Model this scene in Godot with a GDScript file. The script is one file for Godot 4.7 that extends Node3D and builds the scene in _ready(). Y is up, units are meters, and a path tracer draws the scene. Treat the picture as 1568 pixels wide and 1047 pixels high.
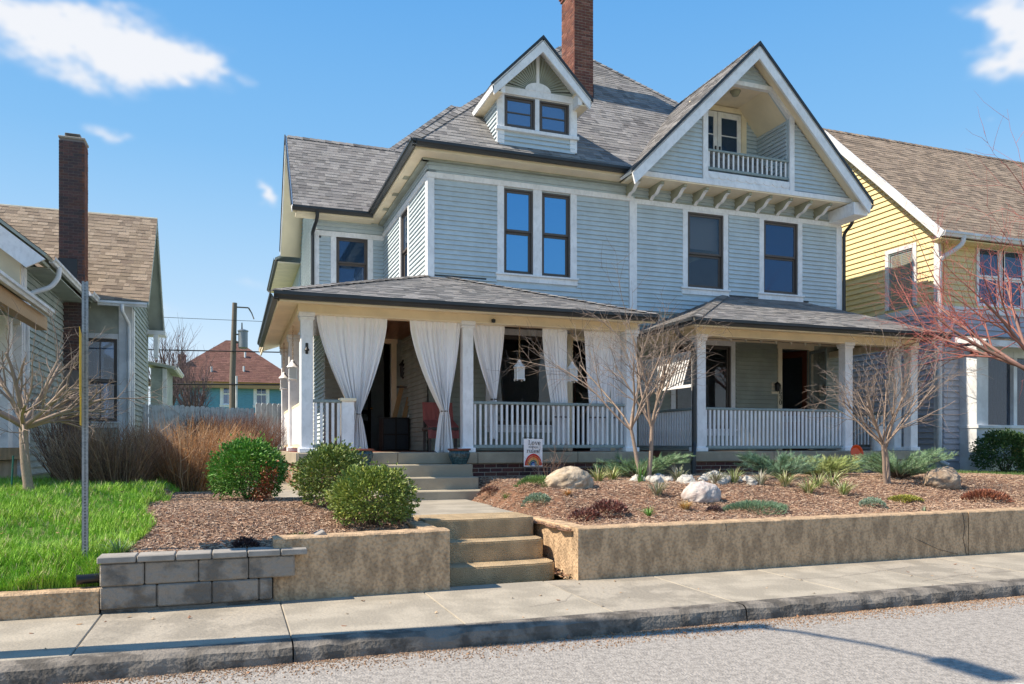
extends Node3D
# World: x runs to the right along the house fronts, y up, and the street lies towards +z.
# V(x, height, depth) places a point by its depth from the kerb-side camera line (z = -depth).

const EXPOSURE := 1.75
const SKY_SCALE := 1.12 / 1.75   # sky brightness in the picture over the exposure
var M := {}
var rng := RandomNumberGenerator.new()
var names := {}


func V(x: float, h: float, d: float) -> Vector3:
	return Vector3(x, h, -d)


# ---------------------------------------------------------------- mesh builder
class MB:
	var v := PackedVector3Array()
	var n := PackedVector3Array()
	var c := PackedColorArray()
	var uv := PackedVector2Array()
	var col := Color.WHITE
	var colored := false

	func tri(a: Vector3, b: Vector3, d: Vector3) -> void:
		var nn := (b - a).cross(d - a)
		if nn.length_squared() < 1e-16:
			return
		nn = nn.normalized()
		v.push_back(a); v.push_back(d); v.push_back(b)
		for k in 3:
			n.push_back(nn); c.push_back(col)

	func quad(a: Vector3, b: Vector3, d: Vector3, e: Vector3) -> void:
		tri(a, b, d); tri(a, d, e)

	func tri3(a: Vector3, b: Vector3, d: Vector3, na: Vector3, nb: Vector3, nd: Vector3) -> void:
		v.push_back(a); v.push_back(d); v.push_back(b)
		n.push_back(na); n.push_back(nd); n.push_back(nb)
		c.push_back(col); c.push_back(col); c.push_back(col)

	func out(a: Vector3, b: Vector3, d: Vector3, e: Vector3, mid: Vector3) -> void:
		if (b - a).cross(d - a).dot((a + b + d + e) * 0.25 - mid) < 0.0:
			quad(a, e, d, b)
		else:
			quad(a, b, d, e)

	func hexa(p: Array) -> void:
		var mid := Vector3.ZERO
		for q in p: mid += q
		mid /= 8.0
		for f in [[0, 1, 2, 3], [4, 5, 6, 7], [0, 1, 5, 4], [1, 2, 6, 5], [2, 3, 7, 6], [3, 0, 4, 7]]:
			out(p[f[0]], p[f[1]], p[f[2]], p[f[3]], mid)

	func box(lo: Vector3, hi: Vector3, t := Transform3D()) -> void:
		var p := []
		for q in [[0, 0, 0], [1, 0, 0], [1, 1, 0], [0, 1, 0], [0, 0, 1], [1, 0, 1], [1, 1, 1], [0, 1, 1]]:
			p.append(t * Vector3(hi.x if q[0] else lo.x, hi.y if q[1] else lo.y, hi.z if q[2] else lo.z))
		hexa(p)

	func bbox(lo: Vector3, hi: Vector3, b := 0.006, t := Transform3D()) -> void:
		var s := (hi - lo).abs()
		b = minf(b, minf(s.x, minf(s.y, s.z)) * 0.45)
		var mid := (lo + hi) * 0.5
		var hs := s * 0.5
		var wm := t * mid
		var P := func(sx: float, sy: float, sz: float, ax: int) -> Vector3:
			var q := Vector3(sx * hs.x, sy * hs.y, sz * hs.z)
			for k in 3:
				if k != ax:
					q[k] -= signf(q[k]) * b
			return t * (mid + q)
		for ax in 3:
			for sg in [-1.0, 1.0]:
				var cs := []
				for pr in [[-1.0, -1.0], [1.0, -1.0], [1.0, 1.0], [-1.0, 1.0]]:
					var q := Vector3.ZERO
					q[ax] = sg; q[(ax + 1) % 3] = pr[0]; q[(ax + 2) % 3] = pr[1]
					cs.append(P.call(q.x, q.y, q.z, ax))
				out(cs[0], cs[1], cs[2], cs[3], wm)
		for ax in 3:
			var b1 := (ax + 1) % 3
			var b2 := (ax + 2) % 3
			for pr in [[-1.0, -1.0], [1.0, -1.0], [1.0, 1.0], [-1.0, 1.0]]:
				var q0 := Vector3.ZERO
				q0[b1] = pr[0]; q0[b2] = pr[1]
				var q1 := q0
				q0[ax] = -1.0; q1[ax] = 1.0
				out(P.call(q0.x, q0.y, q0.z, b1), P.call(q1.x, q1.y, q1.z, b1), P.call(q1.x, q1.y, q1.z, b2), P.call(q0.x, q0.y, q0.z, b2), wm)
		for sx in [-1.0, 1.0]:
			for sy in [-1.0, 1.0]:
				for sz in [-1.0, 1.0]:
					var a: Vector3 = P.call(sx, sy, sz, 0)
					var d: Vector3 = P.call(sx, sy, sz, 1)
					var e: Vector3 = P.call(sx, sy, sz, 2)
					if (d - a).cross(e - a).dot(a - wm) < 0.0:
						tri(a, e, d)
					else:
						tri(a, d, e)

	# a bar from a to b, w wide across and t thick along "up"
	func beam(a: Vector3, b: Vector3, w: float, t: float, up := Vector3.UP, bev := 0.004) -> void:
		var z := (b - a).normalized()
		var x := up.cross(z)
		if x.length() < 0.001: x = Vector3.RIGHT
		x = x.normalized()
		var y := z.cross(x).normalized()
		var L := a.distance_to(b)
		bbox(Vector3(-w / 2, -t / 2, 0), Vector3(w / 2, t / 2, L), bev, Transform3D(Basis(x, y, z), a))

	func tube(pts: PackedVector3Array, rad: PackedFloat32Array, sides := 6, cap := true) -> void:
		var m := pts.size()
		if m < 2: return
		var prev_r := []
		var prev_n := []
		var x := Vector3.ZERO
		for i in m:
			var dir := (pts[mini(i + 1, m - 1)] - pts[maxi(i - 1, 0)]).normalized()
			if x == Vector3.ZERO:
				x = dir.cross(Vector3.UP if absf(dir.y) < 0.9 else Vector3.RIGHT).normalized()
			else:
				x = (x - dir * x.dot(dir)).normalized()
			var y := dir.cross(x)
			var ring := []
			var nr := []
			for k in sides:
				var a := TAU * k / sides
				var o := x * cos(a) + y * sin(a)
				nr.append(o); ring.append(pts[i] + o * rad[i])
			if i > 0:
				for k in sides:
					var k2 := (k + 1) % sides
					tri3(prev_r[k], prev_r[k2], ring[k2], prev_n[k], prev_n[k2], nr[k2])
					tri3(prev_r[k], ring[k2], ring[k], prev_n[k], nr[k2], nr[k])
			if cap and (i == 0 or i == m - 1):
				for k in range(1, sides - 1):
					if i == 0: tri(ring[0], ring[k + 1], ring[k])
					else: tri(ring[0], ring[k], ring[k + 1])
			prev_r = ring; prev_n = nr

	# profile: Vector2(radius, height)
	func lathe(prof: PackedVector2Array, at: Vector3, sides := 24) -> void:
		for i in prof.size() - 1:
			var p := prof[i]
			var q := prof[i + 1]
			var sl := Vector2(q.y - p.y, p.x - q.x).normalized()
			for k in sides:
				var a := TAU * k / sides
				var b := TAU * (k + 1) / sides
				var da := Vector3(cos(a), 0, -sin(a))
				var db := Vector3(cos(b), 0, -sin(b))
				var A := at + da * p.x + Vector3(0, p.y, 0)
				var B := at + db * p.x + Vector3(0, p.y, 0)
				var C := at + db * q.x + Vector3(0, q.y, 0)
				var D := at + da * q.x + Vector3(0, q.y, 0)
				var na := (da * sl.x + Vector3(0, sl.y, 0)).normalized()
				var nb := (db * sl.x + Vector3(0, sl.y, 0)).normalized()
				if p.x > 0.0: tri3(A, B, C, na, nb, nb)
				if q.x > 0.0: tri3(A, C, D, na, nb, na)

	# flat outline (in the local xy plane of t) pushed out along local z from z0 to z1
	func prism(o: PackedVector2Array, z0: float, z1: float, t := Transform3D()) -> void:
		var pts := o
		if Geometry2D.is_polygon_clockwise(pts) == false:
			pts = o.duplicate()
		else:
			pts = o.duplicate()
			pts.reverse()
		var area := 0.0
		for i in pts.size():
			var p := pts[i]
			var q := pts[(i + 1) % pts.size()]
			area += p.x * q.y - q.x * p.y
		if area < 0.0:
			pts.reverse()
		var ix := Geometry2D.triangulate_polygon(pts)
		for k in range(0, ix.size(), 3):
			var a := pts[ix[k]]
			var b := pts[ix[k + 1]]
			var d := pts[ix[k + 2]]
			if (b - a).cross(d - a) < 0.0:
				var s := b
				b = d; d = s
			tri(t * Vector3(a.x, a.y, z1), t * Vector3(b.x, b.y, z1), t * Vector3(d.x, d.y, z1))
			tri(t * Vector3(a.x, a.y, z0), t * Vector3(d.x, d.y, z0), t * Vector3(b.x, b.y, z0))
		for i in pts.size():
			var p := pts[i]
			var q := pts[(i + 1) % pts.size()]
			quad(t * Vector3(p.x, p.y, z0), t * Vector3(q.x, q.y, z0), t * Vector3(q.x, q.y, z1), t * Vector3(p.x, p.y, z1))

	func mesh() -> ArrayMesh:
		var a := []
		a.resize(Mesh.ARRAY_MAX)
		a[Mesh.ARRAY_VERTEX] = v
		a[Mesh.ARRAY_NORMAL] = n
		if colored: a[Mesh.ARRAY_COLOR] = c
		if uv.size() == v.size() and uv.size() > 0: a[Mesh.ARRAY_TEX_UV] = uv
		var m := ArrayMesh.new()
		if v.size() > 0:
			m.add_surface_from_arrays(Mesh.PRIMITIVE_TRIANGLES, a)
		return m


# ---------------------------------------------------------------- scene helpers
func numbered(called: String) -> String:
	var k: int = names.get(called, 0)
	names[called] = k + 1
	return called if k == 0 else "%s_%03d" % [called, k]

func tag(o: Node, label: String, category: String, group := "") -> Node:
	o.set_meta("label", label)
	o.set_meta("category", category)
	if group: o.set_meta("group", group)
	return o

func thing(called: String, label: String, category: String, at := Vector3.ZERO, group := "") -> Node3D:
	var o := Node3D.new()
	o.name = numbered(called)
	add_child(o)
	o.position = at
	tag(o, label, category, group)
	return o

func mi(called: String, mesh: Mesh, m: Material, parent: Node, t := Transform3D()) -> MeshInstance3D:
	var o := MeshInstance3D.new()
	o.name = called
	o.mesh = mesh
	o.material_override = m
	o.transform = t
	parent.add_child(o, true)
	return o

# a part whose mesh is given in world coordinates below a parent that stands at "at"
func part(called: String, b: MB, m: Material, parent: Node3D) -> MeshInstance3D:
	return mi(called, b.mesh(), m, parent, Transform3D(Basis(), -gpos(parent)))

func gpos(o: Node3D) -> Vector3:
	var p := Vector3.ZERO
	var q: Node = o
	while q is Node3D and q != self:
		p += q.position
		q = q.get_parent()
	return p

func one(called: String, b: MB, m: Material, label: String, category: String, group := "") -> MeshInstance3D:
	var o := MeshInstance3D.new()
	o.name = numbered(called)
	o.mesh = b.mesh()
	o.material_override = m
	add_child(o)
	tag(o, label, category, group)
	return o

func structure(called: String, b: MB, m: Material) -> MeshInstance3D:
	var o := MeshInstance3D.new()
	o.name = called
	o.mesh = b.mesh()
	o.material_override = m
	add_child(o)
	o.set_meta("kind", "structure")
	return o

func group_of(called: String, parent: Node) -> Node3D:
	var o := Node3D.new()
	o.name = called
	parent.add_child(o, true)
	return o

func many(called: String, mesh: Mesh, m: Material, xf: Array, cols: PackedColorArray, parent: Node) -> MultiMeshInstance3D:
	var mm := MultiMesh.new()
	mm.transform_format = MultiMesh.TRANSFORM_3D
	mm.use_colors = cols.size() > 0
	mm.mesh = mesh
	mm.instance_count = xf.size()
	for i in xf.size():
		mm.set_instance_transform(i, xf[i])
		if cols.size() > 0: mm.set_instance_color(i, cols[i])
	var o := MultiMeshInstance3D.new()
	o.name = called
	o.multimesh = mm
	o.material_override = m
	parent.add_child(o, true)
	return o


# ---------------------------------------------------------------- materials
func noise_tex(freq: float, oct: int, sd: int, lo: float, hi: float, p0 := 0.3, p1 := 0.7, size := 512, cellular := false) -> NoiseTexture2D:
	var f := FastNoiseLite.new()
	f.noise_type = FastNoiseLite.TYPE_CELLULAR if cellular else FastNoiseLite.TYPE_SIMPLEX_SMOOTH
	f.frequency = freq
	f.fractal_octaves = oct
	f.fractal_gain = 0.55
	f.seed = sd
	var g := Gradient.new()
	g.offsets = PackedFloat32Array([p0, p1])
	g.colors = PackedColorArray([Color(lo, lo, lo).linear_to_srgb(), Color(hi, hi, hi).linear_to_srgb()])   # lo and hi are linear factors
	var t := NoiseTexture2D.new()
	t.width = size; t.height = size
	t.seamless = true
	t.noise = f
	t.color_ramp = g
	return t

func crackle_tex(freq: float, sd: int, lo: float) -> NoiseTexture2D:
	var f := FastNoiseLite.new()
	f.noise_type = FastNoiseLite.TYPE_CELLULAR
	f.cellular_return_type = FastNoiseLite.RETURN_DISTANCE2_SUB
	f.cellular_jitter = 1.0
	f.frequency = freq
	f.fractal_type = FastNoiseLite.FRACTAL_NONE
	f.domain_warp_enabled = true
	f.domain_warp_amplitude = 14.0
	f.domain_warp_frequency = 0.03
	f.seed = sd
	var g := Gradient.new()
	g.offsets = PackedFloat32Array([0.0, 0.10, 0.3, 1.0])
	g.colors = PackedColorArray([Color(lo, lo, lo).linear_to_srgb(), Color(0.88, 0.88, 0.88).linear_to_srgb(), Color(0.95, 0.95, 0.95).linear_to_srgb(), Color.WHITE])
	var t := NoiseTexture2D.new()
	t.width = 1024; t.height = 1024
	t.seamless = true
	t.noise = f
	t.color_ramp = g
	return t

func normal_tex(freq: float, oct: int, sd: int, strength: float) -> NoiseTexture2D:
	var f := FastNoiseLite.new()
	f.noise_type = FastNoiseLite.TYPE_SIMPLEX_SMOOTH
	f.frequency = freq
	f.fractal_octaves = oct
	f.seed = sd
	var t := NoiseTexture2D.new()
	t.width = 512; t.height = 512
	t.seamless = true
	t.noise = f
	t.as_normal_map = true
	t.bump_strength = strength
	return t

func mat(key: String, r: int, g: int, b: int, rough := 0.8, opt := {}) -> StandardMaterial3D:
	var m := StandardMaterial3D.new()
	m.resource_name = key
	m.albedo_color = Color8(r, g, b)
	m.roughness = rough
	if opt.has("tex"):
		m.albedo_texture = opt.tex
		m.uv1_triplanar = true
		m.uv1_world_triplanar = opt.get("world", true)
		m.uv1_scale = opt.get("scale", Vector3.ONE)
	if opt.has("detail"):
		m.detail_enabled = true
		m.detail_blend_mode = BaseMaterial3D.BLEND_MODE_MUL
		m.detail_albedo = opt.detail
		m.detail_uv_layer = BaseMaterial3D.DETAIL_UV_2
		m.uv2_triplanar = true
		m.uv2_world_triplanar = opt.get("world", true)
		m.uv2_scale = opt.get("dscale", Vector3.ONE)
	if opt.has("normal"):
		m.normal_enabled = true
		m.normal_texture = opt.normal
		m.normal_scale = opt.get("nscale", 0.6)
		m.uv1_triplanar = true
		m.uv1_world_triplanar = opt.get("world", true)
		if not opt.has("tex"): m.uv1_scale = opt.get("scale", Vector3.ONE)
	if opt.get("vc", false):
		m.vertex_color_use_as_albedo = true
	if opt.has("metal"): m.metallic = opt.metal
	if opt.has("spec"): m.metallic_specular = opt.spec
	if opt.has("back"):
		m.backlight_enabled = true
		m.backlight = opt.back
	if opt.has("alpha"):
		m.transparency = BaseMaterial3D.TRANSPARENCY_ALPHA
		m.albedo_color.a = opt.alpha
	m.cull_mode = BaseMaterial3D.CULL_DISABLED
	M[key] = m
	return m

func make_materials() -> void:
	var soft := noise_tex(0.008, 5, 1, 0.78, 1.0)
	var patchy := noise_tex(0.006, 6, 2, 0.55, 1.0, 0.32, 0.62)
	var grain := noise_tex(0.12, 4, 3, 0.72, 1.0, 0.25, 0.75)
	var speck := noise_tex(0.22, 3, 4, 0.42, 1.0, 0.3, 0.66)
	var stain := noise_tex(0.012, 6, 5, 0.42, 1.0, 0.36, 0.58)
	var fibre := noise_tex(0.03, 5, 6, 0.80, 1.0, 0.3, 0.7)
	var worn := noise_tex(0.02, 5, 7, 0.74, 1.0, 0.28, 0.52)
	var bump := normal_tex(0.10, 4, 8, 6.0)
	var rocky := normal_tex(0.02, 6, 9, 10.0)
	var pebble := normal_tex(0.2, 3, 10, 10.0)
	var S1 := Vector3(0.35, 0.35, 0.35)
	var paint := noise_tex(0.009, 5, 101, 0.91, 1.0)
	var streak := noise_tex(0.03, 5, 102, 0.93, 1.0, 0.3, 0.7)
	# painted wood
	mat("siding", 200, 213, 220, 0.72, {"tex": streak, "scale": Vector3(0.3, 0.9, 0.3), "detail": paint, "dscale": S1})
	mat("trim", 246, 246, 248, 0.6, {"tex": worn, "scale": Vector3(0.8, 0.5, 0.8), "detail": paint, "dscale": S1})
	M.trim.albedo_texture = noise_tex(0.02, 5, 17, 0.93, 1.0, 0.3, 0.5)
	mat("cream", 248, 232, 202, 0.65, {"tex": paint, "scale": S1})
	mat("sage", 168, 168, 148, 0.75, {"tex": soft, "scale": S1})
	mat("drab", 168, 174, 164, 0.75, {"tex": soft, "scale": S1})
	mat("gutter", 52, 55, 58, 0.42, {"tex": soft, "scale": S1})
	mat("gutter_white", 226, 228, 230, 0.45, {"tex": soft, "scale": S1})
	mat("sash", 92, 84, 80, 0.55, {"tex": fibre, "scale": Vector3(2, 2, 2)})
	mat("ceiling_wood", 120, 72, 42, 0.28, {"tex": fibre, "scale": Vector3(0.3, 2.0, 6.0)})
	mat("rail_green", 146, 160, 160, 0.6, {"tex": fibre, "scale": Vector3(1, 1, 1)})
	mat("deck_red", 140, 84, 72, 0.5, {"tex": worn, "scale": S1})
	# roofs and masonry (colour comes from each shingle or brick)
	mat("shingle", 255, 255, 255, 0.95, {"vc": true, "tex": grain, "scale": Vector3(2.5, 2.5, 2.5), "normal": pebble, "nscale": 0.5})
	mat("brick", 255, 255, 255, 0.9, {"vc": true, "tex": worn, "scale": Vector3(1.4, 1.4, 1.4), "normal": bump, "nscale": 0.5})
	mat("mortar", 176, 165, 150, 0.95, {"tex": grain, "scale": Vector3(1.5, 1.5, 1.5)})
	mat("mortar_dark", 140, 130, 124, 0.95, {"tex": grain, "scale": Vector3(1.5, 1.5, 1.5)})
	# concrete
	mat("walk", 176, 167, 151, 0.93, {"tex": soft, "scale": Vector3(0.45, 0.45, 0.45), "detail": grain, "dscale": Vector3(1.3, 1.3, 1.3), "normal": bump, "nscale": 0.15})
	mat("walk_b", 170, 161, 146, 0.93, {"tex": patchy, "scale": Vector3(0.3, 0.3, 0.3), "detail": grain, "dscale": Vector3(1.1, 1.1, 1.1), "normal": bump, "nscale": 0.15})
	M.walk_b.albedo_texture = noise_tex(0.01, 6, 27, 0.74, 1.0, 0.34, 0.6)
	mat("kerb", 146, 138, 128, 0.95, {"tex": stain, "scale": Vector3(0.5, 0.5, 0.5), "detail": speck, "dscale": Vector3(1.6, 1.6, 1.6), "normal": bump, "nscale": 0.4})
	mat("retaining", 198, 168, 134, 0.93, {"tex": noise_tex(0.014, 6, 5, 0.66, 1.0, 0.3, 0.62), "scale": Vector3(0.75, 0.38, 0.75), "detail": noise_tex(0.06, 5, 37, 0.72, 1.0, 0.25, 0.55), "dscale": Vector3(0.7, 0.7, 0.7), "normal": bump, "nscale": 0.5})
	mat("step", 206, 180, 142, 0.93, {"tex": soft, "scale": Vector3(0.6, 0.6, 0.6), "detail": speck, "dscale": Vector3(1.2, 1.2, 1.2), "normal": pebble, "nscale": 0.8})
	M.step.detail_albedo = noise_tex(0.2, 3, 47, 0.68, 1.0, 0.3, 0.6)
	mat("block", 168, 158, 146, 0.95, {"tex": patchy, "scale": Vector3(0.9, 0.9, 0.9), "detail": speck, "dscale": Vector3(1.5, 1.5, 1.5), "normal": rocky, "nscale": 0.9})
	mat("cap_stone", 168, 162, 154, 0.93, {"tex": soft, "scale": Vector3(1, 1, 1), "detail": grain, "dscale": Vector3(2, 2, 2)})
	mat("porch_concrete", 186, 174, 152, 0.9, {"tex": soft, "scale": S1, "detail": grain, "dscale": Vector3(1.3, 1.3, 1.3)})
	mat("asphalt", 166, 160, 153, 0.95, {"tex": crackle_tex(0.07, 68, 0.74), "scale": Vector3(0.42, 0.42, 0.42), "detail": noise_tex(0.05, 6, 57, 0.70, 1.0, 0.26, 0.66), "dscale": Vector3(0.5, 0.5, 0.5), "normal": pebble, "nscale": 0.22})
	mat("paint", 214, 212, 206, 0.9, {"tex": worn, "scale": Vector3(0.8, 0.8, 0.8), "detail": speck, "dscale": Vector3(1.1, 1.1, 1.1)})
	# ground
	mat("soil_grass", 118, 128, 74, 0.98, {"tex": patchy, "scale": Vector3(0.4, 0.4, 0.4)})
	mat("mulch_bed", 142, 104, 80, 0.98, {"tex": patchy, "scale": Vector3(0.7, 0.7, 0.7), "detail": speck, "dscale": Vector3(1.5, 1.5, 1.5), "normal": rocky, "nscale": 1.0})
	mat("chip", 255, 255, 255, 0.95, {"vc": true})
	mat("grass", 255, 255, 255, 0.75, {"vc": true, "back": Color(0.35, 0.4, 0.1)})
	mat("leaf", 255, 255, 255, 0.55, {"vc": true, "back": Color(0.25, 0.3, 0.08)})
	mat("twig", 255, 255, 255, 0.85, {"vc": true, "tex": grain, "scale": Vector3(3, 3, 3)})
	mat("boulder", 255, 255, 255, 0.92, {"vc": true, "tex": patchy, "scale": Vector3(1.6, 1.6, 1.6), "detail": grain, "dscale": Vector3(3, 3, 3), "normal": rocky, "nscale": 0.8})
	M.boulder.albedo_texture = noise_tex(0.01, 6, 77, 0.66, 1.0, 0.34, 0.6)
	# others
	mat("cloth", 250, 247, 247, 0.9, {"back": Color(0.2, 0.2, 0.2)})
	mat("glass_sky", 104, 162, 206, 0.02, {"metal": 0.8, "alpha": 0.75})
	mat("glass_lace", 112, 140, 172, 0.06, {"metal": 0.55, "alpha": 0.7})
	mat("glass_view", 40, 60, 84, 0.02, {"metal": 0.25, "alpha": 0.2})
	mat("glass_dark", 52, 86, 124, 0.03, {"metal": 0.5, "alpha": 0.4})
	mat("glass_clear", 40, 46, 52, 0.02, {"metal": 0.12, "alpha": 0.2})
	mat("blind", 205, 206, 204, 0.7)
	mat("lace", 150, 168, 190, 0.8, {"tex": patchy, "scale": Vector3(1.5, 1.5, 1.5)})
	mat("blind_dark", 122, 126, 128, 0.7)
	mat("dark_room", 46, 44, 44, 0.9)
	mat("black_iron", 24, 24, 26, 0.5)
	mat("white_metal", 232, 232, 232, 0.5)
	mat("galvanised", 150, 154, 158, 0.42, {"metal": 0.6, "tex": worn, "scale": Vector3(2, 2, 2)})
	mat("sign_yellow", 242, 196, 20, 0.5)
	mat("glaze", 62, 92, 100, 0.18, {"tex": noise_tex(0.02, 5, 87, 0.35, 1.0, 0.35, 0.6), "scale": Vector3(2.5, 2.5, 2.5)})
	mat("clay_rim", 112, 62, 50, 0.35)
	mat("brown_door", 96, 50, 30, 0.4, {"tex": fibre, "scale": Vector3(3, 0.5, 3)})
	mat("trunk_blue", 40, 52, 62, 0.5, {"tex": worn, "scale": Vector3(2, 2, 2)})
	mat("pink_cloth", 168, 96, 92, 0.9)
	mat("pale_wood", 186, 150, 106, 0.6, {"tex": fibre, "scale": Vector3(4, 0.6, 4)})
	mat("orange_enamel", 226, 78, 20, 0.3)
	mat("red", 176, 30, 26, 0.7)
	mat("bulb", 236, 230, 214, 0.15)
	mat("bark", 255, 255, 255, 0.9, {"vc": true, "tex": worn, "scale": Vector3(5, 2, 5), "normal": bump, "nscale": 0.6})
	mat("yellow_siding", 230, 212, 160, 0.72, {"tex": streak, "scale": Vector3(0.3, 0.9, 0.3), "detail": paint, "dscale": S1})
	mat("grey_siding", 178, 182, 194, 0.72, {"tex": streak, "scale": Vector3(0.3, 0.9, 0.3), "detail": paint, "dscale": S1})
	mat("green_siding", 170, 180, 176, 0.75, {"tex": fibre, "scale": Vector3(0.25, 2.4, 0.25), "detail": soft, "dscale": S1})
	mat("blue_siding", 112, 168, 186, 0.75, {"tex": fibre, "scale": Vector3(0.25, 1.0, 0.25)})
	mat("fence", 196, 202, 208, 0.75, {"tex": worn, "scale": Vector3(1, 0.4, 1)})
	mat("pole_wood", 122, 112, 102, 0.9, {"tex": fibre, "scale": Vector3(4, 0.4, 4)})
	mat("black_plastic", 30, 32, 34, 0.35)
	mat("wire", 30, 30, 32, 0.6)


# ---------------------------------------------------------------- sky
func sky_image() -> Image:
	var W := 2048
	var H := 1024
	var stops := [[-1.0, Color8(190, 196, 196)], [0.0, Color8(226, 238, 247)], [4.0, Color8(218, 234, 247)], [10.0, Color8(178, 212, 241)], [20.0, Color8(128, 184, 233)], [30.0, Color8(100, 165, 226)], [50.0, Color8(84, 150, 218)], [91.0, Color8(74, 138, 210)]]
	var data := PackedFloat32Array()
	data.resize(W * H * 3)
	# clouds of the view: azimuth and elevation in degrees, half sizes, weight
	var blobs := []
	for b in [[40, 40, 120, 46, 1.0], [120, 62, 110, 40, 1.0], [205, 68, 85, 40, 1.2], [215, 105, 50, 34, 0.9], [285, 92, 60, 24, 0.9], [345, 106, 40, 13, 0.6], [280, 134, 34, 9, 0.6], [388, 130, 16, 9, 0.3], [105, 116, 55, 9, 0.45], [180, 8, 80, 10, 0.4], [158, 208, 26, 13, 0.65], [176, 196, 12, 10, 0.5], [410, 300, 17, 20, 0.85], [1535, 30, 46, 44, 1.2], [1560, 80, 44, 34, 1.1], [1524, 183, 24, 5, 0.25], [20, 330, 40, 12, 0.4], [240, 470, 60, 20, 0.35], [380, 440, 60, 16, 0.3]]:
		var du: float = b[0] - 784.0
		var r := sqrt(1190.0 * 1190.0 + du * du)
		blobs.append([19.8 + rad_to_deg(atan(du / 1190.0)), rad_to_deg(atan((680.0 - b[1]) / r)), rad_to_deg(b[2] / r), rad_to_deg(b[3] / r), b[4]])
	var f := FastNoiseLite.new()
	f.noise_type = FastNoiseLite.TYPE_SIMPLEX_SMOOTH
	f.frequency = 1.0
	f.fractal_octaves = 4
	f.seed = 5
	for j in H:
		var el := 90.0 - 180.0 * (j + 0.5) / H
		var base := Color.WHITE
		if el <= -1.0:
			base = Color8(150, 148, 140)
		else:
			for k in stops.size() - 1:
				if el >= stops[k][0] and el <= stops[k + 1][0]:
					base = stops[k][1].lerp(stops[k + 1][1], (el - stops[k][0]) / (stops[k + 1][0] - stops[k][0]))
		base = base.srgb_to_linear()
		var cy := sin(deg_to_rad(el))
		var ce := cos(deg_to_rad(el))
		for i in W:
			var cl := base
			if el > -1.0:
				var az := 360.0 * (i + 0.5) / W
				if az > 180.0: az -= 360.0
				var den := 0.0
				var inview := az > -18.0 and az < 56.0 and el < 36.0
				if inview:
					var near := false
					for b in blobs:
						if absf(az - b[0]) < b[2] * 2.2 + 1.5 and absf(el - b[1]) < b[3] * 2.2 + 1.5:
							near = true
							break
					if near:
						var wx := f.get_noise_2d(az * 0.16, el * 0.32) * 2.2
						var wy := f.get_noise_2d(az * 0.16 + 40.0, el * 0.32) * 1.0
						for b in blobs:
							var x: float = (az + wx - b[0]) / b[2]
							var y: float = (el + wy - b[1] - 0.12 * (az - b[0]) * -1.0) / b[3]
							den += b[4] * exp(-1.6 * (x * x + y * y))
						den *= 0.92 + 0.4 * f.get_noise_2d(az * 0.3 + 9.0, el * 0.6) + 0.35 * f.get_noise_2d(az * 1.1 + 5.0, el * 2.6)
						den = smoothstep(0.06, 1.0, den)
				elif (i & 1) == 0 or true:
					if el > 4.0:
						var a := deg_to_rad(az)
						var q := Vector3(sin(a) * ce, cy * 2.2, -cos(a) * ce) * 2.4
						den = smoothstep(0.22, 0.6, f.get_noise_3dv(q)) * 0.9
				if den > 0.0:
					cl = base.lerp(Color(0.83, 0.84, 0.87), clampf(den, 0.0, 0.95))
			var o := (j * W + i) * 3
			data[o] = cl.r * SKY_SCALE
			data[o + 1] = cl.g * SKY_SCALE
			data[o + 2] = cl.b * SKY_SCALE
	return Image.create_from_data(W, H, false, Image.FORMAT_RGBF, data.to_byte_array())


func setup() -> void:
	var cam := Camera3D.new()
	cam.name = "camera"
	cam.projection = Camera3D.PROJECTION_FRUSTUM
	cam.near = 0.1
	cam.far = 900.0
	cam.size = 0.1 * 1047.0 / 1190.0
	cam.frustum_offset = Vector2(0.0, 0.1 * (680.0 - 523.5) / 1190.0)
	cam.position = Vector3(0, 1.6, 0)
	cam.rotation_degrees = Vector3(0, -19.8, 0)
	add_child(cam)
	cam.current = true
	var env := Environment.new()
	env.background_mode = Environment.BG_SKY
	var sm := PanoramaSkyMaterial.new()
	sm.panorama = ImageTexture.create_from_image(sky_image())
	var sky := Sky.new()
	sky.sky_material = sm
	env.sky = sky
	env.ambient_light_source = Environment.AMBIENT_SOURCE_SKY
	env.tonemap_mode = Environment.TONE_MAPPER_LINEAR
	env.tonemap_exposure = EXPOSURE
	env.sdfgi_enabled = true
	env.ssao_enabled = true
	env.ssil_enabled = true
	var we := WorldEnvironment.new()
	we.name = "world_environment"
	we.environment = env
	add_child(we)
	var sun := DirectionalLight3D.new()
	sun.name = "sun"
	sun.light_energy = 1.45
	sun.light_color = Color(1.0, 0.945, 0.86)
	sun.light_angular_distance = 0.5
	sun.shadow_enabled = true
	var el := deg_to_rad(48.0)
	var az := deg_to_rad(5.5)
	var dir := Vector3(cos(el) * cos(az), -sin(el), cos(el) * sin(az))
	sun.look_at_from_position(Vector3.ZERO, dir, Vector3.UP)
	add_child(sun)


# ---------------------------------------------------------------- building pieces
func front(x: float, h: float, d: float) -> Transform3D:   # local x right, y up, z towards the street
	return Transform3D(Basis(), V(x, h, d))

func facing_left(x: float, h: float, d: float) -> Transform3D:   # seen from -x: local x runs towards the street
	return Transform3D(Basis(Vector3(0, 0, 1), Vector3.UP, Vector3(-1, 0, 0)), V(x, h, d))

func facing_right(x: float, h: float, d: float) -> Transform3D:   # seen from +x: local x runs away from the street
	return Transform3D(Basis(Vector3(0, 0, -1), Vector3.UP, Vector3(1, 0, 0)), V(x, h, d))

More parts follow.
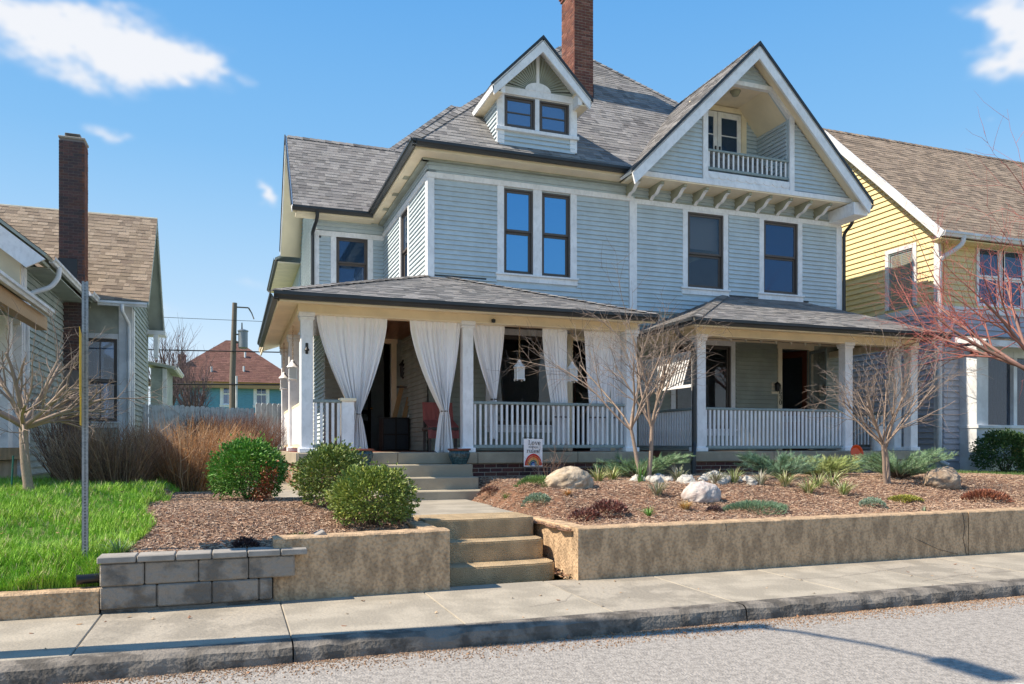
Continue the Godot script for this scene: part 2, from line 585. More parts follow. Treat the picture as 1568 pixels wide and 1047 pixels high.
# a wall with rectangular holes, in local coordinates, its face at z = 0
func wall_mesh(b: MB, w: float, h: float, holes: Array, thick := 0.16) -> void:
	var xs := [0.0, w]
	var ys := [0.0, h]
	for r in holes:
		for q in [r.position.x, r.end.x]:
			if q > 0.001 and q < w - 0.001: xs.append(q)
		for q in [r.position.y, r.end.y]:
			if q > 0.001 and q < h - 0.001: ys.append(q)
	xs.sort(); ys.sort()
	for i in xs.size() - 1:
		var x0: float = xs[i]
		var x1: float = xs[i + 1]
		if x1 - x0 < 0.001: continue
		var run := -1.0
		for j in ys.size() - 1:
			var mid := Vector2((x0 + x1) / 2, (ys[j] + ys[j + 1]) / 2)
			var hole := false
			for r in holes:
				if r.has_point(mid): hole = true
			if not hole and run < 0.0: run = ys[j]
			if run >= 0.0 and (hole or j == ys.size() - 2):
				var top: float = ys[j] if hole else ys[j + 1]
				if top - run > 0.001: b.box(Vector3(x0, run, -thick), Vector3(x1, top, 0))
				run = -1.0

# lapped boards, each a part of its wall; lr(y) gives the ends of the course at height y
func clad(parent: Node3D, t: Transform3D, lr: Callable, y0: float, y1: float, expo: float, holes: Array, m: Material, merged := false) -> void:
	var all := MB.new()
	var y := y0
	while y < y1 - 0.01:
		var yt := minf(y + expo + 0.006, y1)
		var lo: Vector2 = lr.call(y)
		var hi: Vector2 = lr.call(yt)
		var cuts := [[lo.x, lo.y]]
		for r in holes:
			if r.position.y < yt - 0.02 and r.end.y > y + 0.02:
				var nxt := []
				for s in cuts:
					if r.end.x <= s[0] or r.position.x >= s[1]:
						nxt.append(s)
						continue
					if r.position.x > s[0] + 0.01: nxt.append([s[0], r.position.x])
					if r.end.x < s[1] - 0.01: nxt.append([r.end.x, s[1]])
				cuts = nxt
		for s in cuts:
			var a0: float = s[0]
			var b0: float = s[1]
			if b0 - a0 < 0.02: continue
			var a1: float = hi.x if is_equal_approx(a0, lo.x) else a0
			var b1: float = hi.y if is_equal_approx(b0, lo.y) else b0
			if b1 < a1: b1 = a1 + 0.001
			var zb := 0.036 + rng.randf_range(-0.003, 0.003)
			var dy := rng.randf_range(-0.0015, 0.0015)
			var b := all if merged else MB.new()
			var yb := y + minf(0.012, expo * 0.12) + dy   # open reveal under each lap
			b.hexa([Vector3(a0, yb, 0.0), Vector3(b0, yb, 0.0), Vector3(b1, yt + dy, 0.0), Vector3(a1, yt + dy, 0.0), Vector3(a0, yb, zb), Vector3(b0, yb, zb), Vector3(b1, yt + dy, 0.004), Vector3(a1, yt + dy, 0.004)])
			if not merged: mi("siding_board", b.mesh(), m, parent, t)
		y += expo
	if merged:
		var o := mi("siding", all.mesh(), m, parent, t)
		o.set_meta("kind", "stuff")

func span(a: float, b: float) -> Callable:
	return func(_y: float) -> Vector2: return Vector2(a, b)

# a double-hung window: local origin at the lower left of the sash opening
func window(parent: Node3D, t: Transform3D, w: float, h: float, o := {}) -> Node3D:
	var n := group_of("window", parent)
	n.transform = t
	var cw: float = o.get("casing", 0.12)
	var cm: Material = o.get("casing_mat", M.trim)
	var glass: Material = o.get("glass", M.glass_dark)
	var sm: Material = o.get("sash_mat", M.sash)
	if cw > 0.0:
		for bx in [[-cw, -0.0, 0.0, h], [w, 0.0, w + cw, h], [-cw, h, w + cw, h + cw * o.get("head", 1.0)]]:
			var b := MB.new()
			b.bbox(Vector3(bx[0], bx[1], -0.02), Vector3(bx[2], bx[3], 0.038), 0.004)
			mi("casing", b.mesh(), cm, n)
	var sl := MB.new()
	sl.bbox(Vector3(-cw - 0.03, -0.16, -0.02), Vector3(w + cw + 0.03, -0.04, 0.034), 0.004)
	sl.bbox(Vector3(-cw - 0.05, -0.042, -0.08), Vector3(w + cw + 0.05, 0.0, 0.07), 0.006)
	if o.get("sill", true): mi("sill", sl.mesh(), cm, n)
	# frame lining
	var fr := MB.new()
	var fw := 0.035
	fr.box(Vector3(0, 0, -0.14), Vector3(fw, h, 0.012))
	fr.box(Vector3(w - fw, 0, -0.14), Vector3(w, h, 0.012))
	fr.box(Vector3(fw, h - fw, -0.14), Vector3(w - fw, h, 0.012))
	fr.box(Vector3(fw, 0, -0.14), Vector3(w - fw, fw, 0.012))
	mi("frame", fr.mesh(), sm, n)
	var mid: float = h * o.get("meet", 0.5)
	var sw := 0.05
	var lights := [[fw, mid - 0.02, -0.085, -0.05], [mid - 0.02, h - fw, -0.045, -0.012]]
	if o.get("single", false): lights = [[fw, h - fw, -0.06, -0.02]]
	for k in lights.size():
		var q: Array = lights[k]
		var s := MB.new()
		var y0: float = q[0]
		var y1: float = q[1]
		s.bbox(Vector3(fw, y0, q[2]), Vector3(fw + sw, y1, q[3]), 0.004)
		s.bbox(Vector3(w - fw - sw, y0, q[2]), Vector3(w - fw, y1, q[3]), 0.004)
		s.bbox(Vector3(fw + sw, y0, q[2]), Vector3(w - fw - sw, y0 + sw, q[3]), 0.004)
		s.bbox(Vector3(fw + sw, y1 - sw, q[2]), Vector3(w - fw - sw, y1, q[3]), 0.004)
		for mx in o.get("bars", []):
			s.box(Vector3(fw + sw, lerpf(y0, y1, mx) - 0.012, q[2] + 0.004), Vector3(w - fw - sw, lerpf(y0, y1, mx) + 0.012, q[3]))
		for mx in o.get("vbars", []):
			var xx := w * float(mx)
			s.box(Vector3(xx - 0.012, y0 + sw, q[2] + 0.004), Vector3(xx + 0.012, y1 - sw, q[3]))
		var sash := mi("sash", s.mesh(), sm, n)
		var p := MB.new()
		var zm: float = (q[2] + q[3]) / 2
		p.box(Vector3(fw + sw - 0.006, y0 + sw - 0.006, zm - 0.003), Vector3(w - fw - sw + 0.006, y1 - sw + 0.006, zm + 0.003))
		mi("pane", p.mesh(), glass, n)
	if o.has("blind"):
		var bl := MB.new()
		var y := h
		while y > h * (1.0 - o.blind) + 0.02:
			bl.box(Vector3(0.04, y - 0.028, -0.17), Vector3(w - 0.04, y - 0.022, -0.125), Transform3D(Basis(Vector3.RIGHT, 0.0), Vector3.ZERO))
			y -= 0.045
		mi("blind", bl.mesh(), M.blind, n)
	if o.has("shade"):
		var sh := MB.new()
		sh.box(Vector3(0.05, h * (1.0 - o.shade), -0.16), Vector3(w - 0.05, h - 0.02, -0.15))
		mi("roller_shade", sh.mesh(), o.get("shade_mat", M.blind), n)
	return n

func poly_span(p: PackedVector2Array, y: float) -> Vector2:
	var lo := INF
	var hi := -INF
	for i in p.size():
		var a := p[i]
		var b := p[(i + 1) % p.size()]
		if (a.y <= y and b.y >= y) or (b.y <= y and a.y >= y):
			if absf(a.y - b.y) < 1e-6:
				lo = minf(lo, minf(a.x, b.x)); hi = maxf(hi, maxf(a.x, b.x))
			else:
				var x := lerpf(a.x, b.x, (y - a.y) / (b.y - a.y))
				lo = minf(lo, x); hi = maxf(hi, x)
	return Vector2(lo, hi)

# courses of laminated shingles on one flat slope; pts[0]->pts[1] is the eave
func slope(parent: Node3D, pts: Array, tones: Array, deck_mat: Material, expo := 0.145) -> void:
	var o: Vector3 = pts[0]
	var ex: Vector3 = (pts[1] - o).normalized()
	var nn: Vector3 = ex.cross(pts[2] - o).normalized()
	if nn.y < 0.0: nn = -nn
	var ey := nn.cross(ex)
	if ey.y < 0.0:
		ey = -ey
	var P := PackedVector2Array()
	var top := 0.0
	for q in pts:
		P.append(Vector2((q - o).dot(ex), (q - o).dot(ey)))
		top = maxf(top, P[-1].y)
	var deck := MB.new()
	var basis := Basis(ex, ey, nn)
	if basis.determinant() < 0.0:
		deck.prism(P, -0.06, -0.006, Transform3D(basis, o))
	else:
		deck.prism(P, -0.06, -0.006, Transform3D(basis, o))
	part("roof_deck", deck, deck_mat, parent)
	var b := MB.new()
	b.colored = true
	var y := 0.0
	while y < top - 0.01:
		var yt := minf(y + expo + 0.01, top - 0.0005)
		var lo := poly_span(P, y + 0.0005)
		var hi := poly_span(P, yt)
		var x := lo.x - rng.randf() * 0.3
		var end := maxf(lo.y, hi.y)
		x = minf(x, hi.x)
		while x < end:
			var w := rng.randf_range(0.09, 0.34)
			var x0 := clampf(x, lo.x, lo.y)
			var x1 := clampf(x + w, lo.x, lo.y)
			var u0 := clampf(x, hi.x, hi.y)
			var u1 := clampf(x + w, hi.x, hi.y)
			x += w
			if x1 - x0 < 0.003 and u1 - u0 < 0.003: continue
			var th := 0.011 if rng.randf() < 0.55 else 0.005
			var cc: Color = tones[rng.randi() % tones.size()]
			b.col = cc.lerp(tones[0], 0.35) * rng.randf_range(0.84, 1.14)
			var A := o + ex * x0 + ey * y
			var B := o + ex * x1 + ey * y
			var C := o + ex * u1 + ey * yt
			var D := o + ex * u0 + ey * yt
			var up := nn * th
			b.out(A + up, B + up, C, D, (A + C) * 0.5 - nn)
			b.out(A - nn * 0.002, B - nn * 0.002, B + up, A + up, (A + C) * 0.5)
			if th > 0.005:
				b.out(A, A + up, D, D, (A + C) * 0.5 + ex * 0.001)
				b.out(B, B + up, C, C, (A + C) * 0.5)
		y += expo
	var s := part("shingles", b, M.shingle, parent)
	s.set_meta("kind", "stuff")

func caps(parent: Node3D, a: Vector3, b: Vector3, n1: Vector3, n2: Vector3, tones: Array) -> void:
	var m := MB.new()
	m.colored = true
	var dir := (b - a).normalized()
	var L := a.distance_to(b)
	var s1 := n1.cross(dir).normalized()
	if s1.y > 0.0: s1 = -s1
	var s2 := n2.cross(dir).normalized()
	if s2.y > 0.0: s2 = -s2
	var t := 0.0
	while t < L:
		var q := minf(t + 0.2, L)
		m.col = tones[rng.randi() % tones.size()] * rng.randf_range(0.9, 1.1)
		var lift := (n1 + n2).normalized()
		var A := a + dir * t + lift * 0.034
		var B := a + dir * q + lift * 0.022
		for s in [s1, s2]:
			m.out(A, B, B + s * 0.14 - lift * 0.006, A + s * 0.14, (A + B) * 0.5 - lift)
			m.out(A, A + s * 0.14, A + s * 0.14 - lift * 0.02, A - lift * 0.02, (A + B) * 0.5)
		t += 0.2
	part("ridge_cap", m, M.shingle, parent)

func gutter(parent: Node3D, a: Vector3, b: Vector3, outw: Vector3, m: Material, w := 0.12, h := 0.115) -> void:
	# trough with an ogee front, open at the top
	var g := MB.new()
	var dir := (b - a).normalized()
	var t := Transform3D(Basis(outw, Vector3.UP, outw.cross(Vector3.UP)), a)
	var L := a.distance_to(b)
	var prof := PackedVector2Array([Vector2(0, 0), Vector2(0, h), Vector2(0.008, h), Vector2(0.008, 0.01), Vector2(w * 0.55, 0.01), Vector2(w * 0.72, h * 0.45), Vector2(w * 0.92, h * 0.62), Vector2(w * 0.92, h), Vector2(w, h), Vector2(w, h * 0.55), Vector2(w * 0.78, h * 0.38), Vector2(w * 0.62, 0)])
	var sgn := signf(dir.dot(t.basis.z))
	g.prism(prof, minf(0.0, sgn * L), maxf(0.0, sgn * L), t)
	part("gutter", g, m, parent)

func pipe(called: String, parent: Node3D, pts: Array, r: float, m: Material, sides := 8) -> MeshInstance3D:
	var b := MB.new()
	var p := PackedVector3Array()
	for i in pts.size():
		# round the bends
		if i > 0 and i < pts.size() - 1:
			var a: Vector3 = pts[i] + (pts[i - 1] - pts[i]).limit_length(r * 2.0)
			var d: Vector3 = pts[i] + (pts[i + 1] - pts[i]).limit_length(r * 2.0)
			for k in 4:
				var s := k / 3.0
				p.append(a.lerp(pts[i], s).lerp(pts[i].lerp(d, s), s))
		else:
			p.append(pts[i])
	var rr := PackedFloat32Array()
	rr.resize(p.size())
	rr.fill(r)
	b.tube(p, rr, sides)
	return part(called, b, m, parent)

func railing(parent: Node3D, a: Vector3, b: Vector3, bottom: float, top: float, gap: float, bw: float, bm: Material, rm: Material) -> void:
	var n := group_of("railing", parent)
	var r := MB.new()
	var ua := Vector3(a.x, 0, a.z)
	var ub := Vector3(b.x, 0, b.z)
	r.beam(ua + Vector3.UP * top, ub + Vector3.UP * top, 0.085, 0.05, Vector3.UP, 0.008)
	part("top_rail", r, rm, n)
	var r2 := MB.new()
	r2.beam(ua + Vector3.UP * bottom, ub + Vector3.UP * bottom, 0.07, 0.06, Vector3.UP, 0.006)
	part("bottom_rail", r2, rm, n)
	var L := ua.distance_to(ub)
	var cnt := int(round(L / gap))
	var bm_mesh := MB.new()
	bm_mesh.bbox(Vector3(-bw / 2, 0, -bw / 2), Vector3(bw / 2, top - bottom - 0.055, bw / 2), 0.004)
	var mesh := bm_mesh.mesh()
	var dirz := (ub - ua).normalized()
	var bs := Basis(dirz, Vector3.UP, dirz.cross(Vector3.UP))
	for k in cnt:
		var p := ua.lerp(ub, (k + 0.5) / cnt) + Vector3.UP * (bottom + 0.03)
		mi("baluster", mesh, bm, n, Transform3D(bs, p - gpos(n)))

func porch_post(parent: Node3D, x: float, d: float, h0: float, h1: float, w := 0.19, wide := 1.0) -> void:
	var b := MB.new()
	b.bbox(V(x - w * wide / 2, h0, d + w / 2), V(x + w * wide / 2, h1, d - w / 2), 0.008)
	var p := part("porch_post", b, M.trim, parent)
	for q in [["post_base", h0, 0.09, 0.07], ["post_cap", h1 - 0.12, 0.05, 0.045], ["post_cap", h1 - 0.07, 0.08, 0.07]]:
		var c := MB.new()
		var e: float = q[3] / 2
		c.bbox(V(x - w * wide / 2 - e, q[1], d + w / 2 + e), V(x + w * wide / 2 + e, q[1] + q[2] * 0.9, d - w / 2 - e), 0.01)
		mi(q[0], c.mesh(), M.trim, p)

var brick_cache := {}
func brick_meshes(key: String, tones: Array) -> Array:
	if not brick_cache.has(key):
		var out := []
		for k in 8:
			var b := MB.new()
			b.colored = true
			b.col = tones[k % tones.size()] * rng.randf_range(0.85, 1.15)
			b.bbox(Vector3(0, 0, -0.06), Vector3(1, 0.062, 0.0), 0.004)
			out.append(b.mesh())
		brick_cache[key] = out
	return brick_cache[key]

# running bond on one face; every brick a mesh instance of its own
func bricks(parent: Node3D, t: Transform3D, w: float, h: float, key: String, tones: Array, bl := 0.205, start := 0) -> int:
	var ms := brick_meshes(key, tones)
	var count := 0
	var y := 0.0
	var row := start
	while y + 0.062 <= h + 0.001:
		var x := -(bl + 0.01) * 0.5 if row % 2 == 1 else 0.0
		while x < w - 0.01:
			var x0 := maxf(x, 0.0)
			var x1 := minf(x + bl, w)
			if x1 - x0 > 0.03:
				var z := rng.randf_range(-0.003, 0.003)
				mi("brick", ms[rng.randi() % ms.size()], M.brick, parent, t * Transform3D(Basis.from_scale(Vector3(x1 - x0, 1, 1)), Vector3(x0, y + rng.randf_range(-0.001, 0.001), z)))
				count += 1
			x += bl + 0.01
		y += 0.072
		row += 1
	return count

func curtain(label: String, d: float, xl: float, xr: float, top: float, tie_x: float, tie_h: float, bottom: float, spread: float, sd: int, loose := 0.1) -> void:
	var o := thing("curtain", label, "curtain", V((xl + xr) / 2, top, d), "white porch curtains")
	var st := SurfaceTool.new()
	st.begin(Mesh.PRIMITIVE_TRIANGLES)
	st.set_smooth_group(0)
	var r := RandomNumberGenerator.new()
	r.seed = sd
	var NX := 90
	var NY := 46
	var folds := (xr - xl) * 8.5 + 2.0
	var ph := []
	for k in 6: ph.append(r.randf() * TAU)
	var P := []
	for j in NY + 1:
		var h := lerpf(top, bottom, float(j) / NY)
		var L := xl
		var R := xr
		if h > tie_h:
			var s := (top - h) / (top - tie_h)
			var e := pow(s, 1.5)
			L = lerpf(xl, tie_x - loose / 2, e)
			R = lerpf(xr, tie_x + loose / 2, e)
		else:
			var s2 := (tie_h - h) / maxf(tie_h - bottom, 0.01)
			L = tie_x - lerpf(loose / 2, spread * 0.5, pow(s2, 0.7))
			R = tie_x + lerpf(loose / 2, spread * 0.5, pow(s2, 0.7))
		var amp := 0.026 + 0.04 * (1.0 - clampf((R - L) / (xr - xl), 0.0, 1.0))
		if h > top - 0.12: amp *= 0.5
		for i in NX + 1:
			var u := float(i) / NX
			var a := (u + 0.035 * sin(u * 7.0 + ph[5]) + 0.018 * sin(u * 17.0 + ph[2] * 2.0)) * folds * TAU
			var z := amp * (sin(a + ph[0]) + 0.5 * sin(a * 0.53 + ph[1] + h * 0.7) + 0.3 * sin(a * 1.71 + ph[2] - h))
			var x := lerpf(L, R, u) + 0.012 * sin(a * 0.9 + ph[3] + h * 1.5) * (1.0 - absf(2.0 * u - 1.0))
			P.append(Vector3(x, h + (0.012 * sin(a + ph[4]) if j == NY else 0.0), -d + z) - o.position)
	for j in NY:
		for i in NX:
			var k := j * (NX + 1) + i
			for q in [k, k + 1, k + NX + 2, k, k + NX + 2, k + NX + 1]:
				st.add_vertex(P[q])
	st.index()
	st.generate_normals()
	mi("cloth", st.commit(), M.cloth, o)
	if tie_h > bottom + 0.05:
		var tb := MB.new()
		var pts := PackedVector3Array()
		var rr := PackedFloat32Array()
		for k in 13:
			var a := TAU * k / 12.0
			pts.append(Vector3(tie_x + cos(a) * (loose / 2 + 0.012), tie_h, -d + sin(a) * 0.07) - o.position)
			rr.append(0.012)
		tb.tube(pts, rr, 5, false)
		mi("tieback", tb.mesh(), M.sash, o)
	var rd := MB.new()
	rd.tube(PackedVector3Array([Vector3(xl - 0.02, top + 0.005, -d) - o.position, Vector3(xr + 0.02, top + 0.005, -d) - o.position]), PackedFloat32Array([0.009, 0.009]), 6)
	mi("curtain_rod", rd.mesh(), M.white_metal, o)


# ---------------------------------------------------------------- plants
func grow(b: MB, p: Vector3, dir: Vector3, L: float, r: float, lvl: int, o: Dictionary) -> void:
	var segs: int = o.segs[lvl]
	var pts := PackedVector3Array([p])
	var rad := PackedFloat32Array([r])
	var dirs := [dir]
	var d := dir.normalized()
	var end_r: float = r * o.taper[lvl]
	for i in segs:
		d = (d + Vector3(rng.randf_range(-1, 1), rng.randf_range(-1, 1), rng.randf_range(-1, 1)) * o.wob[lvl] + Vector3.UP * o.up[lvl]).normalized()
		p += d * (L / segs)
		pts.append(p)
		rad.append(lerpf(r, end_r, float(i + 1) / segs))
		dirs.append(d)
	var cs: Array = o.cols
	b.col = cs[mini(lvl, cs.size() - 1)] * rng.randf_range(0.8, 1.2)
	b.tube(pts, rad, o.sides[lvl], lvl == 0)
	if lvl + 1 >= o.segs.size(): return
	var kids: int = o.kids[lvl] + rng.randi_range(-1, 1) if o.kids[lvl] > 2 else o.kids[lvl]
	var spin := rng.randf() * TAU
	for k in kids:
		var s: float = lerpf(o.from[lvl], 1.0, (k + rng.randf() * 0.8) / maxf(kids, 1.0))
		s = minf(s, 1.0)
		var f := s * segs
		var i := mini(int(f), segs - 1)
		var q := pts[i].lerp(pts[i + 1], f - i)
		var bd: Vector3 = dirs[i + 1]
		spin += 2.4 + rng.randf_range(-0.5, 0.5)
		var side := bd.cross(Vector3(cos(spin), 0.15, sin(spin)))
		if side.length() < 0.05: side = bd.cross(Vector3.RIGHT)
		side = side.normalized()
		var ang := deg_to_rad(rng.randf_range(o.amin[lvl], o.amax[lvl]))
		var nd := (bd * cos(ang) + side * sin(ang)).normalized()
		grow(b, q, nd, L * o.len[lvl] * rng.randf_range(0.65, 1.2), maxf(lerpf(r, end_r, s) * o.thin[lvl], o.min_r), lvl + 1, o)

func tree(called: String, label: String, category: String, at: Vector3, stems: Array, o: Dictionary, group := "") -> Node3D:
	var t := thing(called, label, category, at, group)
	var tr := MB.new()
	tr.colored = true
	var cr := MB.new()
	cr.colored = true
	for s in stems:   # [direction, length, radius, tip radius]
		var p := Vector3(s[4], -0.05, s[5]) if s.size() > 4 else Vector3(0, -0.05, 0)
		var d: Vector3 = s[0].normalized()
		var pts := PackedVector3Array([p])
		var rad := PackedFloat32Array([s[2] * 1.25])
		for i in 5:
			d = (d + Vector3(rng.randf_range(-1, 1), 0.3, rng.randf_range(-1, 1)) * 0.06).normalized()
			p += d * s[1] / 5.0
			pts.append(p)
			rad.append(lerpf(s[2], s[3], (i + 1) / 5.0))
		tr.col = o.cols[0]
		tr.tube(pts, rad, 9)
		var spin := rng.randf() * TAU
		for k in o.limbs:
			spin += TAU / o.limbs + rng.randf_range(-0.3, 0.3)
			var ang := deg_to_rad(rng.randf_range(o.spread0, o.spread1))
			var dd := (d * cos(ang) + Vector3(cos(spin), 0, sin(spin)) * sin(ang)).normalized()
			var q := pts[5].lerp(pts[4], rng.randf() * o.get("drop", 0.6))
			grow(cr, q, dd, o.limb_len * rng.randf_range(0.75, 1.15), s[3] * 0.72, 0, o)
	mi("trunk", tr.mesh(), M.bark, t)
	mi("crown", cr.mesh(), M.twig, t)
	return t

func leaf_mesh(l: float, w: float, fold := 0.25) -> ArrayMesh:
	var b := MB.new()
	var a := Vector3(0, 0, 0)
	var e := Vector3(0, l, 0)
	b.tri(a, Vector3(w / 2, l * 0.5, w * fold), e)
	b.tri(a, e, Vector3(-w / 2, l * 0.5, w * fold))
	return b.mesh()

func blade_mesh(n: int, h: float, w: float, lean: float, sd: int) -> ArrayMesh:
	var r := RandomNumberGenerator.new()
	r.seed = sd
	var b := MB.new()
	for k in n:
		var a := r.randf() * TAU
		var dir := Vector3(cos(a), 0, sin(a))
		var sd2 := Vector3(-sin(a), 0, cos(a)) * w * 0.5
		var base := Vector3(r.randf_range(-1, 1), 0, r.randf_range(-1, 1)) * h * 0.18
		var hh := h * r.randf_range(0.6, 1.15)
		var ll := lean * r.randf_range(0.3, 1.2) * hh
		var p1 := base + Vector3.UP * hh * 0.55 + dir * ll * 0.35
		var p2 := base + Vector3.UP * hh * 0.95 + dir * ll
		b.quad(base - sd2, base + sd2, p1 + sd2 * 0.8, p1 - sd2 * 0.8)
		b.tri(p1 - sd2 * 0.8, p1 + sd2 * 0.8, p2)
	return b.mesh()

func look(nn: Vector3, spin: float, s: float) -> Basis:
	var y := nn.normalized()
	var x := y.cross(Vector3(0.3, 0.2, 0.93) if absf(y.z) < 0.9 else Vector3.RIGHT).normalized()
	return (Basis(x, y, x.cross(y)) * Basis(Vector3.UP, spin)).scaled(Vector3.ONE * s)

# a clipped round evergreen: leaves through the outer shell of an uneven ball, on a few stems
func shrub(label: String, at: Vector3, rx: float, ry: float, n: int, tones: Array, sd: int, group := "", lm: Mesh = null) -> Node3D:
	var t := thing("boxwood_shrub", label, "shrub", at, group)
	var f := FastNoiseLite.new()
	f.seed = sd
	f.frequency = 1.0
	var xf := []
	var cols := PackedColorArray()
	for i in n:
		var d := Vector3(rng.randfn(), rng.randfn(), rng.randfn()).normalized()
		if d.y < -0.75: d.y = -d.y
		var bump := 1.0 + 0.24 * f.get_noise_3dv(d * 2.0) + 0.20 * f.get_noise_3dv(d * 5.0)
		var s := 1.0 - pow(rng.randf(), 2.2) * 0.55
		var c := Vector3(d.x * rx, d.y * ry, d.z * rx) * bump * s + Vector3(0, ry * 0.98, 0)
		if rng.randf() < 0.035: c += d * rng.randf_range(0.01, 0.09) + Vector3(0, rng.randf() * 0.04, 0)
		if f.get_noise_3dv(d * 4.3 + Vector3(3, 1, 5)) < -0.42 and s > 0.75: continue
		if c.y < 0.03: c.y = rng.randf_range(0.03, 0.12)
		var nn := (d + Vector3(rng.randf_range(-1, 1), rng.randf_range(-0.4, 1), rng.randf_range(-1, 1)) * 0.8).normalized()
		xf.append(Transform3D(look(nn, rng.randf() * TAU, rng.randf_range(0.7, 1.25)), c))
		var patch := clampf(0.5 + 0.9 * f.get_noise_3dv(d * 1.7 + Vector3(9, 0, 0)), 0.0, 1.0)
		var cc: Color = tones[0].lerp(tones[1], patch) * rng.randf_range(0.6, 1.35)
		if rng.randf() < 0.06 or f.get_noise_3dv(d * 3.0 + Vector3(0, 7, 3)) > 0.52: cc = tones[2] * rng.randf_range(0.7, 1.3)
		cols.append(cc)
	var fo := many("foliage", lm if lm else leaf_mesh(0.042, 0.024), M.leaf, xf, cols, t)
	fo.set_meta("kind", "stuff")
	var b := MB.new()
	b.colored = true
	b.col = Color(0.10, 0.075, 0.05)
	for k in 9:
		var a := TAU * k / 9.0
		var d2 := Vector3(cos(a) * 0.6, 1.0, sin(a) * 0.6)
		b.tube(PackedVector3Array([Vector3(0, -0.03, 0), d2 * ry * 0.5, d2 * ry * 0.95 + Vector3(0, ry * 0.2, 0)]), PackedFloat32Array([0.016, 0.011, 0.004]), 5)
	mi("stems", b.mesh(), M.twig, t)
	return t

# bare arching twigs from one crown
func twig_shrub(called: String, label: String, at: Vector3, n: int, h: float, spread: float, cols: Array, sd: int, up := 0.10, thick := 0.006, width := 0.3) -> Node3D:
	var t := thing(called, label, "shrub", at)
	rng.seed = sd
	var b := MB.new()
	b.colored = true
	for i in n:
		var a := rng.randf() * TAU
		var p := Vector3(cos(a), 0, sin(a)) * width * sqrt(rng.randf())
		var d := (Vector3(cos(a), 0, sin(a)) * spread * rng.randf() + Vector3(rng.randf_range(-0.2, 0.2), 1, rng.randf_range(-0.2, 0.2))).normalized()
		var L := h * rng.randf_range(0.55, 1.15)
		var pts := PackedVector3Array([p])
		var rr := PackedFloat32Array([thick])
		for k in 4:
			d = (d + Vector3(rng.randf_range(-1, 1), 0, rng.randf_range(-1, 1)) * 0.13 + Vector3.UP * up * (1 if k < 2 else -0.6)).normalized()
			p += d * L / 4.0
			pts.append(p)
			rr.append(thick * (1.0 - 0.8 * (k + 1) / 4.0))
		b.col = cols[rng.randi() % cols.size()] * rng.randf_range(0.7, 1.25)
		b.tube(pts, rr, 3, false)
		for q in 3:
			var k2 := rng.randi_range(1, 3)
			var sd2 := Vector3(rng.randf_range(-1, 1), rng.randf_range(0.2, 1.0), rng.randf_range(-1, 1)).normalized()
			b.tube(PackedVector3Array([pts[k2], pts[k2] + sd2 * L * 0.12, pts[k2] + sd2 * L * 0.2 + Vector3.UP * L * 0.04]), PackedFloat32Array([thick * 0.5, thick * 0.4, thick * 0.2]), 3, false)
	var o := mi("twigs", b.mesh(), M.twig, t)
	return t

# spreading juniper: feathery sprays along low arching branches
func juniper(label: String, at: Vector3, rx: float, h: float, n: int, tones: Array, sd: int, reach: Array = []) -> void:
	var t := thing("juniper", label, "shrub", at, "junipers in the mulch bed")
	rng.seed = sd
	var b := MB.new()
	b.colored = true
	var xf := []
	var cols := PackedColorArray()
	for i in n:
		var a := rng.randf() * TAU
		var out := Vector3(cos(a), 0, sin(a) * 0.75)
		var L := rx * rng.randf_range(0.5, 1.05)
		var rise := h * rng.randf_range(0.35, 1.1)
		if reach.size() > 0 and i % 5 == 0:
			out = reach[rng.randi() % reach.size()] + Vector3(rng.randf_range(-0.15, 0.15), 0, rng.randf_range(-0.2, 0.2))
			L = rx * rng.randf_range(1.0, 1.25)
			rise = h * rng.randf_range(0.9, 1.25)
		var pts := PackedVector3Array()
		var rr := PackedFloat32Array()
		for k in 6:
			var s := k / 5.0
			pts.append(out * L * s + Vector3(0, rise * pow(s, 0.75) * (1.0 - 0.18 * s), 0))
			rr.append(0.007 * (1.0 - 0.75 * s))
		b.col = Color(0.13, 0.09, 0.06)
		b.tube(pts, rr, 4, false)
		var tone: Color = tones[0].lerp(tones[1], rng.randf())
		for k in 30:
			var s := 0.25 + 0.75 * rng.randf()
			var f := s * 5.0
			var j := mini(int(f), 4)
			var p := pts[j].lerp(pts[j + 1], f - j)
			var dirv := (pts[j + 1] - pts[j]).normalized()
			var nd := (dirv * 0.9 + Vector3(rng.randf_range(-1, 1), rng.randf_range(-0.35, 0.8), rng.randf_range(-1, 1)) * 0.75).normalized()
			xf.append(Transform3D(look(nd, rng.randf() * TAU, rng.randf_range(0.7, 1.35)), p))
			cols.append(tone * rng.randf_range(0.65, 1.4))
	mi("branches", b.mesh(), M.twig, t)
	var fo := many("foliage", M.spray, M.leaf, xf, cols, t)
	fo.set_meta("kind", "stuff")

func spray_mesh() -> ArrayMesh:
	var b := MB.new()
	for k in 9:
		var y := 0.004 + 0.0105 * k
		var l := 0.038 * (1.0 - 0.45 * k / 8.0)
		var s := 1.0 if k % 2 == 0 else -1.0
		var z := 0.006 * (1.0 if k % 4 < 2 else -1.0)
		b.tri(Vector3(-0.0025, y, 0), Vector3(0.0025, y, 0), Vector3(s * l * 0.75, y + l * 0.85, z))
	b.tri(Vector3(-0.003, 0, 0), Vector3(0.003, 0, 0), Vector3(0, 0.125, 0.004))
	return b.mesh()

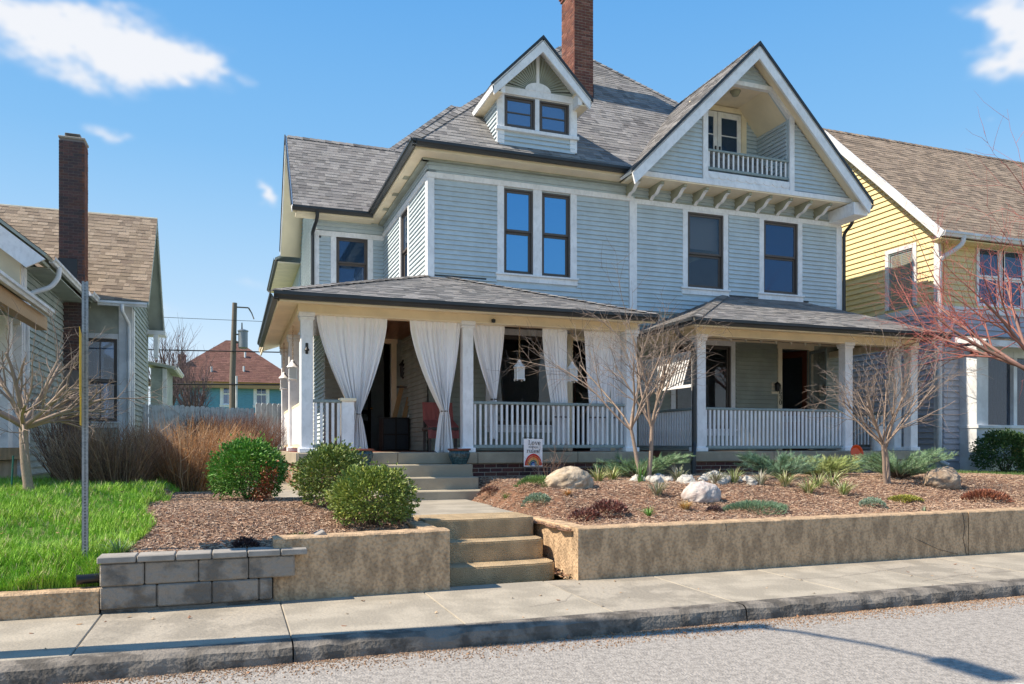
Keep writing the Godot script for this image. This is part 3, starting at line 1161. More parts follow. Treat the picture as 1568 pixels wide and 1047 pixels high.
# a tuft of strap leaves, each blade arching out
func grass_tuft(called: String, label: String, at: Vector3, n: int, h: float, spread: float, tones: Array, sd: int, w := 0.012, group := "") -> void:
	var t := thing(called, label, "plant", at, group)
	rng.seed = sd
	var b := MB.new()
	b.colored = true
	for i in n:
		var a := rng.randf() * TAU
		var o := Vector3(cos(a), 0, sin(a))
		var s := Vector3(-sin(a), 0, cos(a)) * w * 0.5
		var L := h * rng.randf_range(0.6, 1.2)
		var lean := spread * rng.randf_range(0.25, 1.1)
		var base := o * rng.randf() * h * 0.15 + Vector3(0, -0.01, 0)
		var prev := base
		var ps := s * 0.8
		b.col = tones[rng.randi() % tones.size()] * rng.randf_range(0.7, 1.3)
		for k in 4:
			var q := (k + 1) / 4.0
			var p := base + o * lean * L * pow(q, 1.4) + Vector3(0, L * (q - 0.42 * lean * q * q * q), 0)
			var ns := s * (1.0 - 0.9 * q * q)
			b.quad(prev - ps, prev + ps, p + ns, p - ns)
			prev = p; ps = ns
	mi("blades", b.mesh(), M.grass, t)

# low mat of small fleshy or needle leaves
func mat_plant(called: String, label: String, at: Vector3, rx: float, rz: float, h: float, n: int, tones: Array, sd: int, leaf: Mesh, upright := 0.6) -> void:
	var t := thing(called, label, "plant", at)
	rng.seed = sd
	var xf := []
	var cols := PackedColorArray()
	for i in n:
		var a := rng.randf() * TAU
		var r := sqrt(rng.randf()) * (1.0 + 0.15 * sin(a * 3.0 + sd))
		var y := h * sqrt(maxf(0.0, 1.0 - minf(r * r, 1.0))) * rng.randf_range(0.55, 1.0)
		var p := Vector3(cos(a) * r * rx, y, sin(a) * r * rz)
		var nd := (Vector3(p.x / rx, upright + 0.2, p.z / rz) + Vector3(rng.randf_range(-1, 1), rng.randf_range(-0.2, 0.6), rng.randf_range(-1, 1)) * 0.55).normalized()
		xf.append(Transform3D(look(nd, rng.randf() * TAU, rng.randf_range(0.7, 1.3)), p))
		cols.append(tones[rng.randi() % tones.size()] * rng.randf_range(0.65, 1.35))
	var o := many("leaves", leaf, M.leaf, xf, cols, t)
	o.set_meta("kind", "stuff")

func stone_mesh(rx: float, ry: float, rz: float, sd: int, rough: float, tones: Array, ridged := false, detail := 26) -> ArrayMesh:
	var f := FastNoiseLite.new()
	f.seed = sd
	f.frequency = 1.0
	f.fractal_octaves = 4
	var st := SurfaceTool.new()
	st.begin(Mesh.PRIMITIVE_TRIANGLES)
	st.set_smooth_group(0)
	var NU := detail * 2
	var NV := detail
	var pts := []
	var cs := []
	for j in NV + 1:
		var th := PI * j / NV
		for i in NU:
			var ph := TAU * i / NU
			var d := Vector3(sin(th) * cos(ph), cos(th), sin(th) * sin(ph))
			var k := 1.0 + rough * f.get_noise_3dv(d * 1.1) + rough * 0.45 * f.get_noise_3dv(d * 3.1) + rough * 0.16 * f.get_noise_3dv(d * 9.0)
			if ridged: k += 0.035 * sin((d.x * 1.2 + d.y * 2.2 + 0.6 * f.get_noise_3dv(d * 1.5)) * 11.0)
			var p := Vector3(d.x * rx, d.y * ry, d.z * rz) * k
			if p.y < -ry * 0.45: p.y = -ry * 0.45
			pts.append(p)
			cs.append(tones[0].lerp(tones[1], clampf(0.5 + 1.1 * f.get_noise_3dv(d * 2.3 + Vector3(4, 4, 4)), 0, 1)))
	for j in NV:
		for i in NU:
			var i2 := (i + 1) % NU
			for q in [j * NU + i, (j + 1) * NU + i, (j + 1) * NU + i2, j * NU + i, (j + 1) * NU + i2, j * NU + i2]:
				st.set_color(cs[q])
				st.add_vertex(pts[q])
	st.index()
	st.generate_normals()
	return st.commit()

func ss(a: float, b: float, x: float) -> float:
	return smoothstep(a, b, x)

func yard(x: float, d: float) -> float:
	var t := d - 7.55
	var lawn := 0.33 + 0.2 * ss(0, 0.5, t) + 0.42 * ss(0.3, 3.6, t)
	var ml := 0.58 + 0.26 * ss(0, 2.5, t)
	var bed := 0.66 + 0.34 * ss(0, 3.0, t)
	var h := lerpf(lawn, ml, ss(-1.0, -0.8, x))
	h = lerpf(h, 0.64, ss(1.9, 2.1, x) * (1.0 - ss(12, 13, d)))
	h = lerpf(h, bed, ss(3.4, 4.1, x))
	return lerpf(h, 0.93, ss(13.5, 15.5, x) * ss(0, 2, t))


# ---------------------------------------------------------------- ground, street, walls
func build_ground() -> void:
	var xs := [-400.0, -80.0, -25.0, -12.0, -8.0]
	var x := -6.0
	while x <= 18.0:
		xs.append(x); x += 0.2
	xs += [22.0, 40.0, 100.0, 400.0]
	var ds := [-400.0, -60.0, -8.5, 7.68, 7.70]
	var d := 7.8
	while d <= 16.0:
		ds.append(d); d += 0.2
	ds += [20.0, 30.0, 60.0, 150.0, 400.0]
	var b := MB.new()
	for i in xs.size() - 1:
		for j in ds.size() - 1:
			var q := []
			for k in [[i, j], [i + 1, j], [i + 1, j + 1], [i, j + 1]]:
				var X: float = xs[k[0]]
				var D: float = ds[k[1]]
				q.append(V(X, -0.08 if D <= 7.69 or (X > 1.9 and X < 3.62 and D < 9.1) else yard(X, D), D))
			b.quad(q[0], q[1], q[2], q[3])
	structure("ground", b, M.soil_grass)
	# road with a slight crown
	var r := MB.new()
	for k in 14:
		var d0 := -8.0 + k
		for s in 2:
			r.quad(V(-200 if s == 0 else 0, cr(d0), d0), V(0 if s == 0 else 200, cr(d0), d0), V(0 if s == 0 else 200, cr(d0 + 1), minf(d0 + 1, 5.98)), V(-200 if s == 0 else 0, cr(d0 + 1), minf(d0 + 1, 5.98)))
	structure("road", r, M.asphalt)
	var pm := MB.new()
	pm.colored = false
	for st in [[4.55, 3.3, 6.2, 3.72], [6.5, 3.0, 8.6, 3.5]]:
		pm.quad(V(st[0], cr(st[1]) + 0.006, st[1]), V(st[2], cr(st[1]) + 0.006, st[1]), V(st[2] + 0.1, cr(st[3]) + 0.006, st[3]), V(st[0] + 0.1, cr(st[3]) + 0.006, st[3]))
	structure("road_marking", pm, M.paint)
	# kerb stones and pavement slabs
	var kerb := Node3D.new()
	kerb.name = "kerb"
	add_child(kerb)
	kerb.set_meta("kind", "structure")
	var joints := [-60.0, -20.0, -9.0, -4.4, 0.42, 4.38, 8.9, 13.4, 18.0, 30.0, 80.0]
	for k in joints.size() - 1:
		var c := MB.new()
		var n := maxi(1, int((minf(joints[k + 1], 20) - maxf(joints[k], -10)) / 0.12))
		var x0: float = joints[k] + 0.006
		var x1: float = joints[k + 1] - 0.006
		var rows := []
		for i in n + 1:
			var xx := lerpf(x0, x1, float(i) / n)
			var wob := rng.randf_range(-0.006, 0.006)
			var chip := rng.randf() * 0.012 + (0.03 * rng.randf() if rng.randf() < 0.12 else 0.0)
			rows.append([V(xx, -0.02, 5.88 + wob), V(xx, 0.06, 5.89 + wob * 2.0), V(xx, 0.115 - chip, 5.905 + wob), V(xx, 0.137, 5.945 + chip), V(xx, 0.142, 6.07), V(xx, -0.02, 6.07)])
		for i in n:
			for e in 5:
				c.quad(rows[i][e], rows[i + 1][e], rows[i + 1][e + 1], rows[i][e + 1])
		mi("kerb_stone", c.mesh(), M.kerb, kerb)
	var walk := Node3D.new()
	walk.name = "pavement"
	add_child(walk)
	walk.set_meta("kind", "structure")
	var sj := [-60.0, -20.0, -8.2, -6.7, -5.3, -3.9, -2.5, -1.05, 0.42, 1.78, 3.12, 4.38, 5.75, 7.1, 8.5, 9.9, 11.3, 12.7, 14.1, 15.5, 18.0, 30.0, 80.0]
	for k in sj.size() - 1:
		var s := MB.new()
		var lift := rng.randf_range(-0.003, 0.003)
		s.bbox(V(sj[k] + 0.003, -0.02, 7.7), V(sj[k + 1] - 0.003, 0.14 + lift, 6.077), 0.008)
		mi("pavement_slab", s.mesh(), M.walk if k % 3 != 1 else M.walk_b, walk)
	# hairline cracks in the pavement, as cut grooves filled with grit
	var ck := MB.new()
	for line in [[Vector2(2.5, 6.5), Vector2(2.9, 6.62), Vector2(3.1, 6.9)], [Vector2(5.2, 6.95), Vector2(6.2, 6.8), Vector2(7.6, 7.1)], [Vector2(6.9, 6.3), Vector2(7.8, 6.5), Vector2(9.2, 6.4)]]:
		for i in line.size() - 1:
			var a: Vector2 = line[i]
			var e: Vector2 = line[i + 1]
			for q in 6:
				var p0 := a.lerp(e, q / 6.0)
				var p1 := a.lerp(e, (q + 1) / 6.0)
				var off := Vector2(rng.randf_range(-1, 1), rng.randf_range(-1, 1)) * 0.012
				ck.quad(V(p0.x, 0.1475, p0.y - 0.003), V(p1.x, 0.1475, p1.y - 0.003) + Vector3(off.x, 0, off.y), V(p1.x, 0.1475, p1.y + 0.003) + Vector3(off.x, 0, off.y), V(p0.x, 0.1475, p0.y + 0.003))
	mi("crack", ck.mesh(), M.mortar_dark, walk)

func cr(d: float) -> float:
	return -0.012 * pow(absf(d + 1.0) / 7.0, 2.0) + 0.012

# a cast wall seen from the street, its top and corners worn uneven
func cast_wall(called: String, label: String, x0: float, x1: float, d0: float, d1: float, h0: float, top0: float, top1: float, m: Material, n := 40, ret := 0.0) -> Node3D:
	var o := thing(called, label, "wall", V((x0 + x1) / 2, h0, d0))
	var b := MB.new()
	var f := FastNoiseLite.new()
	f.seed = int(x0 * 10.0) + 3
	f.frequency = 2.0
	var rows := []
	for i in n + 1:
		var s := float(i) / n
		var x := lerpf(x0, x1, s)
		var t := lerpf(top0, top1, s) + 0.006 * f.get_noise_1d(x * 3.0)
		var c := 0.012 + 0.010 * absf(f.get_noise_1d(x * 9.0 + 50.0))
		rows.append([V(x, h0 - 0.05, d0), V(x, lerpf(h0, t, 0.5), d0 + 0.004 * f.get_noise_1d(x * 4.0)), V(x, t - c, d0), V(x, t, d0 + c), V(x, t, d0 + d1), V(x, h0 - 0.05, d0 + d1)])
	for i in n:
		for e in 5:
			b.quad(rows[i][e], rows[i + 1][e], rows[i + 1][e + 1], rows[i][e + 1])
	for i in [0, n]:
		var mid := V((x0 + x1) / 2, h0, d0 + d1 / 2)
		b.out(rows[i][0], rows[i][2], rows[i][4], rows[i][5], mid)
		b.out(rows[i][2], rows[i][3], rows[i][4], rows[i][4], mid)
	part("wall_body", b, m, o)
	if ret > 0.0:
		var rb := MB.new()
		rb.bbox(V(x0, h0 - 0.05, d0 + ret), V(x0 + 0.2, top0 - 0.003, d0 + d1 - 0.02), 0.012)
		part("return_wall", rb, m, o)
	return o

func build_walls() -> void:
	# block wall: two courses of split-face blocks under cap stones
	var w := thing("block_wall", "low grey block retaining wall with pale cap stones beside the lawn", "wall", V(-0.3, 0.14, 7.46))
	var blk := func(x0: float, x1: float, h0: float, h1: float, d: float) -> void:
		var b := MB.new()
		b.bbox(V(x0 + 0.003, h0 + 0.002, 7.72), V(x1 - 0.003, h1 - 0.002, d), 0.012)
		part("block", b, M.block, w)
	var ft := MB.new()
	ft.bbox(V(-1.06, 0.10, 7.7), V(0.36, 0.176, 7.475), 0.01)
	part("footing", ft, M.kerb, w)
	for q in [[-1.07, -0.62], [-0.62, -0.17], [-0.17, 0.23], [0.23, 0.35]]: blk.call(q[0], q[1], 0.176, 0.375, 7.452 + rng.randf_range(-0.006, 0.006))
	for q in [[-1.07, -0.72], [-0.72, -0.28], [-0.28, 0.14], [0.14, 0.55]]: blk.call(q[0], q[1], 0.375, 0.575, 7.452 + rng.randf_range(-0.008, 0.008))
	var xs := [-1.09, -0.78, -0.47, -0.17, 0.13, 0.42, 0.66]
	for k in 6:
		var c := MB.new()
		c.bbox(V(xs[k] + 0.004, 0.578, 7.68), V(xs[k + 1] - 0.004, 0.636 + rng.randf_range(-0.003, 0.004), 7.43 + rng.randf_range(-0.008, 0.006)), 0.008)
		part("cap_stone", c, M.cap_stone, w)
	var lc := MB.new()
	lc.bbox(Vector3(-0.14, -0.03, -0.1), Vector3(0.14, 0.03, 0.1), 0.008, Transform3D(Basis(Vector3(0, 0, 1), 0.5), V(0.72, 0.68, 7.72)))
	one("loose_cap_stone", lc, M.cap_stone, "tilted loose cap stone leaning where block wall meets concrete wall", "stone")
	cast_wall("low_kerb_wall", "low worn concrete kerb wall in front of the lawn", -9.0, -1.075, 7.47, 0.2, 0.14, 0.345, 0.355, M.retaining, 60)
	cast_wall("retaining_wall", "short stained concrete retaining wall left of the street steps", 0.36, 2.05, 7.53, 0.24, 0.14, 0.725, 0.745, M.retaining, 30, 1.2).get_child(1).position.x += 1.49
	cast_wall("retaining_wall", "long stained concrete retaining wall right of the street steps", 3.49, 9.12, 7.6, 0.24, 0.14, 0.70, 0.715, M.retaining, 70, 1.55)
	cast_wall("retaining_wall", "end section of concrete retaining wall beyond the vertical crack", 9.132, 16.5, 7.595, 0.24, 0.14, 0.715, 0.72, M.retaining, 50)
	# settlement cracks in the long wall
	var lw: Node3D = get_node("retaining_wall_001")
	for line in [[Vector2(9.02, 0.70), Vector2(9.06, 0.52), Vector2(9.03, 0.36), Vector2(9.09, 0.15)], [Vector2(8.2, 0.40), Vector2(8.6, 0.24), Vector2(8.95, 0.16)], [Vector2(5.35, 0.69), Vector2(5.37, 0.60)]]:
		var ck := MB.new()
		for i in line.size() - 1:
			for q in 5:
				var pa: Vector2 = line[i].lerp(line[i + 1], q / 5.0)
				var pb: Vector2 = line[i].lerp(line[i + 1], (q + 1) / 5.0)
				ck.beam(V(pa.x, pa.y, 7.598), V(pb.x + rng.randf_range(-0.008, 0.008), pb.y, 7.598), 0.005, 0.006, Vector3(0, 0, 1), 0.0005)
		part("crack", ck, M.gutter, lw)
	# street steps, each cast with a bowed nose and a rounded right end
	var st := thing("street_steps", "three worn concrete steps rising between the retaining walls", "steps", V(2.75, 0.14, 8.2))
	for q in [[0.10, 0.295, 7.93, 3.40], [0.25, 0.515, 8.27, 3.40], [0.47, 0.735, 8.62, 3.42]]:
		var b := MB.new()
		var o := PackedVector2Array()
		var n := 16
		for i in n + 1:
			var s := float(i) / n
			o.append(Vector2(lerpf(2.06, q[3] - 0.10, s), -(q[2] - 0.05 * sin(s * PI) + rng.randf_range(-0.006, 0.006))))
		for i in 5:
			var a := PI / 2 * i / 4.0
			o.append(Vector2(q[3] - 0.10 + 0.10 * sin(a), -(q[2] + 0.02 + 0.13 * (1.0 - cos(a)))))
		o.append(Vector2(q[3], -(q[2] + 0.7)))
		o.append(Vector2(2.06, -(q[2] + 0.7)))
		# outline lies in the xz plane; push it up
		var t := Transform3D(Basis(Vector3.RIGHT, Vector3(0, 0, 1), Vector3(0, -1, 0)), Vector3.ZERO)
		b.prism(o, -q[1] + 0.014, -q[0], t)
		var o2 := PackedVector2Array()
		for p in o: o2.append(Vector2(p.x + (2.7 - p.x) * 0.012, p.y - 0.014))
		b.prism(o2, -q[1], -q[1] + 0.014, t)
		part("step", b, M.step, st)
	# garden walk
	var gw := Node3D.new()
	gw.name = "garden_path"
	add_child(gw)
	gw.set_meta("kind", "structure")
	for q in [[2.06, 3.42, 9.2, 10.5], [2.06, 3.48, 10.508, 11.95], [0.55, 2.05, 11.1, 12.5], [0.25, 1.0, 12.508, 16.0], [0.25, 1.0, 16.008, 21.0]]:
		var b := MB.new()
		var h := 0.73 if q[0] > 2.0 else 0.86
		b.bbox(V(q[0], 0.5, q[3]), V(q[1], h, q[2]), 0.008)
		mi("path_slab", b.mesh(), M.walk, gw)
	var rp := MB.new()
	rp.bbox(V(13.2, 0.7, 11.2), V(40.0, 0.955, 10.1), 0.008)
	mi("path_slab", rp.mesh(), M.walk_b, gw)
	# mulch beds
	for q in [["mulch_bed", -0.95, 2.03, 7.6, 13.0], ["mulch_bed_001", 3.42, 14.2, 7.72, 12.9]]:
		var b := MB.new()
		var nx := int((q[2] - q[1]) / 0.12)
		var nd := int((q[4] - q[3]) / 0.12)
		var f := FastNoiseLite.new()
		f.frequency = 1.6
		f.fractal_octaves = 4
		var H := func(i: int, j: int) -> Vector3:
			var X: float = lerpf(q[1], q[2], float(i) / nx)
			var D: float = lerpf(q[3], q[4], float(j) / nd)
			if i == 0: X += 0.10 * f.get_noise_1d(D * 1.3)
			return V(X, yard(X, D) + 0.014 + 0.016 * f.get_noise_2d(X, D), D)
		for i in nx:
			for j in nd:
				b.quad(H.call(i, j), H.call(i + 1, j), H.call(i + 1, j + 1), H.call(i, j + 1))
		structure(q[0], b, M.mulch_bed)


# ---------------------------------------------------------------- the grey house
const D1 := 15.5      # front wall of the upper floor
const D2 := 20.46     # recessed wall of the wing
var CHAR := [Color(0.290, 0.278, 0.273), Color(0.319, 0.307, 0.299), Color(0.217, 0.210, 0.209), Color(0.145, 0.142, 0.145), Color(0.355, 0.339, 0.325), Color(0.261, 0.246, 0.238)]
var TAN := [Color(0.40, 0.31, 0.23), Color(0.34, 0.26, 0.185), Color(0.28, 0.21, 0.15), Color(0.21, 0.155, 0.115), Color(0.45, 0.355, 0.265)]
var BROWN := [Color(0.384, 0.288, 0.210), Color(0.336, 0.252, 0.186), Color(0.282, 0.210, 0.156), Color(0.192, 0.144, 0.110), Color(0.420, 0.318, 0.234)]

func house_wall(house: Node3D, t: Transform3D, w: float, h: float, holes: Array, clad_holes: Array, m: Material, expo := 0.1, merged := false, y0 := 0.0, y1 := -1.0) -> Node3D:
	var b := MB.new()
	wall_mesh(b, w, h, holes)
	var o := mi("wall", b.mesh(), m, house, Transform3D(t.basis, t.origin - gpos(house)))
	if expo > 0.0: clad(o, Transform3D(), span(0.0, w), y0, h if y1 < 0.0 else y1, expo, clad_holes, m, merged)
	return o

func board(house: Node3D, lo: Vector3, hi: Vector3, m: Material, called := "trim_board") -> void:
	var b := MB.new()
	b.bbox(Vector3(minf(lo.x, hi.x), minf(lo.y, hi.y), minf(lo.z, hi.z)), Vector3(maxf(lo.x, hi.x), maxf(lo.y, hi.y), maxf(lo.z, hi.z)), 0.004)
	part(called, b, m, house)

func build_house() -> void:
	var H := thing("grey_house", "two storey grey clapboard double house with white trim and dark shingle roofs", "house", V(8.5, 1.0, D1))
	rng.seed = 11
	# --- upper front walls (left bay and right bay)
	var hw := [Rect2(5.39 - 3.77, 5.21 - 4.6, 0.66, 1.80), Rect2(6.25 - 3.77, 5.21 - 4.6, 0.67, 1.80)]
	house_wall(H, front(3.77, 4.6, D1), 4.68, 2.95, hw, [Rect2(5.24 - 3.77, 5.05 - 4.6, 1.83, 2.1), Rect2(0, 2.44, 4.68, 0.115), Rect2(-0.01, 0, 0.13, 2.44), Rect2(4.58, 0, 0.12, 2.44)], M.siding)
	for q in hw:
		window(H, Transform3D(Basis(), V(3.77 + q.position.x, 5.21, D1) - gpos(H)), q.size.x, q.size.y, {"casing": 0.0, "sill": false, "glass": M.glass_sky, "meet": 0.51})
	for q in [[5.24, 5.39, 5.05, 7.04], [6.05, 6.25, 5.05, 7.04], [6.92, 7.07, 5.05, 7.04]]:
		board(H, V(q[0], q[2] + 0.16, D1), V(q[1], q[3], D1 - 0.04), M.trim, "casing")
	board(H, V(5.22, 5.05, D1), V(7.09, 5.17, D1 - 0.036), M.trim, "sill")
	board(H, V(5.20, 5.17, D1), V(7.11, 5.21, D1 - 0.075), M.trim, "sill")
	# continuous band at the window heads
	board(H, V(3.73, 7.04, D1), V(8.45, 7.15, D1 - 0.055), M.trim)
	board(H, V(3.735, 4.6, D1 + 0.02), V(3.885, 7.04, D1 - 0.042), M.trim, "corner_board")
	var hw2 := [Rect2(9.87 - 8.45, 5.22 - 4.6, 0.97, 1.74), Rect2(11.98 - 8.45, 5.23 - 4.6, 1.0, 1.74)]
	house_wall(H, front(8.45, 4.6, D1), 5.84, 2.95, hw2, [Rect2(9.74 - 8.45, 5.06 - 4.6, 1.26, 2.1), Rect2(11.85 - 8.45, 5.06 - 4.6, 1.27, 2.1), Rect2(0, 2.40, 5.84, 0.115), Rect2(-0.01, 0, 0.10, 2.4), Rect2(5.70, 0, 0.16, 2.4)], M.siding)
	window(H, Transform3D(Basis(), V(9.87, 5.22, D1) - gpos(H)), 0.97, 1.74, {"casing": 0.13, "head": 0.3, "glass": M.glass_view, "shade": 0.46, "meet": 0.46})
	window(H, Transform3D(Basis(), V(11.98, 5.23, D1) - gpos(H)), 1.0, 1.74, {"casing": 0.13, "head": 0.3, "glass": M.glass_dark, "meet": 0.52, "shade": 0.3, "shade_mat": M.pale_wood})
	board(H, V(8.45, 7.0, D1), V(14.3, 7.11, D1 - 0.045), M.trim)
	board(H, V(8.36, 4.6, D1), V(8.545, 7.04, D1 - 0.048), M.trim, "corner_board")
	board(H, V(14.15, 4.6, D1), V(14.32, 7.0, D1 - 0.042), M.trim, "corner_board")
	# --- side wall of the left bay, lit by the sun
	var sw := D2 - D1
	house_wall(H, facing_left(3.77, 4.6, D2), sw, 2.95, [Rect2(2.3, 0.62, 0.8, 1.78)], [Rect2(2.17, 0.45, 1.06, 2.1), Rect2(0, 2.44, sw, 0.115), Rect2(sw - 0.12, 0, 0.14, 2.44)], M.siding)
	window(H, Transform3D(Basis(Vector3(0, 0, 1), Vector3.UP, Vector3(-1, 0, 0)), V(3.77, 5.22, D2 - 2.3) - gpos(H)), 0.8, 1.78, {"casing": 0.12, "head": 0.3})
	board(H, V(3.77, 7.04, D2), V(3.725, 7.15, D1), M.trim)
	board(H, V(3.77, 4.6, D1 + 0.13), V(3.728, 7.04, D1 - 0.0), M.trim, "corner_board")
	# --- wing, front wall and sunlit gable end
	house_wall(H, front(1.99, 1.4, D2), 1.78, 6.2, [Rect2(0.54, 5.71 - 1.4 - 0.45, 0.81, 1.7)], [Rect2(0.40, 3.7, 1.09, 2.0), Rect2(0, 5.56, 1.78, 0.13), Rect2(-0.01, 0, 0.12, 5.6)], M.siding)
	window(H, Transform3D(Basis(), V(2.53, 5.26, D2) - gpos(H)), 0.81, 1.7, {"casing": 0.14, "head": 0.3, "glass": M.glass_dark, "meet": 0.62})
	board(H, V(1.96, 6.96, D2), V(3.77, 7.09, D2 - 0.045), M.trim)
	board(H, V(1.955, 1.4, D2 + 0.02), V(2.1, 6.96, D2 - 0.042), M.trim, "corner_board")
	var gw := MB.new()
	gw.prism(PackedVector2Array([Vector2(-24.4, 1.0), Vector2(-D2, 1.0), Vector2(-D2, 7.62), Vector2(-22.4, 9.75), Vector2(-24.4, 7.6)]), -0.16, 0.0, facing_left(1.99, 0, 0))
	var gwp := part("wall", gw, M.siding, H)
	var glr := func(y: float) -> Vector2:
		if y < 7.6: return Vector2(-24.4, -D2)
		var k := (9.75 - y) / 2.15
		return Vector2(-22.4 - 2.0 * maxf(k, 0.0), -22.4 + 1.94 * maxf(k, 0.0))
	clad(gwp, facing_left(1.99, 0, 0), glr, 1.0, 9.7, 0.1, [Rect2(-D2 - 0.12, 1, 0.13, 7)], M.siding, true)
	board(H, V(1.99, 1.4, D2 + 0.12), V(1.945, 7.2, D2), M.trim, "corner_board")
	# --- lower front walls behind the porches
	var lo := 1.46
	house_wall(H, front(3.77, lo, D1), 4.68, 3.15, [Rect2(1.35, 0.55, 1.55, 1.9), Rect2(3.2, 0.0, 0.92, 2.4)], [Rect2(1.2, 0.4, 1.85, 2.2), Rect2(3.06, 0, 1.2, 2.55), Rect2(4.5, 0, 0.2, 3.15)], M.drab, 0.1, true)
	window(H, Transform3D(Basis(), V(5.12, lo + 0.55, D1) - gpos(H)), 1.55, 1.9, {"casing": 0.13, "glass": M.glass_clear, "single": true, "sash_mat": M.sash})
	door(H, 6.97, 0.92, 2.4, lo, D1, M.brown_door)
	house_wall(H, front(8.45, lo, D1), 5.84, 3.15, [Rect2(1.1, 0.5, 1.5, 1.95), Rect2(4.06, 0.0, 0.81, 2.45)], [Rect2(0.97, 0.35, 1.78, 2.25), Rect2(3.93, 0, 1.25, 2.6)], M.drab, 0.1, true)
	window(H, Transform3D(Basis(), V(9.55, lo + 0.5, D1) - gpos(H)), 1.5, 1.95, {"casing": 0.12, "glass": M.glass_clear, "single": true})
	door(H, 12.51, 0.81, 2.45, lo, D1, M.brown_door, true)
	board(H, V(8.0, 4.02, D1), V(14.3, 4.1, D1 - 0.04), M.cream)
	# pier between the two porches
	board(H, V(7.4, 1.0, D1), V(8.3, 4.4, D1 - 0.03), M.siding, "panel")
	# entry recess: side wall and the deep wall with the open door
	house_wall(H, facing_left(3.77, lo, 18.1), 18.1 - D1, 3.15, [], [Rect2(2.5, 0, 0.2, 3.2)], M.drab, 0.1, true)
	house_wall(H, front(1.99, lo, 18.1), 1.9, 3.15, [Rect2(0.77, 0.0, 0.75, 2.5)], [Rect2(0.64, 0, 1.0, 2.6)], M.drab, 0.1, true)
	door(H, 2.76, 0.75, 2.5, lo, 18.1, M.black_iron)
	house_wall(H, facing_left(1.99, 1.0, D2), D2 - 18.1, 3.6, [], [], M.siding, 0.1, true)
	# right and rear walls close the body
	house_wall(H, facing_right(14.29, 0.9, D1), 9.5, 6.65, [], [], M.siding, 0.0)
	house_wall(H, facing_left(4.2, 0.9, 25.0), 4.5, 6.65, [], [], M.siding, 0.0)
	var rear := MB.new()
	rear.box(V(1.99, 0.9, 25.15), V(14.29, 7.55, 25.0))
	rear.box(V(1.99, 0.9, 24.5), V(4.3, 7.5, 24.38))
	part("wall", rear, M.siding, H)
	var fl := MB.new()
	fl.box(V(2.05, 1.35, 25.0), V(14.25, 1.44, 18.2))
	fl.box(V(3.95, 1.35, 18.2), V(14.25, 1.44, 15.7))
	fl.box(V(2.05, 4.55, 25.0), V(14.25, 4.6, 20.65))
	fl.box(V(3.95, 4.55, 20.65), V(14.25, 4.6, 15.7))
	part("floor", fl, M.dark_room, H)
	# --- frieze, soffit, eave gutter
	board(H, V(3.62, 7.36, D1 + 5.0), V(3.77, 7.40, D1 - 0.1), M.drab, "frieze_moulding")
	board(H, V(3.62, 7.36, D1), V(8.5, 7.40, D1 - 0.12), M.drab, "frieze_moulding")
	board(H, V(3.42, 7.40, D1 + 0.05), V(8.05, 7.44, D1 - 0.46), M.cream, "soffit")
	board(H, V(3.42, 7.40, D2), V(3.77, 7.44, D1 + 0.05), M.cream, "soffit")
	for q in [19.2, 18.0, 16.8]: board(H, V(3.5, 7.392, q), V(3.62, 7.40, q - 0.22), M.sage, "soffit_vent")
	board(H, V(3.40, 7.40, D1 - 0.46), V(8.05, 7.50, D1 - 0.49), M.cream, "fascia")
	board(H, V(3.39, 7.40, D2), V(3.42, 7.50, D1 - 0.49), M.cream, "fascia")
	board(H, V(1.5, 7.36, D2 - 0.02), V(3.42, 7.40, D2 - 0.48), M.cream, "soffit")
	board(H, V(1.5, 7.36, D2 - 0.48), V(3.42, 7.47, D2 - 0.51), M.cream, "fascia")
	# --- main hipped roof
	var e := 7.56
	var A := V(3.30, e, 14.95)
	var B := V(14.7, e, 14.95)
	var C := V(14.7, e, 26.0)
	var Dd := V(3.30, e, 26.0)
	var R1 := V(8.825, e + 5.41, 20.475)
	var R2 := V(9.175, e + 5.41, 20.475)
	var roof := group_of("roof", H)
	slope(roof, [A, B, R2, R1], CHAR, M.drab)
	slope(roof, [Dd, A, R1], CHAR, M.drab)
	slope(roof, [B, C, R2], CHAR, M.drab)
	slope(roof, [C, Dd, R1, R2], CHAR, M.drab)
	var nf := Vector3(0, 1, 1).normalized()
	var nl := Vector3(-1, 1, 0).normalized()
	var nr := Vector3(1, 1, 0).normalized()
	caps(roof, A, R1, nf, nl, CHAR)
	caps(roof, B, R2, nf, nr, CHAR)
	caps(roof, R1, R2, nf, Vector3(0, 1, -1).normalized(), CHAR)
	gutter(roof, V(3.30, 7.445, 14.97), V(8.05, 7.445, 14.97), Vector3(0, 0, 1), M.gutter)
	gutter(roof, V(3.38, 7.445, 19.9), V(3.38, 7.445, 14.85), Vector3(-1, 0, 0), M.gutter)
	# --- wing roof and the hip that rises behind it
	var wr := group_of("roof", H)
	var w0 := V(1.385, 7.52, 19.92)
	var w1 := V(9.0, 7.52, 19.92)
	var k := 1.06
	var rg := V(1.385, 7.52 + 2.48 * k, 22.4)
	slope(wr, [w0, V(5.5, 7.52, 19.92), V(5.5, 7.52 + 2.48 * k, 22.4), rg], CHAR, M.drab)
	slope(wr, [V(4.3, 7.52 + 2.48 * k, 22.4), V(9.6, 7.52 + 2.48 * k, 22.4), V(9.6, 7.52 + 5.0 * k, 24.92), V(6.85, 7.52 + 5.0 * k, 24.92)], CHAR, M.drab)
	slope(wr, [V(1.385, 7.52, 24.88), V(4.3, 7.52, 24.88), V(4.3, 7.52 + 2.48 * k, 22.4), rg], CHAR, M.drab)
	caps(wr, V(4.3, 7.52 + 2.48 * k, 22.4), V(6.85, 7.52 + 5.0 * k, 24.92), nf, nl, CHAR)
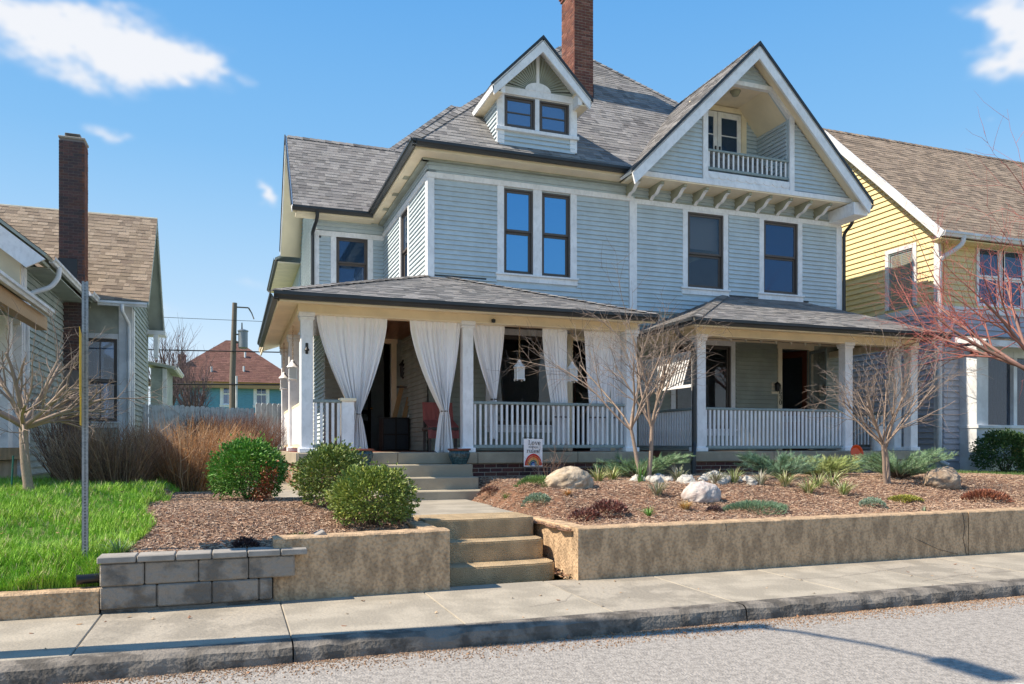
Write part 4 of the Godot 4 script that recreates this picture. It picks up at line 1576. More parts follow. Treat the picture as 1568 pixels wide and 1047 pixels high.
	caps(wr, V(1.45, 7.52 + 2.48 * k, 22.4), V(5.2, 7.52 + 2.48 * k, 22.4), nf, Vector3(0, 1, -1).normalized(), CHAR)
	var rk := MB.new()
	for s in [[19.92, 22.4], [24.88, 22.4]]:
		rk.beam(V(1.40, 7.42, s[0]), V(1.40, 7.42 + 2.48 * k, s[1]), 0.03, 0.17, Vector3.UP)
	part("rake_board", rk, M.trim, wr)
	var wd := MB.new()
	for s in [[19.92, 22.4], [24.88, 22.4]]:
		wd.beam(V(1.375, 7.525, s[0]), V(1.375, 7.525 + 2.48 * k, s[1]), 0.03, 0.06, Vector3.UP)
	part("drip_edge", wd, M.gutter, wr)
	var rs := MB.new()
	rs.hexa([V(1.41, 7.42, 19.98), V(1.99, 7.42, 19.98), V(1.99, 7.36, 20.0), V(1.41, 7.36, 20.0), V(1.41, 7.40 + 2.48 * k, 22.4), V(1.99, 7.40 + 2.48 * k, 22.4), V(1.99, 7.34 + 2.48 * k, 22.4), V(1.41, 7.34 + 2.48 * k, 22.4)])
	rs.hexa([V(1.41, 7.42, 24.82), V(1.99, 7.42, 24.82), V(1.99, 7.36, 24.8), V(1.41, 7.36, 24.8), V(1.41, 7.40 + 2.48 * k, 22.4), V(1.99, 7.40 + 2.48 * k, 22.4), V(1.99, 7.34 + 2.48 * k, 22.4), V(1.41, 7.34 + 2.48 * k, 22.4)])
	part("rake_soffit", rs, M.cream, wr)
	var re := MB.new()
	re.box(V(1.32, 7.18, 30.0), V(2.0, 7.22, 24.9))
	part("soffit", re, M.cream, wr)
	var ra := MB.new()
	ra.box(V(1.99, 0.9, 30.0), V(6.0, 7.2, 25.16))
	part("rear_wing", ra, M.siding, wr)
	gutter(wr, V(1.32, 7.2, 30.0), V(1.32, 7.2, 24.9), Vector3(-1, 0, 0), M.gutter)
	slope(wr, [V(1.25, 7.32, 30.0), V(1.25, 7.32, 24.9), V(5.0, 9.6, 24.9), V(5.0, 9.6, 30.0)], CHAR, M.drab)
	gutter(wr, V(1.40, 7.40, 19.95), V(3.4, 7.40, 19.95), Vector3(0, 0, 1), M.gutter)
	pipe("downspout", wr, [V(2.0, 7.40, 19.88), V(2.0, 7.25, 19.9), V(1.93, 7.0, D2 - 0.1), V(1.93, 4.75, D2 - 0.1)], 0.045, M.gutter)
	# --- brick chimney
	var ch := group_of("chimney", H)
	var RED := [Color(0.20, 0.075, 0.052), Color(0.165, 0.06, 0.045), Color(0.24, 0.095, 0.065), Color(0.13, 0.05, 0.042), Color(0.28, 0.12, 0.085)]
	var core := MB.new()
	core.box(V(8.078, 8.5, 18.592), V(8.582, 13.3, 17.808))
	part("mortar_core", core, M.mortar, ch)
	bricks(ch, Transform3D(Basis(), V(8.07, 9.5, 17.8) - gpos(ch)), 0.52, 3.55, "red", RED)
	bricks(ch, Transform3D(Basis(Vector3(0, 0, 1), Vector3.UP, Vector3(-1, 0, 0)), V(8.07, 9.5, 18.6) - gpos(ch)), 0.73, 3.55, "red", RED, 0.205, 1)
	var corb := MB.new()
	corb.colored = true
	corb.col = RED[0]
	corb.bbox(V(8.04, 13.06, 18.63), V(8.62, 13.13, 17.77), 0.004)
	corb.bbox(V(8.01, 13.14, 18.66), V(8.65, 13.34, 17.74), 0.004)
	part("corbel", corb, M.brick, ch)
	var fls := MB.new()
	fls.box(V(8.6, 10.1, 17.9), V(8.605, 10.7, 17.8))
	part("flashing", fls, M.gutter, ch)
	build_dormer(H)
	build_gable(H)
	build_porches(H)

func door(H: Node3D, x: float, w: float, h: float, y: float, d: float, m: Material, storm := false) -> void:
	var n := group_of("door", H)
	var c := MB.new()
	c.bbox(V(x - 0.12, y, d), V(x, y + h, d - 0.04), 0.004)
	c.bbox(V(x + w, y, d), V(x + w + 0.12, y + h, d - 0.04), 0.004)
	c.bbox(V(x - 0.14, y + h, d), V(x + w + 0.14, y + h + 0.13, d - 0.045), 0.004)
	part("casing", c, M.cream, n)
	# the leaf stands open into the hall, hinged on the right
	var t := Transform3D(Basis(Vector3.UP, deg_to_rad(-68.0 if storm else 60.0)), V(x + w if storm else x, y, d + 0.05))
	var sx := -1.0 if storm else 1.0
	var l := MB.new()
	for q in [[0.0, 0.0, 0.12, h], [w - 0.12, 0.0, w, h], [0.12, h - 0.16, w - 0.12, h], [0.12, 0.0, w - 0.12, 0.7], [0.12, 0.85, w - 0.12, 0.95]]:
		l.bbox(Vector3(minf(sx * q[0], sx * q[2]), q[1], -0.02), Vector3(maxf(sx * q[0], sx * q[2]), q[3], 0.02), 0.005, t)
	var leaf := part("door_leaf", l, m, n)
	var g := MB.new()
	g.box(Vector3(minf(sx * 0.12, sx * (w - 0.12)), 0.95, -0.004), Vector3(maxf(sx * 0.12, sx * (w - 0.12)), h - 0.16, 0.004), t)
	mi("pane", g.mesh(), M.glass_clear, leaf)
	var k := MB.new()
	k.lathe(PackedVector2Array([Vector2(0.0, -0.03), Vector2(0.028, -0.012), Vector2(0.03, 0.01), Vector2(0.0, 0.032)]), t * Vector3(sx * (w - 0.07), 1.0, 0.06), 12)
	mi("handle", k.mesh(), M.pale_wood, leaf)
	if storm:
		# storm door folded back against the right casing
		var s := MB.new()
		var ts := Transform3D(Basis(Vector3.UP, deg_to_rad(78.0)), V(x + w - 0.01, y + 0.02, d - 0.045))
		for q in [[0.0, 0.0, 0.07, h - 0.06], [w - 0.09, 0.0, w - 0.02, h - 0.06], [0.07, h - 0.14, w - 0.09, h - 0.06], [0.07, 0.0, w - 0.09, 0.22], [0.07, 1.05, w - 0.09, 1.13]]:
			s.bbox(Vector3(-q[2], q[1], -0.012), Vector3(-q[0], q[3], 0.012), 0.004, ts)
		var sl := part("storm_door", s, M.rail_green, n)
		var sg := MB.new()
		sg.box(Vector3(-(w - 0.09), 0.22, -0.003), Vector3(-0.07, h - 0.14, 0.003), ts)
		mi("pane", sg.mesh(), M.glass_clear, sl)

func build_dormer(H: Node3D) -> void:
	var dm := group_of("dormer", H)
	var d := 15.2
	var x0 := 5.155
	var x1 := 6.92
	var b := MB.new()
	# cheeks, closed body behind the front
	b.box(V(x0, 7.6, 16.6), V(x0 + 0.08, 8.95, d + 0.12))
	b.box(V(x1 - 0.08, 7.6, 16.6), V(x1, 8.95, d + 0.12))
	part("cheek_wall", b, M.siding, dm)
	var fb := MB.new()
	wall_mesh(fb, x1 - x0, 1.3, [Rect2(0.14, 0.36, 0.685, 0.66), Rect2(0.92, 0.36, 0.685, 0.66)], 0.1)
	mi("front_wall", fb.mesh(), M.trim, dm, Transform3D(Basis(), V(x0, 7.815, d) - gpos(dm)))
	var tri := MB.new()
	tri.prism(PackedVector2Array([Vector2(x0, 9.0), Vector2(x1, 9.0), Vector2((x0 + x1) / 2, 9.86)]), -0.1, 0.0, front(0, 0, d))
	part("gable_panel", tri, M.sage, dm)
	clad(dm, Transform3D(Basis(), V(x0, 7.76, d) - gpos(dm)), span(0.03, x1 - x0 - 0.03), 0.02, 0.32, 0.1, [], M.siding)
	for s in [0, 1]:
		var t := facing_left(x0, 0, 0) if s == 0 else facing_right(x1, 0, 0)
		var lr := func(y: float) -> Vector2:
			var dd := 14.95 + (y - 7.56) / 0.98
			return Vector2(-dd, -d) if s == 0 else Vector2(d, dd)
		clad(dm, Transform3D(t.basis, t.origin - gpos(dm)), lr, 7.84, 8.9, 0.1, [], M.siding)
	for q in [[x0 + 0.14, 0.685], [x0 + 0.92, 0.685]]:
		window(dm, Transform3D(Basis(), V(q[0], 8.175, d) - gpos(dm)), q[1], 0.66, {"casing": 0.0, "sill": false, "single": true, "bars": [0.5], "glass": M.glass_lace, "sash_mat": M.sash, "shade": 0.98, "shade_mat": M.lace})
	# white framing: posts, sill, header, half-round and king post
	for q in [[x0 - 0.02, 7.82, x0 + 0.14, 8.95, 0.035], [x1 - 0.14, 7.82, x1 + 0.02, 8.95, 0.035], [x0 + 0.825, 8.175, x0 + 0.92, 8.84, 0.03], [x0 - 0.05, 8.09, x1 + 0.05, 8.16, 0.08], [x0 - 0.02, 8.855, x1 + 0.02, 9.0, 0.05]]:
		board(dm, V(q[0], q[1], d), V(q[2], q[3], d - q[4]), M.trim)
	var hc := MB.new()
	var o := PackedVector2Array()
	var cx := (x0 + x1) / 2
	for k in 17: o.append(Vector2(cx + 0.29 * cos(PI * k / 16.0), 9.0 + 0.17 * sin(PI * k / 16.0)))
	hc.prism(o, 0.0, 0.055, front(0, 0, d))
	part("half_round", hc, M.trim, dm)
	board(dm, V(cx - 0.035, 9.1, d), V(cx + 0.035, 9.75, d - 0.04), M.trim, "king_post")
	# sunburst of tapering staves
	var n := 26
	for k in n:
		var a := PI * (k + 0.5) / n
		var dirv := Vector2(cos(a), sin(a))
		var far := 10.0
		# to the rake line: |x-cx| * 1.02 + (y-9.0) = 0.84
		far = minf(far, 0.84 / (absf(dirv.x) * 0.97 + dirv.y))
		if absf(dirv.x) > 0.01: far = minf(far, 0.84 / absf(dirv.x))
		var nearr := 0.28 * 0.19 / sqrt(pow(0.19 * dirv.x, 2) + pow(0.28 * dirv.y, 2))
		if far < nearr + 0.04: continue
		var pr := Vector2(-dirv.y, dirv.x)
		var st := MB.new()
		var c := Vector2(cx, 9.0)
		var g := 0.33 * PI / n
		st.prism(PackedVector2Array([c + dirv * nearr - pr * g * nearr, c + dirv * far - pr * g * far, c + dirv * far + pr * g * far, c + dirv * nearr + pr * g * nearr]), 0.0, 0.022, front(0, 0, d))
		part("sunburst_stave", st, M.drab, dm)
	# roof with deep rakes
	var dr := group_of("dormer_roof", dm)
	var cxr := 6.02
	var hw := 1.10
	var ez := 8.86
	var top := 9.98
	var back := 16.7
	var fr := 14.82
	slope(dr, [V(cxr - hw, ez, back), V(cxr - hw, ez, fr), V(cxr, top, fr), V(cxr, top, back + 0.2)], CHAR, M.trim)
	slope(dr, [V(cxr + hw, ez, fr), V(cxr + hw, ez, back), V(cxr, top, back + 0.2), V(cxr, top, fr)], CHAR, M.trim)
	caps(dr, V(cxr, top, fr), V(cxr, top, 16.9), Vector3(-1, 1, 0).normalized(), Vector3(1, 1, 0).normalized(), CHAR)
	for s in [-1.0, 1.0]:
		var rb := MB.new()
		var ol := PackedVector2Array([Vector2(0, top - 0.07), Vector2(s * hw, ez - 0.07), Vector2(s * (hw - 0.04), ez - 0.22), Vector2(s * 0.0, top - 0.31)])
		for i in 4: ol[i].x += cxr
		rb.prism(ol, 0.0, 0.045, front(0, 0, fr + 0.045))
		part("rake_board", rb, M.trim, dr)
		var de := MB.new()
		de.prism(PackedVector2Array([Vector2(cxr, top + 0.03), Vector2(cxr + s * (hw + 0.03), ez + 0.0), Vector2(cxr + s * (hw + 0.03), ez - 0.065), Vector2(cxr, top - 0.045)]), 0.03, 0.065, front(0, 0, fr + 0.045))
		part("drip_edge", de, M.gutter, dr)
		var bk := MB.new()
		bk.bbox(V(cxr + s * 0.86 - 0.05, 8.72, d), V(cxr + s * 0.86 + 0.05, 8.98, fr + 0.05), 0.006)
		part("bracket", bk, M.trim, dr)
		var sf := MB.new()
		sf.hexa([V(cxr + s * 0.80, 9.02, d), V(cxr + s * (hw - 0.02), ez - 0.09, d), V(cxr + s * (hw - 0.02), ez - 0.09, fr + 0.05), V(cxr + s * 0.80, 9.02, fr + 0.05), V(cxr + s * 0.80, 8.98, d), V(cxr + s * (hw - 0.04), ez - 0.15, d), V(cxr + s * (hw - 0.04), ez - 0.15, fr + 0.05), V(cxr + s * 0.80, 8.98, fr + 0.05)])
		part("soffit", sf, M.cream, dr)
		board(dr, V(cxr + s * hw, ez - 0.15, back), V(cxr + s * (hw - 0.03), ez - 0.04, fr), M.trim, "fascia")
		board(dr, V(cxr + s * (hw - 0.03), ez - 0.15, back), V(cxr + s * 0.87, ez - 0.12, fr + 0.05), M.cream, "soffit")

func build_gable(H: Node3D) -> void:
	var g := group_of("front_gable", H)
	var cx := 11.12
	var d := 14.9
	var base := 7.43
	var hw := 2.95
	var slope_k := 1.005
	# front wall in panels round the balcony opening
	var apex := base + hw * slope_k
	var T := front(0, 0, d)
	var left := MB.new()
	left.prism(PackedVector2Array([Vector2(cx - hw, base), Vector2(10.0, base), Vector2(10.0, base + (10.0 - cx + hw) * slope_k)]), -0.12, 0.0, T)
	var lp := part("wall", left, M.siding, g)
	clad(lp, T, func(y: float) -> Vector2: return Vector2(minf(cx - hw + (y - base) / slope_k, 9.87), 9.87), base + 0.1, 9.1, 0.1, [], M.siding)
	var right := MB.new()
	right.prism(PackedVector2Array([Vector2(12.25, base), Vector2(cx + hw, base), Vector2(12.25, base + (cx + hw - 12.25) * slope_k)]), -0.12, 0.0, T)
	var rp := part("wall", right, M.siding, g)
	clad(rp, T, func(y: float) -> Vector2: return Vector2(12.37, maxf(cx + hw - (y - base) / slope_k, 12.37)), base + 0.1, 9.1, 0.1, [], M.siding)
	var topw := MB.new()
	topw.prism(PackedVector2Array([Vector2(cx - 0.56, 9.82), Vector2(cx + 0.56, 9.82), Vector2(cx, apex)]), -0.12, 0.0, T)
	topw.prism(PackedVector2Array([Vector2(10.0, 9.2), Vector2(cx - 0.56, 9.82), Vector2(cx - 0.56, 9.9), Vector2(10.0, 9.36)]), -0.1, 0.0, T)
	topw.prism(PackedVector2Array([Vector2(12.25, 9.2), Vector2(12.25, 9.36), Vector2(cx + 0.56, 9.9), Vector2(cx + 0.56, 9.82)]), -0.1, 0.0, T)
	var tp := part("wall", topw, M.siding, g)
	clad(tp, T, func(y: float) -> Vector2: return Vector2(cx - (apex - y) / slope_k, cx + (apex - y) / slope_k), 9.84, apex - 0.04, 0.1, [], M.siding)
	# white posts, lintel, braces, apron
	board(g, V(9.88, base, d), V(10.01, 9.24, d - 0.045), M.trim, "post")
	board(g, V(12.24, base, d), V(12.37, 9.24, d - 0.045), M.trim, "post")
	board(g, V(cx - 0.6, 9.76, d + 0.08), V(cx + 0.6, 9.86, d - 0.045), M.trim, "lintel")
	for s in [-1.0, 1.0]:
		var br := MB.new()
		br.prism(PackedVector2Array([Vector2(cx + s * 0.58, 9.76), Vector2(cx + s * 0.60, 9.88), Vector2(cx + s * 1.25, 9.26), Vector2(cx + s * 1.12, 9.2)]), -0.05, 0.042, T)
		part("brace", br, M.trim, g)
	board(g, V(10.01, base + 0.02, d + 0.02), V(12.24, 7.72, d - 0.02), M.trim, "apron")
	for k in 9:
		var sc := MB.new()
		var x0 := 10.05 + k * 0.243
		var o := PackedVector2Array([Vector2(x0, 7.66), Vector2(x0, 7.62)])
		for i in 9: o.append(Vector2(x0 + 0.121 - 0.121 * cos(PI * i / 8.0), 7.62 - 0.06 * sin(PI * i / 8.0)))
		o.append(Vector2(x0 + 0.242, 7.66))
		sc.prism(o, 0.02, 0.036, T)
		part("scallop", sc, M.trim, g)
	board(g, V(8.1, base - 0.02, d + 0.02), V(14.2, base + 0.09, d - 0.05), M.trim, "band")
	# soffit below and its shaped brackets
	board(g, V(8.1, base - 0.05, D1), V(14.2, base - 0.021, d - 0.03), M.cream, "soffit")
	for k in 11:
		var x := 8.32 + k * 0.575
		var t := facing_left(x - 0.04, 0, 0)
		var bk := MB.new()
		var o := PackedVector2Array([Vector2(-D1, base - 0.05), Vector2(-d - 0.02, base - 0.05), Vector2(-d - 0.02, base - 0.11)])
		for i in 9:
			var q := i / 8.0
			o.append(Vector2(lerpf(-d - 0.06, -D1 + 0.06, q) , base - 0.12 - 0.20 * q + 0.022 * sin(q * TAU * 1.5)))
		o.append(Vector2(-D1, base - 0.36))
		bk.prism(o, -0.07, 0.0, t)
		part("bracket", bk, M.sage, g)
		var ed := MB.new()
		for i in 8:
			var pa: Vector2 = o[3 + i]
			var pb: Vector2 = o[4 + i]
			ed.hexa([t * Vector3(pa.x, pa.y, -0.074), t * Vector3(pb.x, pb.y, -0.074), t * Vector3(pb.x, pb.y, 0.004), t * Vector3(pa.x, pa.y, 0.004), t * Vector3(pa.x + 0.008, pa.y - 0.014, -0.074), t * Vector3(pb.x + 0.008, pb.y - 0.014, -0.074), t * Vector3(pb.x + 0.008, pb.y - 0.014, 0.004), t * Vector3(pa.x + 0.008, pa.y - 0.014, 0.004)])
		part("bracket_edge", ed, M.trim, g)
	# balcony recess
	var rc := MB.new()
	rc.box(V(9.98, 7.62, 16.1), V(12.27, 7.7, d))
	part("balcony_floor", rc, M.drab, g)
	var back := MB.new()
	wall_mesh(back, 2.29, 1.5, [Rect2(0.45, 0.02, 1.35, 1.98)], 0.1)
	back.prism(PackedVector2Array([Vector2(0.0, 1.5), Vector2(0.45, 1.5), Vector2(0.45, 1.98)]), -0.1, 0.0)
	back.prism(PackedVector2Array([Vector2(1.8, 1.5), Vector2(2.29, 1.5), Vector2(1.8, 2.0)]), -0.1, 0.0)
	var bw := mi("wall", back.mesh(), M.siding, g, Transform3D(Basis(), V(9.98, 7.7, 16.1) - gpos(g)))
	clad(bw, Transform3D(), func(y: float) -> Vector2: return Vector2(maxf(0.0, y - 1.5), 2.29 - maxf(0.0, y - 1.5)), 0.0, 2.0, 0.1, [Rect2(0.33, 0, 1.6, 2.1)], M.siding)
	for s in [0, 1]:
		var sd := MB.new()
		sd.box(V(9.9 if s == 0 else 12.26, 7.6, 16.2), V(9.98 if s == 0 else 12.34, 9.25, d + 0.1))
		var sp := part("side_wall", sd, M.siding, g)
		clad(sp, facing_right(9.98, 0, 0) if s == 0 else facing_left(12.26, 0, 0), span(d + 0.1, 16.1) if s == 0 else span(-16.1, -d - 0.1), 7.7, 9.2, 0.1, [], M.siding)
		var sl := MB.new()
		var xa := 9.98 if s == 0 else 12.26
		var xb := cx - 0.55 if s == 0 else cx + 0.55
		sl.hexa([V(xa, 9.2, 16.15), V(xb, 9.84, 16.15), V(xb, 9.84, d + 0.05), V(xa, 9.2, d + 0.05), V(xa, 9.25, 16.15), V(xb, 9.89, 16.15), V(xb, 9.89, d + 0.05), V(xa, 9.25, d + 0.05)])
		part("sloped_ceiling", sl, M.cream, g)
	board(g, V(cx - 0.6, 9.84, 16.15), V(cx + 0.6, 9.89, d + 0.08), M.cream, "ceiling")
	var dn := group_of("balcony_door", g)
	var dc := MB.new()
	for q in [[10.31, 10.43, 7.7, 9.72], [11.78, 11.92, 7.7, 9.72], [10.31, 11.92, 9.7, 9.82]]:
		dc.bbox(V(q[0], q[2], 16.1), V(q[1], q[3], 16.05), 0.004)
	part("casing", dc, M.cream, dn)
	for s in [0, 1]:
		var x = 10.43 + s * 0.68
		var lf := MB.new()
		for q in [[0.0, 0.0, 0.11, 1.98], [0.56, 0.0, 0.67, 1.98], [0.11, 1.84, 0.56, 1.98], [0.11, 0.0, 0.56, 0.25], [0.11, 0.94, 0.56, 1.0], [0.11, 1.40, 0.56, 1.425]]:
			lf.bbox(V(x + q[0], 7.71 + q[1], 16.13), V(x + q[2], 7.71 + q[3], 16.09), 0.005)
		var leaf := part("door_leaf", lf, M.trim, dn)
		var pn := MB.new()
		pn.box(V(x + 0.11, 7.96, 16.115), V(x + 0.56, 9.55, 16.108))
		mi("pane", pn.mesh(), M.glass_dark, leaf)
		var hd := MB.new()
		hd.bbox(V(x + (0.59 if s == 0 else 0.03), 8.68, 16.09), V(x + (0.63 if s == 0 else 0.07), 8.84, 16.06), 0.006)
		mi("handle", hd.mesh(), M.black_iron, leaf)
	var lt := MB.new()
	lt.lathe(PackedVector2Array([Vector2(0.0, -0.13), Vector2(0.07, -0.11), Vector2(0.105, -0.05), Vector2(0.11, -0.02), Vector2(0.125, -0.02), Vector2(0.125, 0.0)]), V(11.05, 9.84, 15.3), 20)
	part("ceiling_light", lt, M.sage, g)
	railing(g, V(10.01, 0, d + 0.04), V(12.24, 0, d + 0.04), 7.80, 8.21, 0.135, 0.035, M.trim, M.rail_green)
	# gable roof
	var gr := group_of("gable_roof", g)
	var fr := 14.5
	var hwr := 3.2
	var top := 10.60
	var ez := top - hwr * slope_k
	var bk := 14.95 + (top - 7.56) / 0.98
	slope(gr, [V(cx - hwr, ez, 15.1), V(cx - hwr, ez, fr), V(cx, top, fr), V(cx, top, bk + 0.05)], CHAR, M.trim)
	slope(gr, [V(cx + hwr, ez, fr), V(cx + hwr, ez, 20.0), V(cx, top, 20.0), V(cx, top, fr)], CHAR, M.trim)
	caps(gr, V(cx, top, fr), V(cx, top, bk), Vector3(-1, 1, 0).normalized(), Vector3(1, 1, 0).normalized(), CHAR)
	for s in [-1.0, 1.0]:
		var rb := MB.new()
		rb.prism(PackedVector2Array([Vector2(cx, top - 0.07), Vector2(cx + s * hwr, ez - 0.07), Vector2(cx + s * (hwr - 0.06), ez - 0.30), Vector2(cx, top - 0.36)]), 0.0, 0.05, front(0, 0, fr + 0.05))
		part("rake_board", rb, M.trim, gr)
		var de := MB.new()
		de.prism(PackedVector2Array([Vector2(cx, top + 0.03), Vector2(cx + s * (hwr + 0.03), ez + 0.005), Vector2(cx + s * (hwr + 0.03), ez - 0.075), Vector2(cx, top - 0.055)]), 0.035, 0.075, front(0, 0, fr + 0.05))
		part("drip_edge", de, M.gutter, gr)
		var sf := MB.new()
		sf.hexa([V(cx, top - 0.10, d), V(cx + s * (hwr - 0.02), ez - 0.10, d), V(cx + s * (hwr - 0.02), ez - 0.10, fr + 0.05), V(cx, top - 0.10, fr + 0.05), V(cx, top - 0.13, d), V(cx + s * (hwr - 0.04), ez - 0.13, d), V(cx + s * (hwr - 0.04), ez - 0.13, fr + 0.05), V(cx, top - 0.13, fr + 0.05)])
		part("rake_soffit", sf, M.cream, gr)
	var eb := MB.new()
	eb.bbox(V(13.9, 7.06, D1), V(14.32, 7.36, fr + 0.12), 0.01)
	part("eave_box", eb, M.trim, gr)
	board(gr, V(14.28, 7.20, 20.0), V(14.31, 7.36, fr + 0.06), M.cream, "fascia")
	gutter(gr, V(14.31, 7.22, 20.0), V(14.31, 7.22, fr + 0.05), Vector3(1, 0, 0), M.gutter)
	pipe("downspout", gr, [V(14.4, 7.24, 15.2), V(14.4, 7.05, 15.2), V(14.36, 6.85, D1 - 0.06), V(14.36, 4.9, D1 - 0.06)], 0.042, M.gutter)
	board(H, V(8.5, 7.11, D1), V(14.2, 7.14, D1 - 0.07), M.drab, "frieze_moulding")

func build_porches(H: Node3D) -> void:
	var fl := 1.46
	var P := group_of("porch", H)
	# slab and brick base
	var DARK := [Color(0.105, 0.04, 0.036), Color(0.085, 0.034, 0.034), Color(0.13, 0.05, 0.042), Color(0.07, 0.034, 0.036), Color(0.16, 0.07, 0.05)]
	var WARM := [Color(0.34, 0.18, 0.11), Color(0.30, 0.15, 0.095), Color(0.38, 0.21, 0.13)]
	var sx := [0.98, 2.6, 4.0, 5.9, 7.45]
	for k in 4:
		var b := MB.new()
		b.bbox(V(sx[k] + 0.003, 1.265, 14.0), V(sx[k + 1] - 0.003, fl, 12.85), 0.012)
		part("floor_edge", b, M.porch_concrete, P)
	sx = [8.28, 10.2, 12.2, 14.22]
	for k in 3:
		var b := MB.new()
		b.bbox(V(sx[k] + 0.003, 1.265, 14.0), V(sx[k + 1] - 0.003, fl, 12.85), 0.012)
		part("floor_edge", b, M.porch_concrete, P)
	var fb := MB.new()
	fb.box(V(0.985, 1.265, 18.3), V(3.9, fl - 0.003, 14.0))
	fb.box(V(3.9, 1.265, 15.6), V(7.44, fl - 0.003, 14.0))
	fb.box(V(8.29, 1.265, 15.6), V(14.2, fl - 0.003, 14.0))
	part("porch_floor", fb, M.deck_red, P)
	board(P, V(0.96, 1.265, 18.3), V(1.0, fl - 0.001, 12.86), M.porch_concrete, "floor_edge")
	var core := MB.new()
	core.box(V(1.03, 0.5, 18.3), V(7.42, 1.262, 12.905))
	core.box(V(8.33, 0.5, 15.6), V(14.17, 1.262, 12.905))
	part("foundation", core, M.mortar, P)
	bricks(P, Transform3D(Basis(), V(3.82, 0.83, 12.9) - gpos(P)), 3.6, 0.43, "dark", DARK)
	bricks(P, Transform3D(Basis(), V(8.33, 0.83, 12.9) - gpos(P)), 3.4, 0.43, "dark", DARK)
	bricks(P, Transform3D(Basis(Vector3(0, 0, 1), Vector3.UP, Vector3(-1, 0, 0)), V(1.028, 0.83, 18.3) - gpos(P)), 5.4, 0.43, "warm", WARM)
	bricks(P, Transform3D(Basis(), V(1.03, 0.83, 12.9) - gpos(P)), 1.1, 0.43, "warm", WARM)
	# porch steps
	for q in [[1.9, 3.80, 1.0, 1.265, 12.50], [1.9, 3.80, 0.85, 1.065, 12.16], [1.9, 3.84, 0.6, 0.868, 11.82]]:
		var b := MB.new()
		b.bbox(V(q[0], q[2] - 0.1, 12.87), V(q[1], q[3], q[4]), 0.014)
		part("porch_step", b, M.porch_concrete, P)
	# posts
	var bt := 3.74
	for x in [1.14, 3.86]: porch_post(P, x, 13.06, fl, bt)
	porch_post(P, 7.05, 13.06, fl, bt, 0.22, 1.0)
	for x in [8.58, 12.19, 13.98]: porch_post(P, x, 13.06, fl, bt, 0.2)
	porch_post(P, 1.14, 15.83, fl, bt)
	porch_post(P, 1.14, 18.2, fl, bt)
	porch_post(P, 13.98, 13.5, fl, bt, 0.2)
	var sp := MB.new()
	sp.bbox(V(1.70, fl, 13.15), V(1.90, 2.31, 12.96), 0.008)
	part("newel_post", sp, M.trim, P)
	board(P, V(1.67, 2.31, 13.18), V(1.93, 2.36, 12.93), M.cream, "newel_cap")
	# beams, soffits, ceilings
	for q in [[1.0, 7.2], [8.45, 14.12]]:
		board(P, V(q[0], bt, 13.14), V(q[1], 3.89, 12.96), M.cream, "beam")
		board(P, V(q[0] - 0.02, bt - 0.03, 13.16), V(q[1] + 0.02, bt + 0.0, 12.94), M.cream, "beam_moulding")
	board(P, V(1.0, bt, 18.2), V(1.2, 3.89, 13.14), M.cream, "beam")
	board(P, V(8.45, bt, 15.5), V(8.65, 3.89, 13.14), M.cream, "beam")
	board(P, V(13.94, bt, 15.5), V(14.12, 3.89, 13.14), M.cream, "beam")
	board(P, V(0.70, 3.86, 12.96), V(7.24, 3.90, 12.46), M.cream, "soffit")
	board(P, V(0.70, 3.86, 18.6), V(1.0, 3.90, 12.96), M.cream, "soffit")
	board(P, V(8.1, 3.86, 12.96), V(14.28, 3.90, 12.46), M.cream, "soffit")
	board(P, V(8.1, 3.86, 15.5), V(8.45, 3.90, 12.96), M.cream, "soffit")
	board(P, V(14.12, 3.86, 15.5), V(14.28, 3.90, 12.96), M.cream, "soffit")
	for q in [[1.2, 3.9, 13.14, 18.1], [3.9, 7.2, 13.14, 15.5], [8.65, 13.94, 13.14, 15.5]]:
		var n := int((q[1] - q[0]) / 0.14)
		for k in n:
			var b := MB.new()
			b.box(V(lerpf(q[0], q[1], float(k) / n) + 0.002, 4.06, q[3]), V(lerpf(q[0], q[1], (k + 1.0) / n) - 0.002, 4.08, q[2]))
			part("ceiling_board", b, M.ceiling_wood, P)
	# roofs
	var pr := group_of("porch_roof", H)
	var e := 3.95
	var k := 0.348
	var t := D1 - 12.4
	var L0 := V(0.62, e, 12.4)
	var L1 := V(7.28, e, 12.4)
	slope(pr, [L0, L1, V(7.28 - t, e + k * t, D1), V(0.62 + t, e + k * t, D1)], CHAR, M.cream)
	slope(pr, [V(0.62, e, 18.7), L0, V(0.62 + t, e + k * t, D1), V(3.77, e + k * t, 20.4), V(0.62, e, 20.4)], CHAR, M.cream)
	slope(pr, [L1, V(7.28, e, D1), V(7.28 - t, e + k * t, D1)], CHAR, M.cream)
	var nf := Vector3(0, 1, k).normalized()
	caps(pr, L0, V(0.62 + t, e + k * t, D1), nf, Vector3(-k, 1, 0).normalized(), CHAR)
	caps(pr, L1, V(7.28 - t, e + k * t, D1), nf, Vector3(k, 1, 0).normalized(), CHAR)
	board(pr, V(0.66, 3.80, 12.46), V(7.25, 3.95, 12.43), M.cream, "fascia")
	board(pr, V(0.66, 3.80, 20.3), V(0.69, 3.95, 12.43), M.cream, "fascia")
	gutter(pr, V(0.60, 3.825, 12.43), V(7.26, 3.825, 12.43), Vector3(0, 0, 1), M.gutter)
	gutter(pr, V(0.66, 3.825, 18.7), V(0.66, 3.825, 12.33), Vector3(-1, 0, 0), M.gutter)
	var q0 := V(8.04, e, 12.4)
	var q1 := V(14.34, e, 12.4)
	var ax := 10.85
	slope(pr, [q0, q1, V(14.34 - 1.2, e + 0.365 * t, D1), V(ax, e + 0.365 * t, D1)], CHAR, M.cream)
	slope(pr, [V(8.04, e, D1), q0, V(ax, e + 0.365 * t, D1)], CHAR, M.cream)
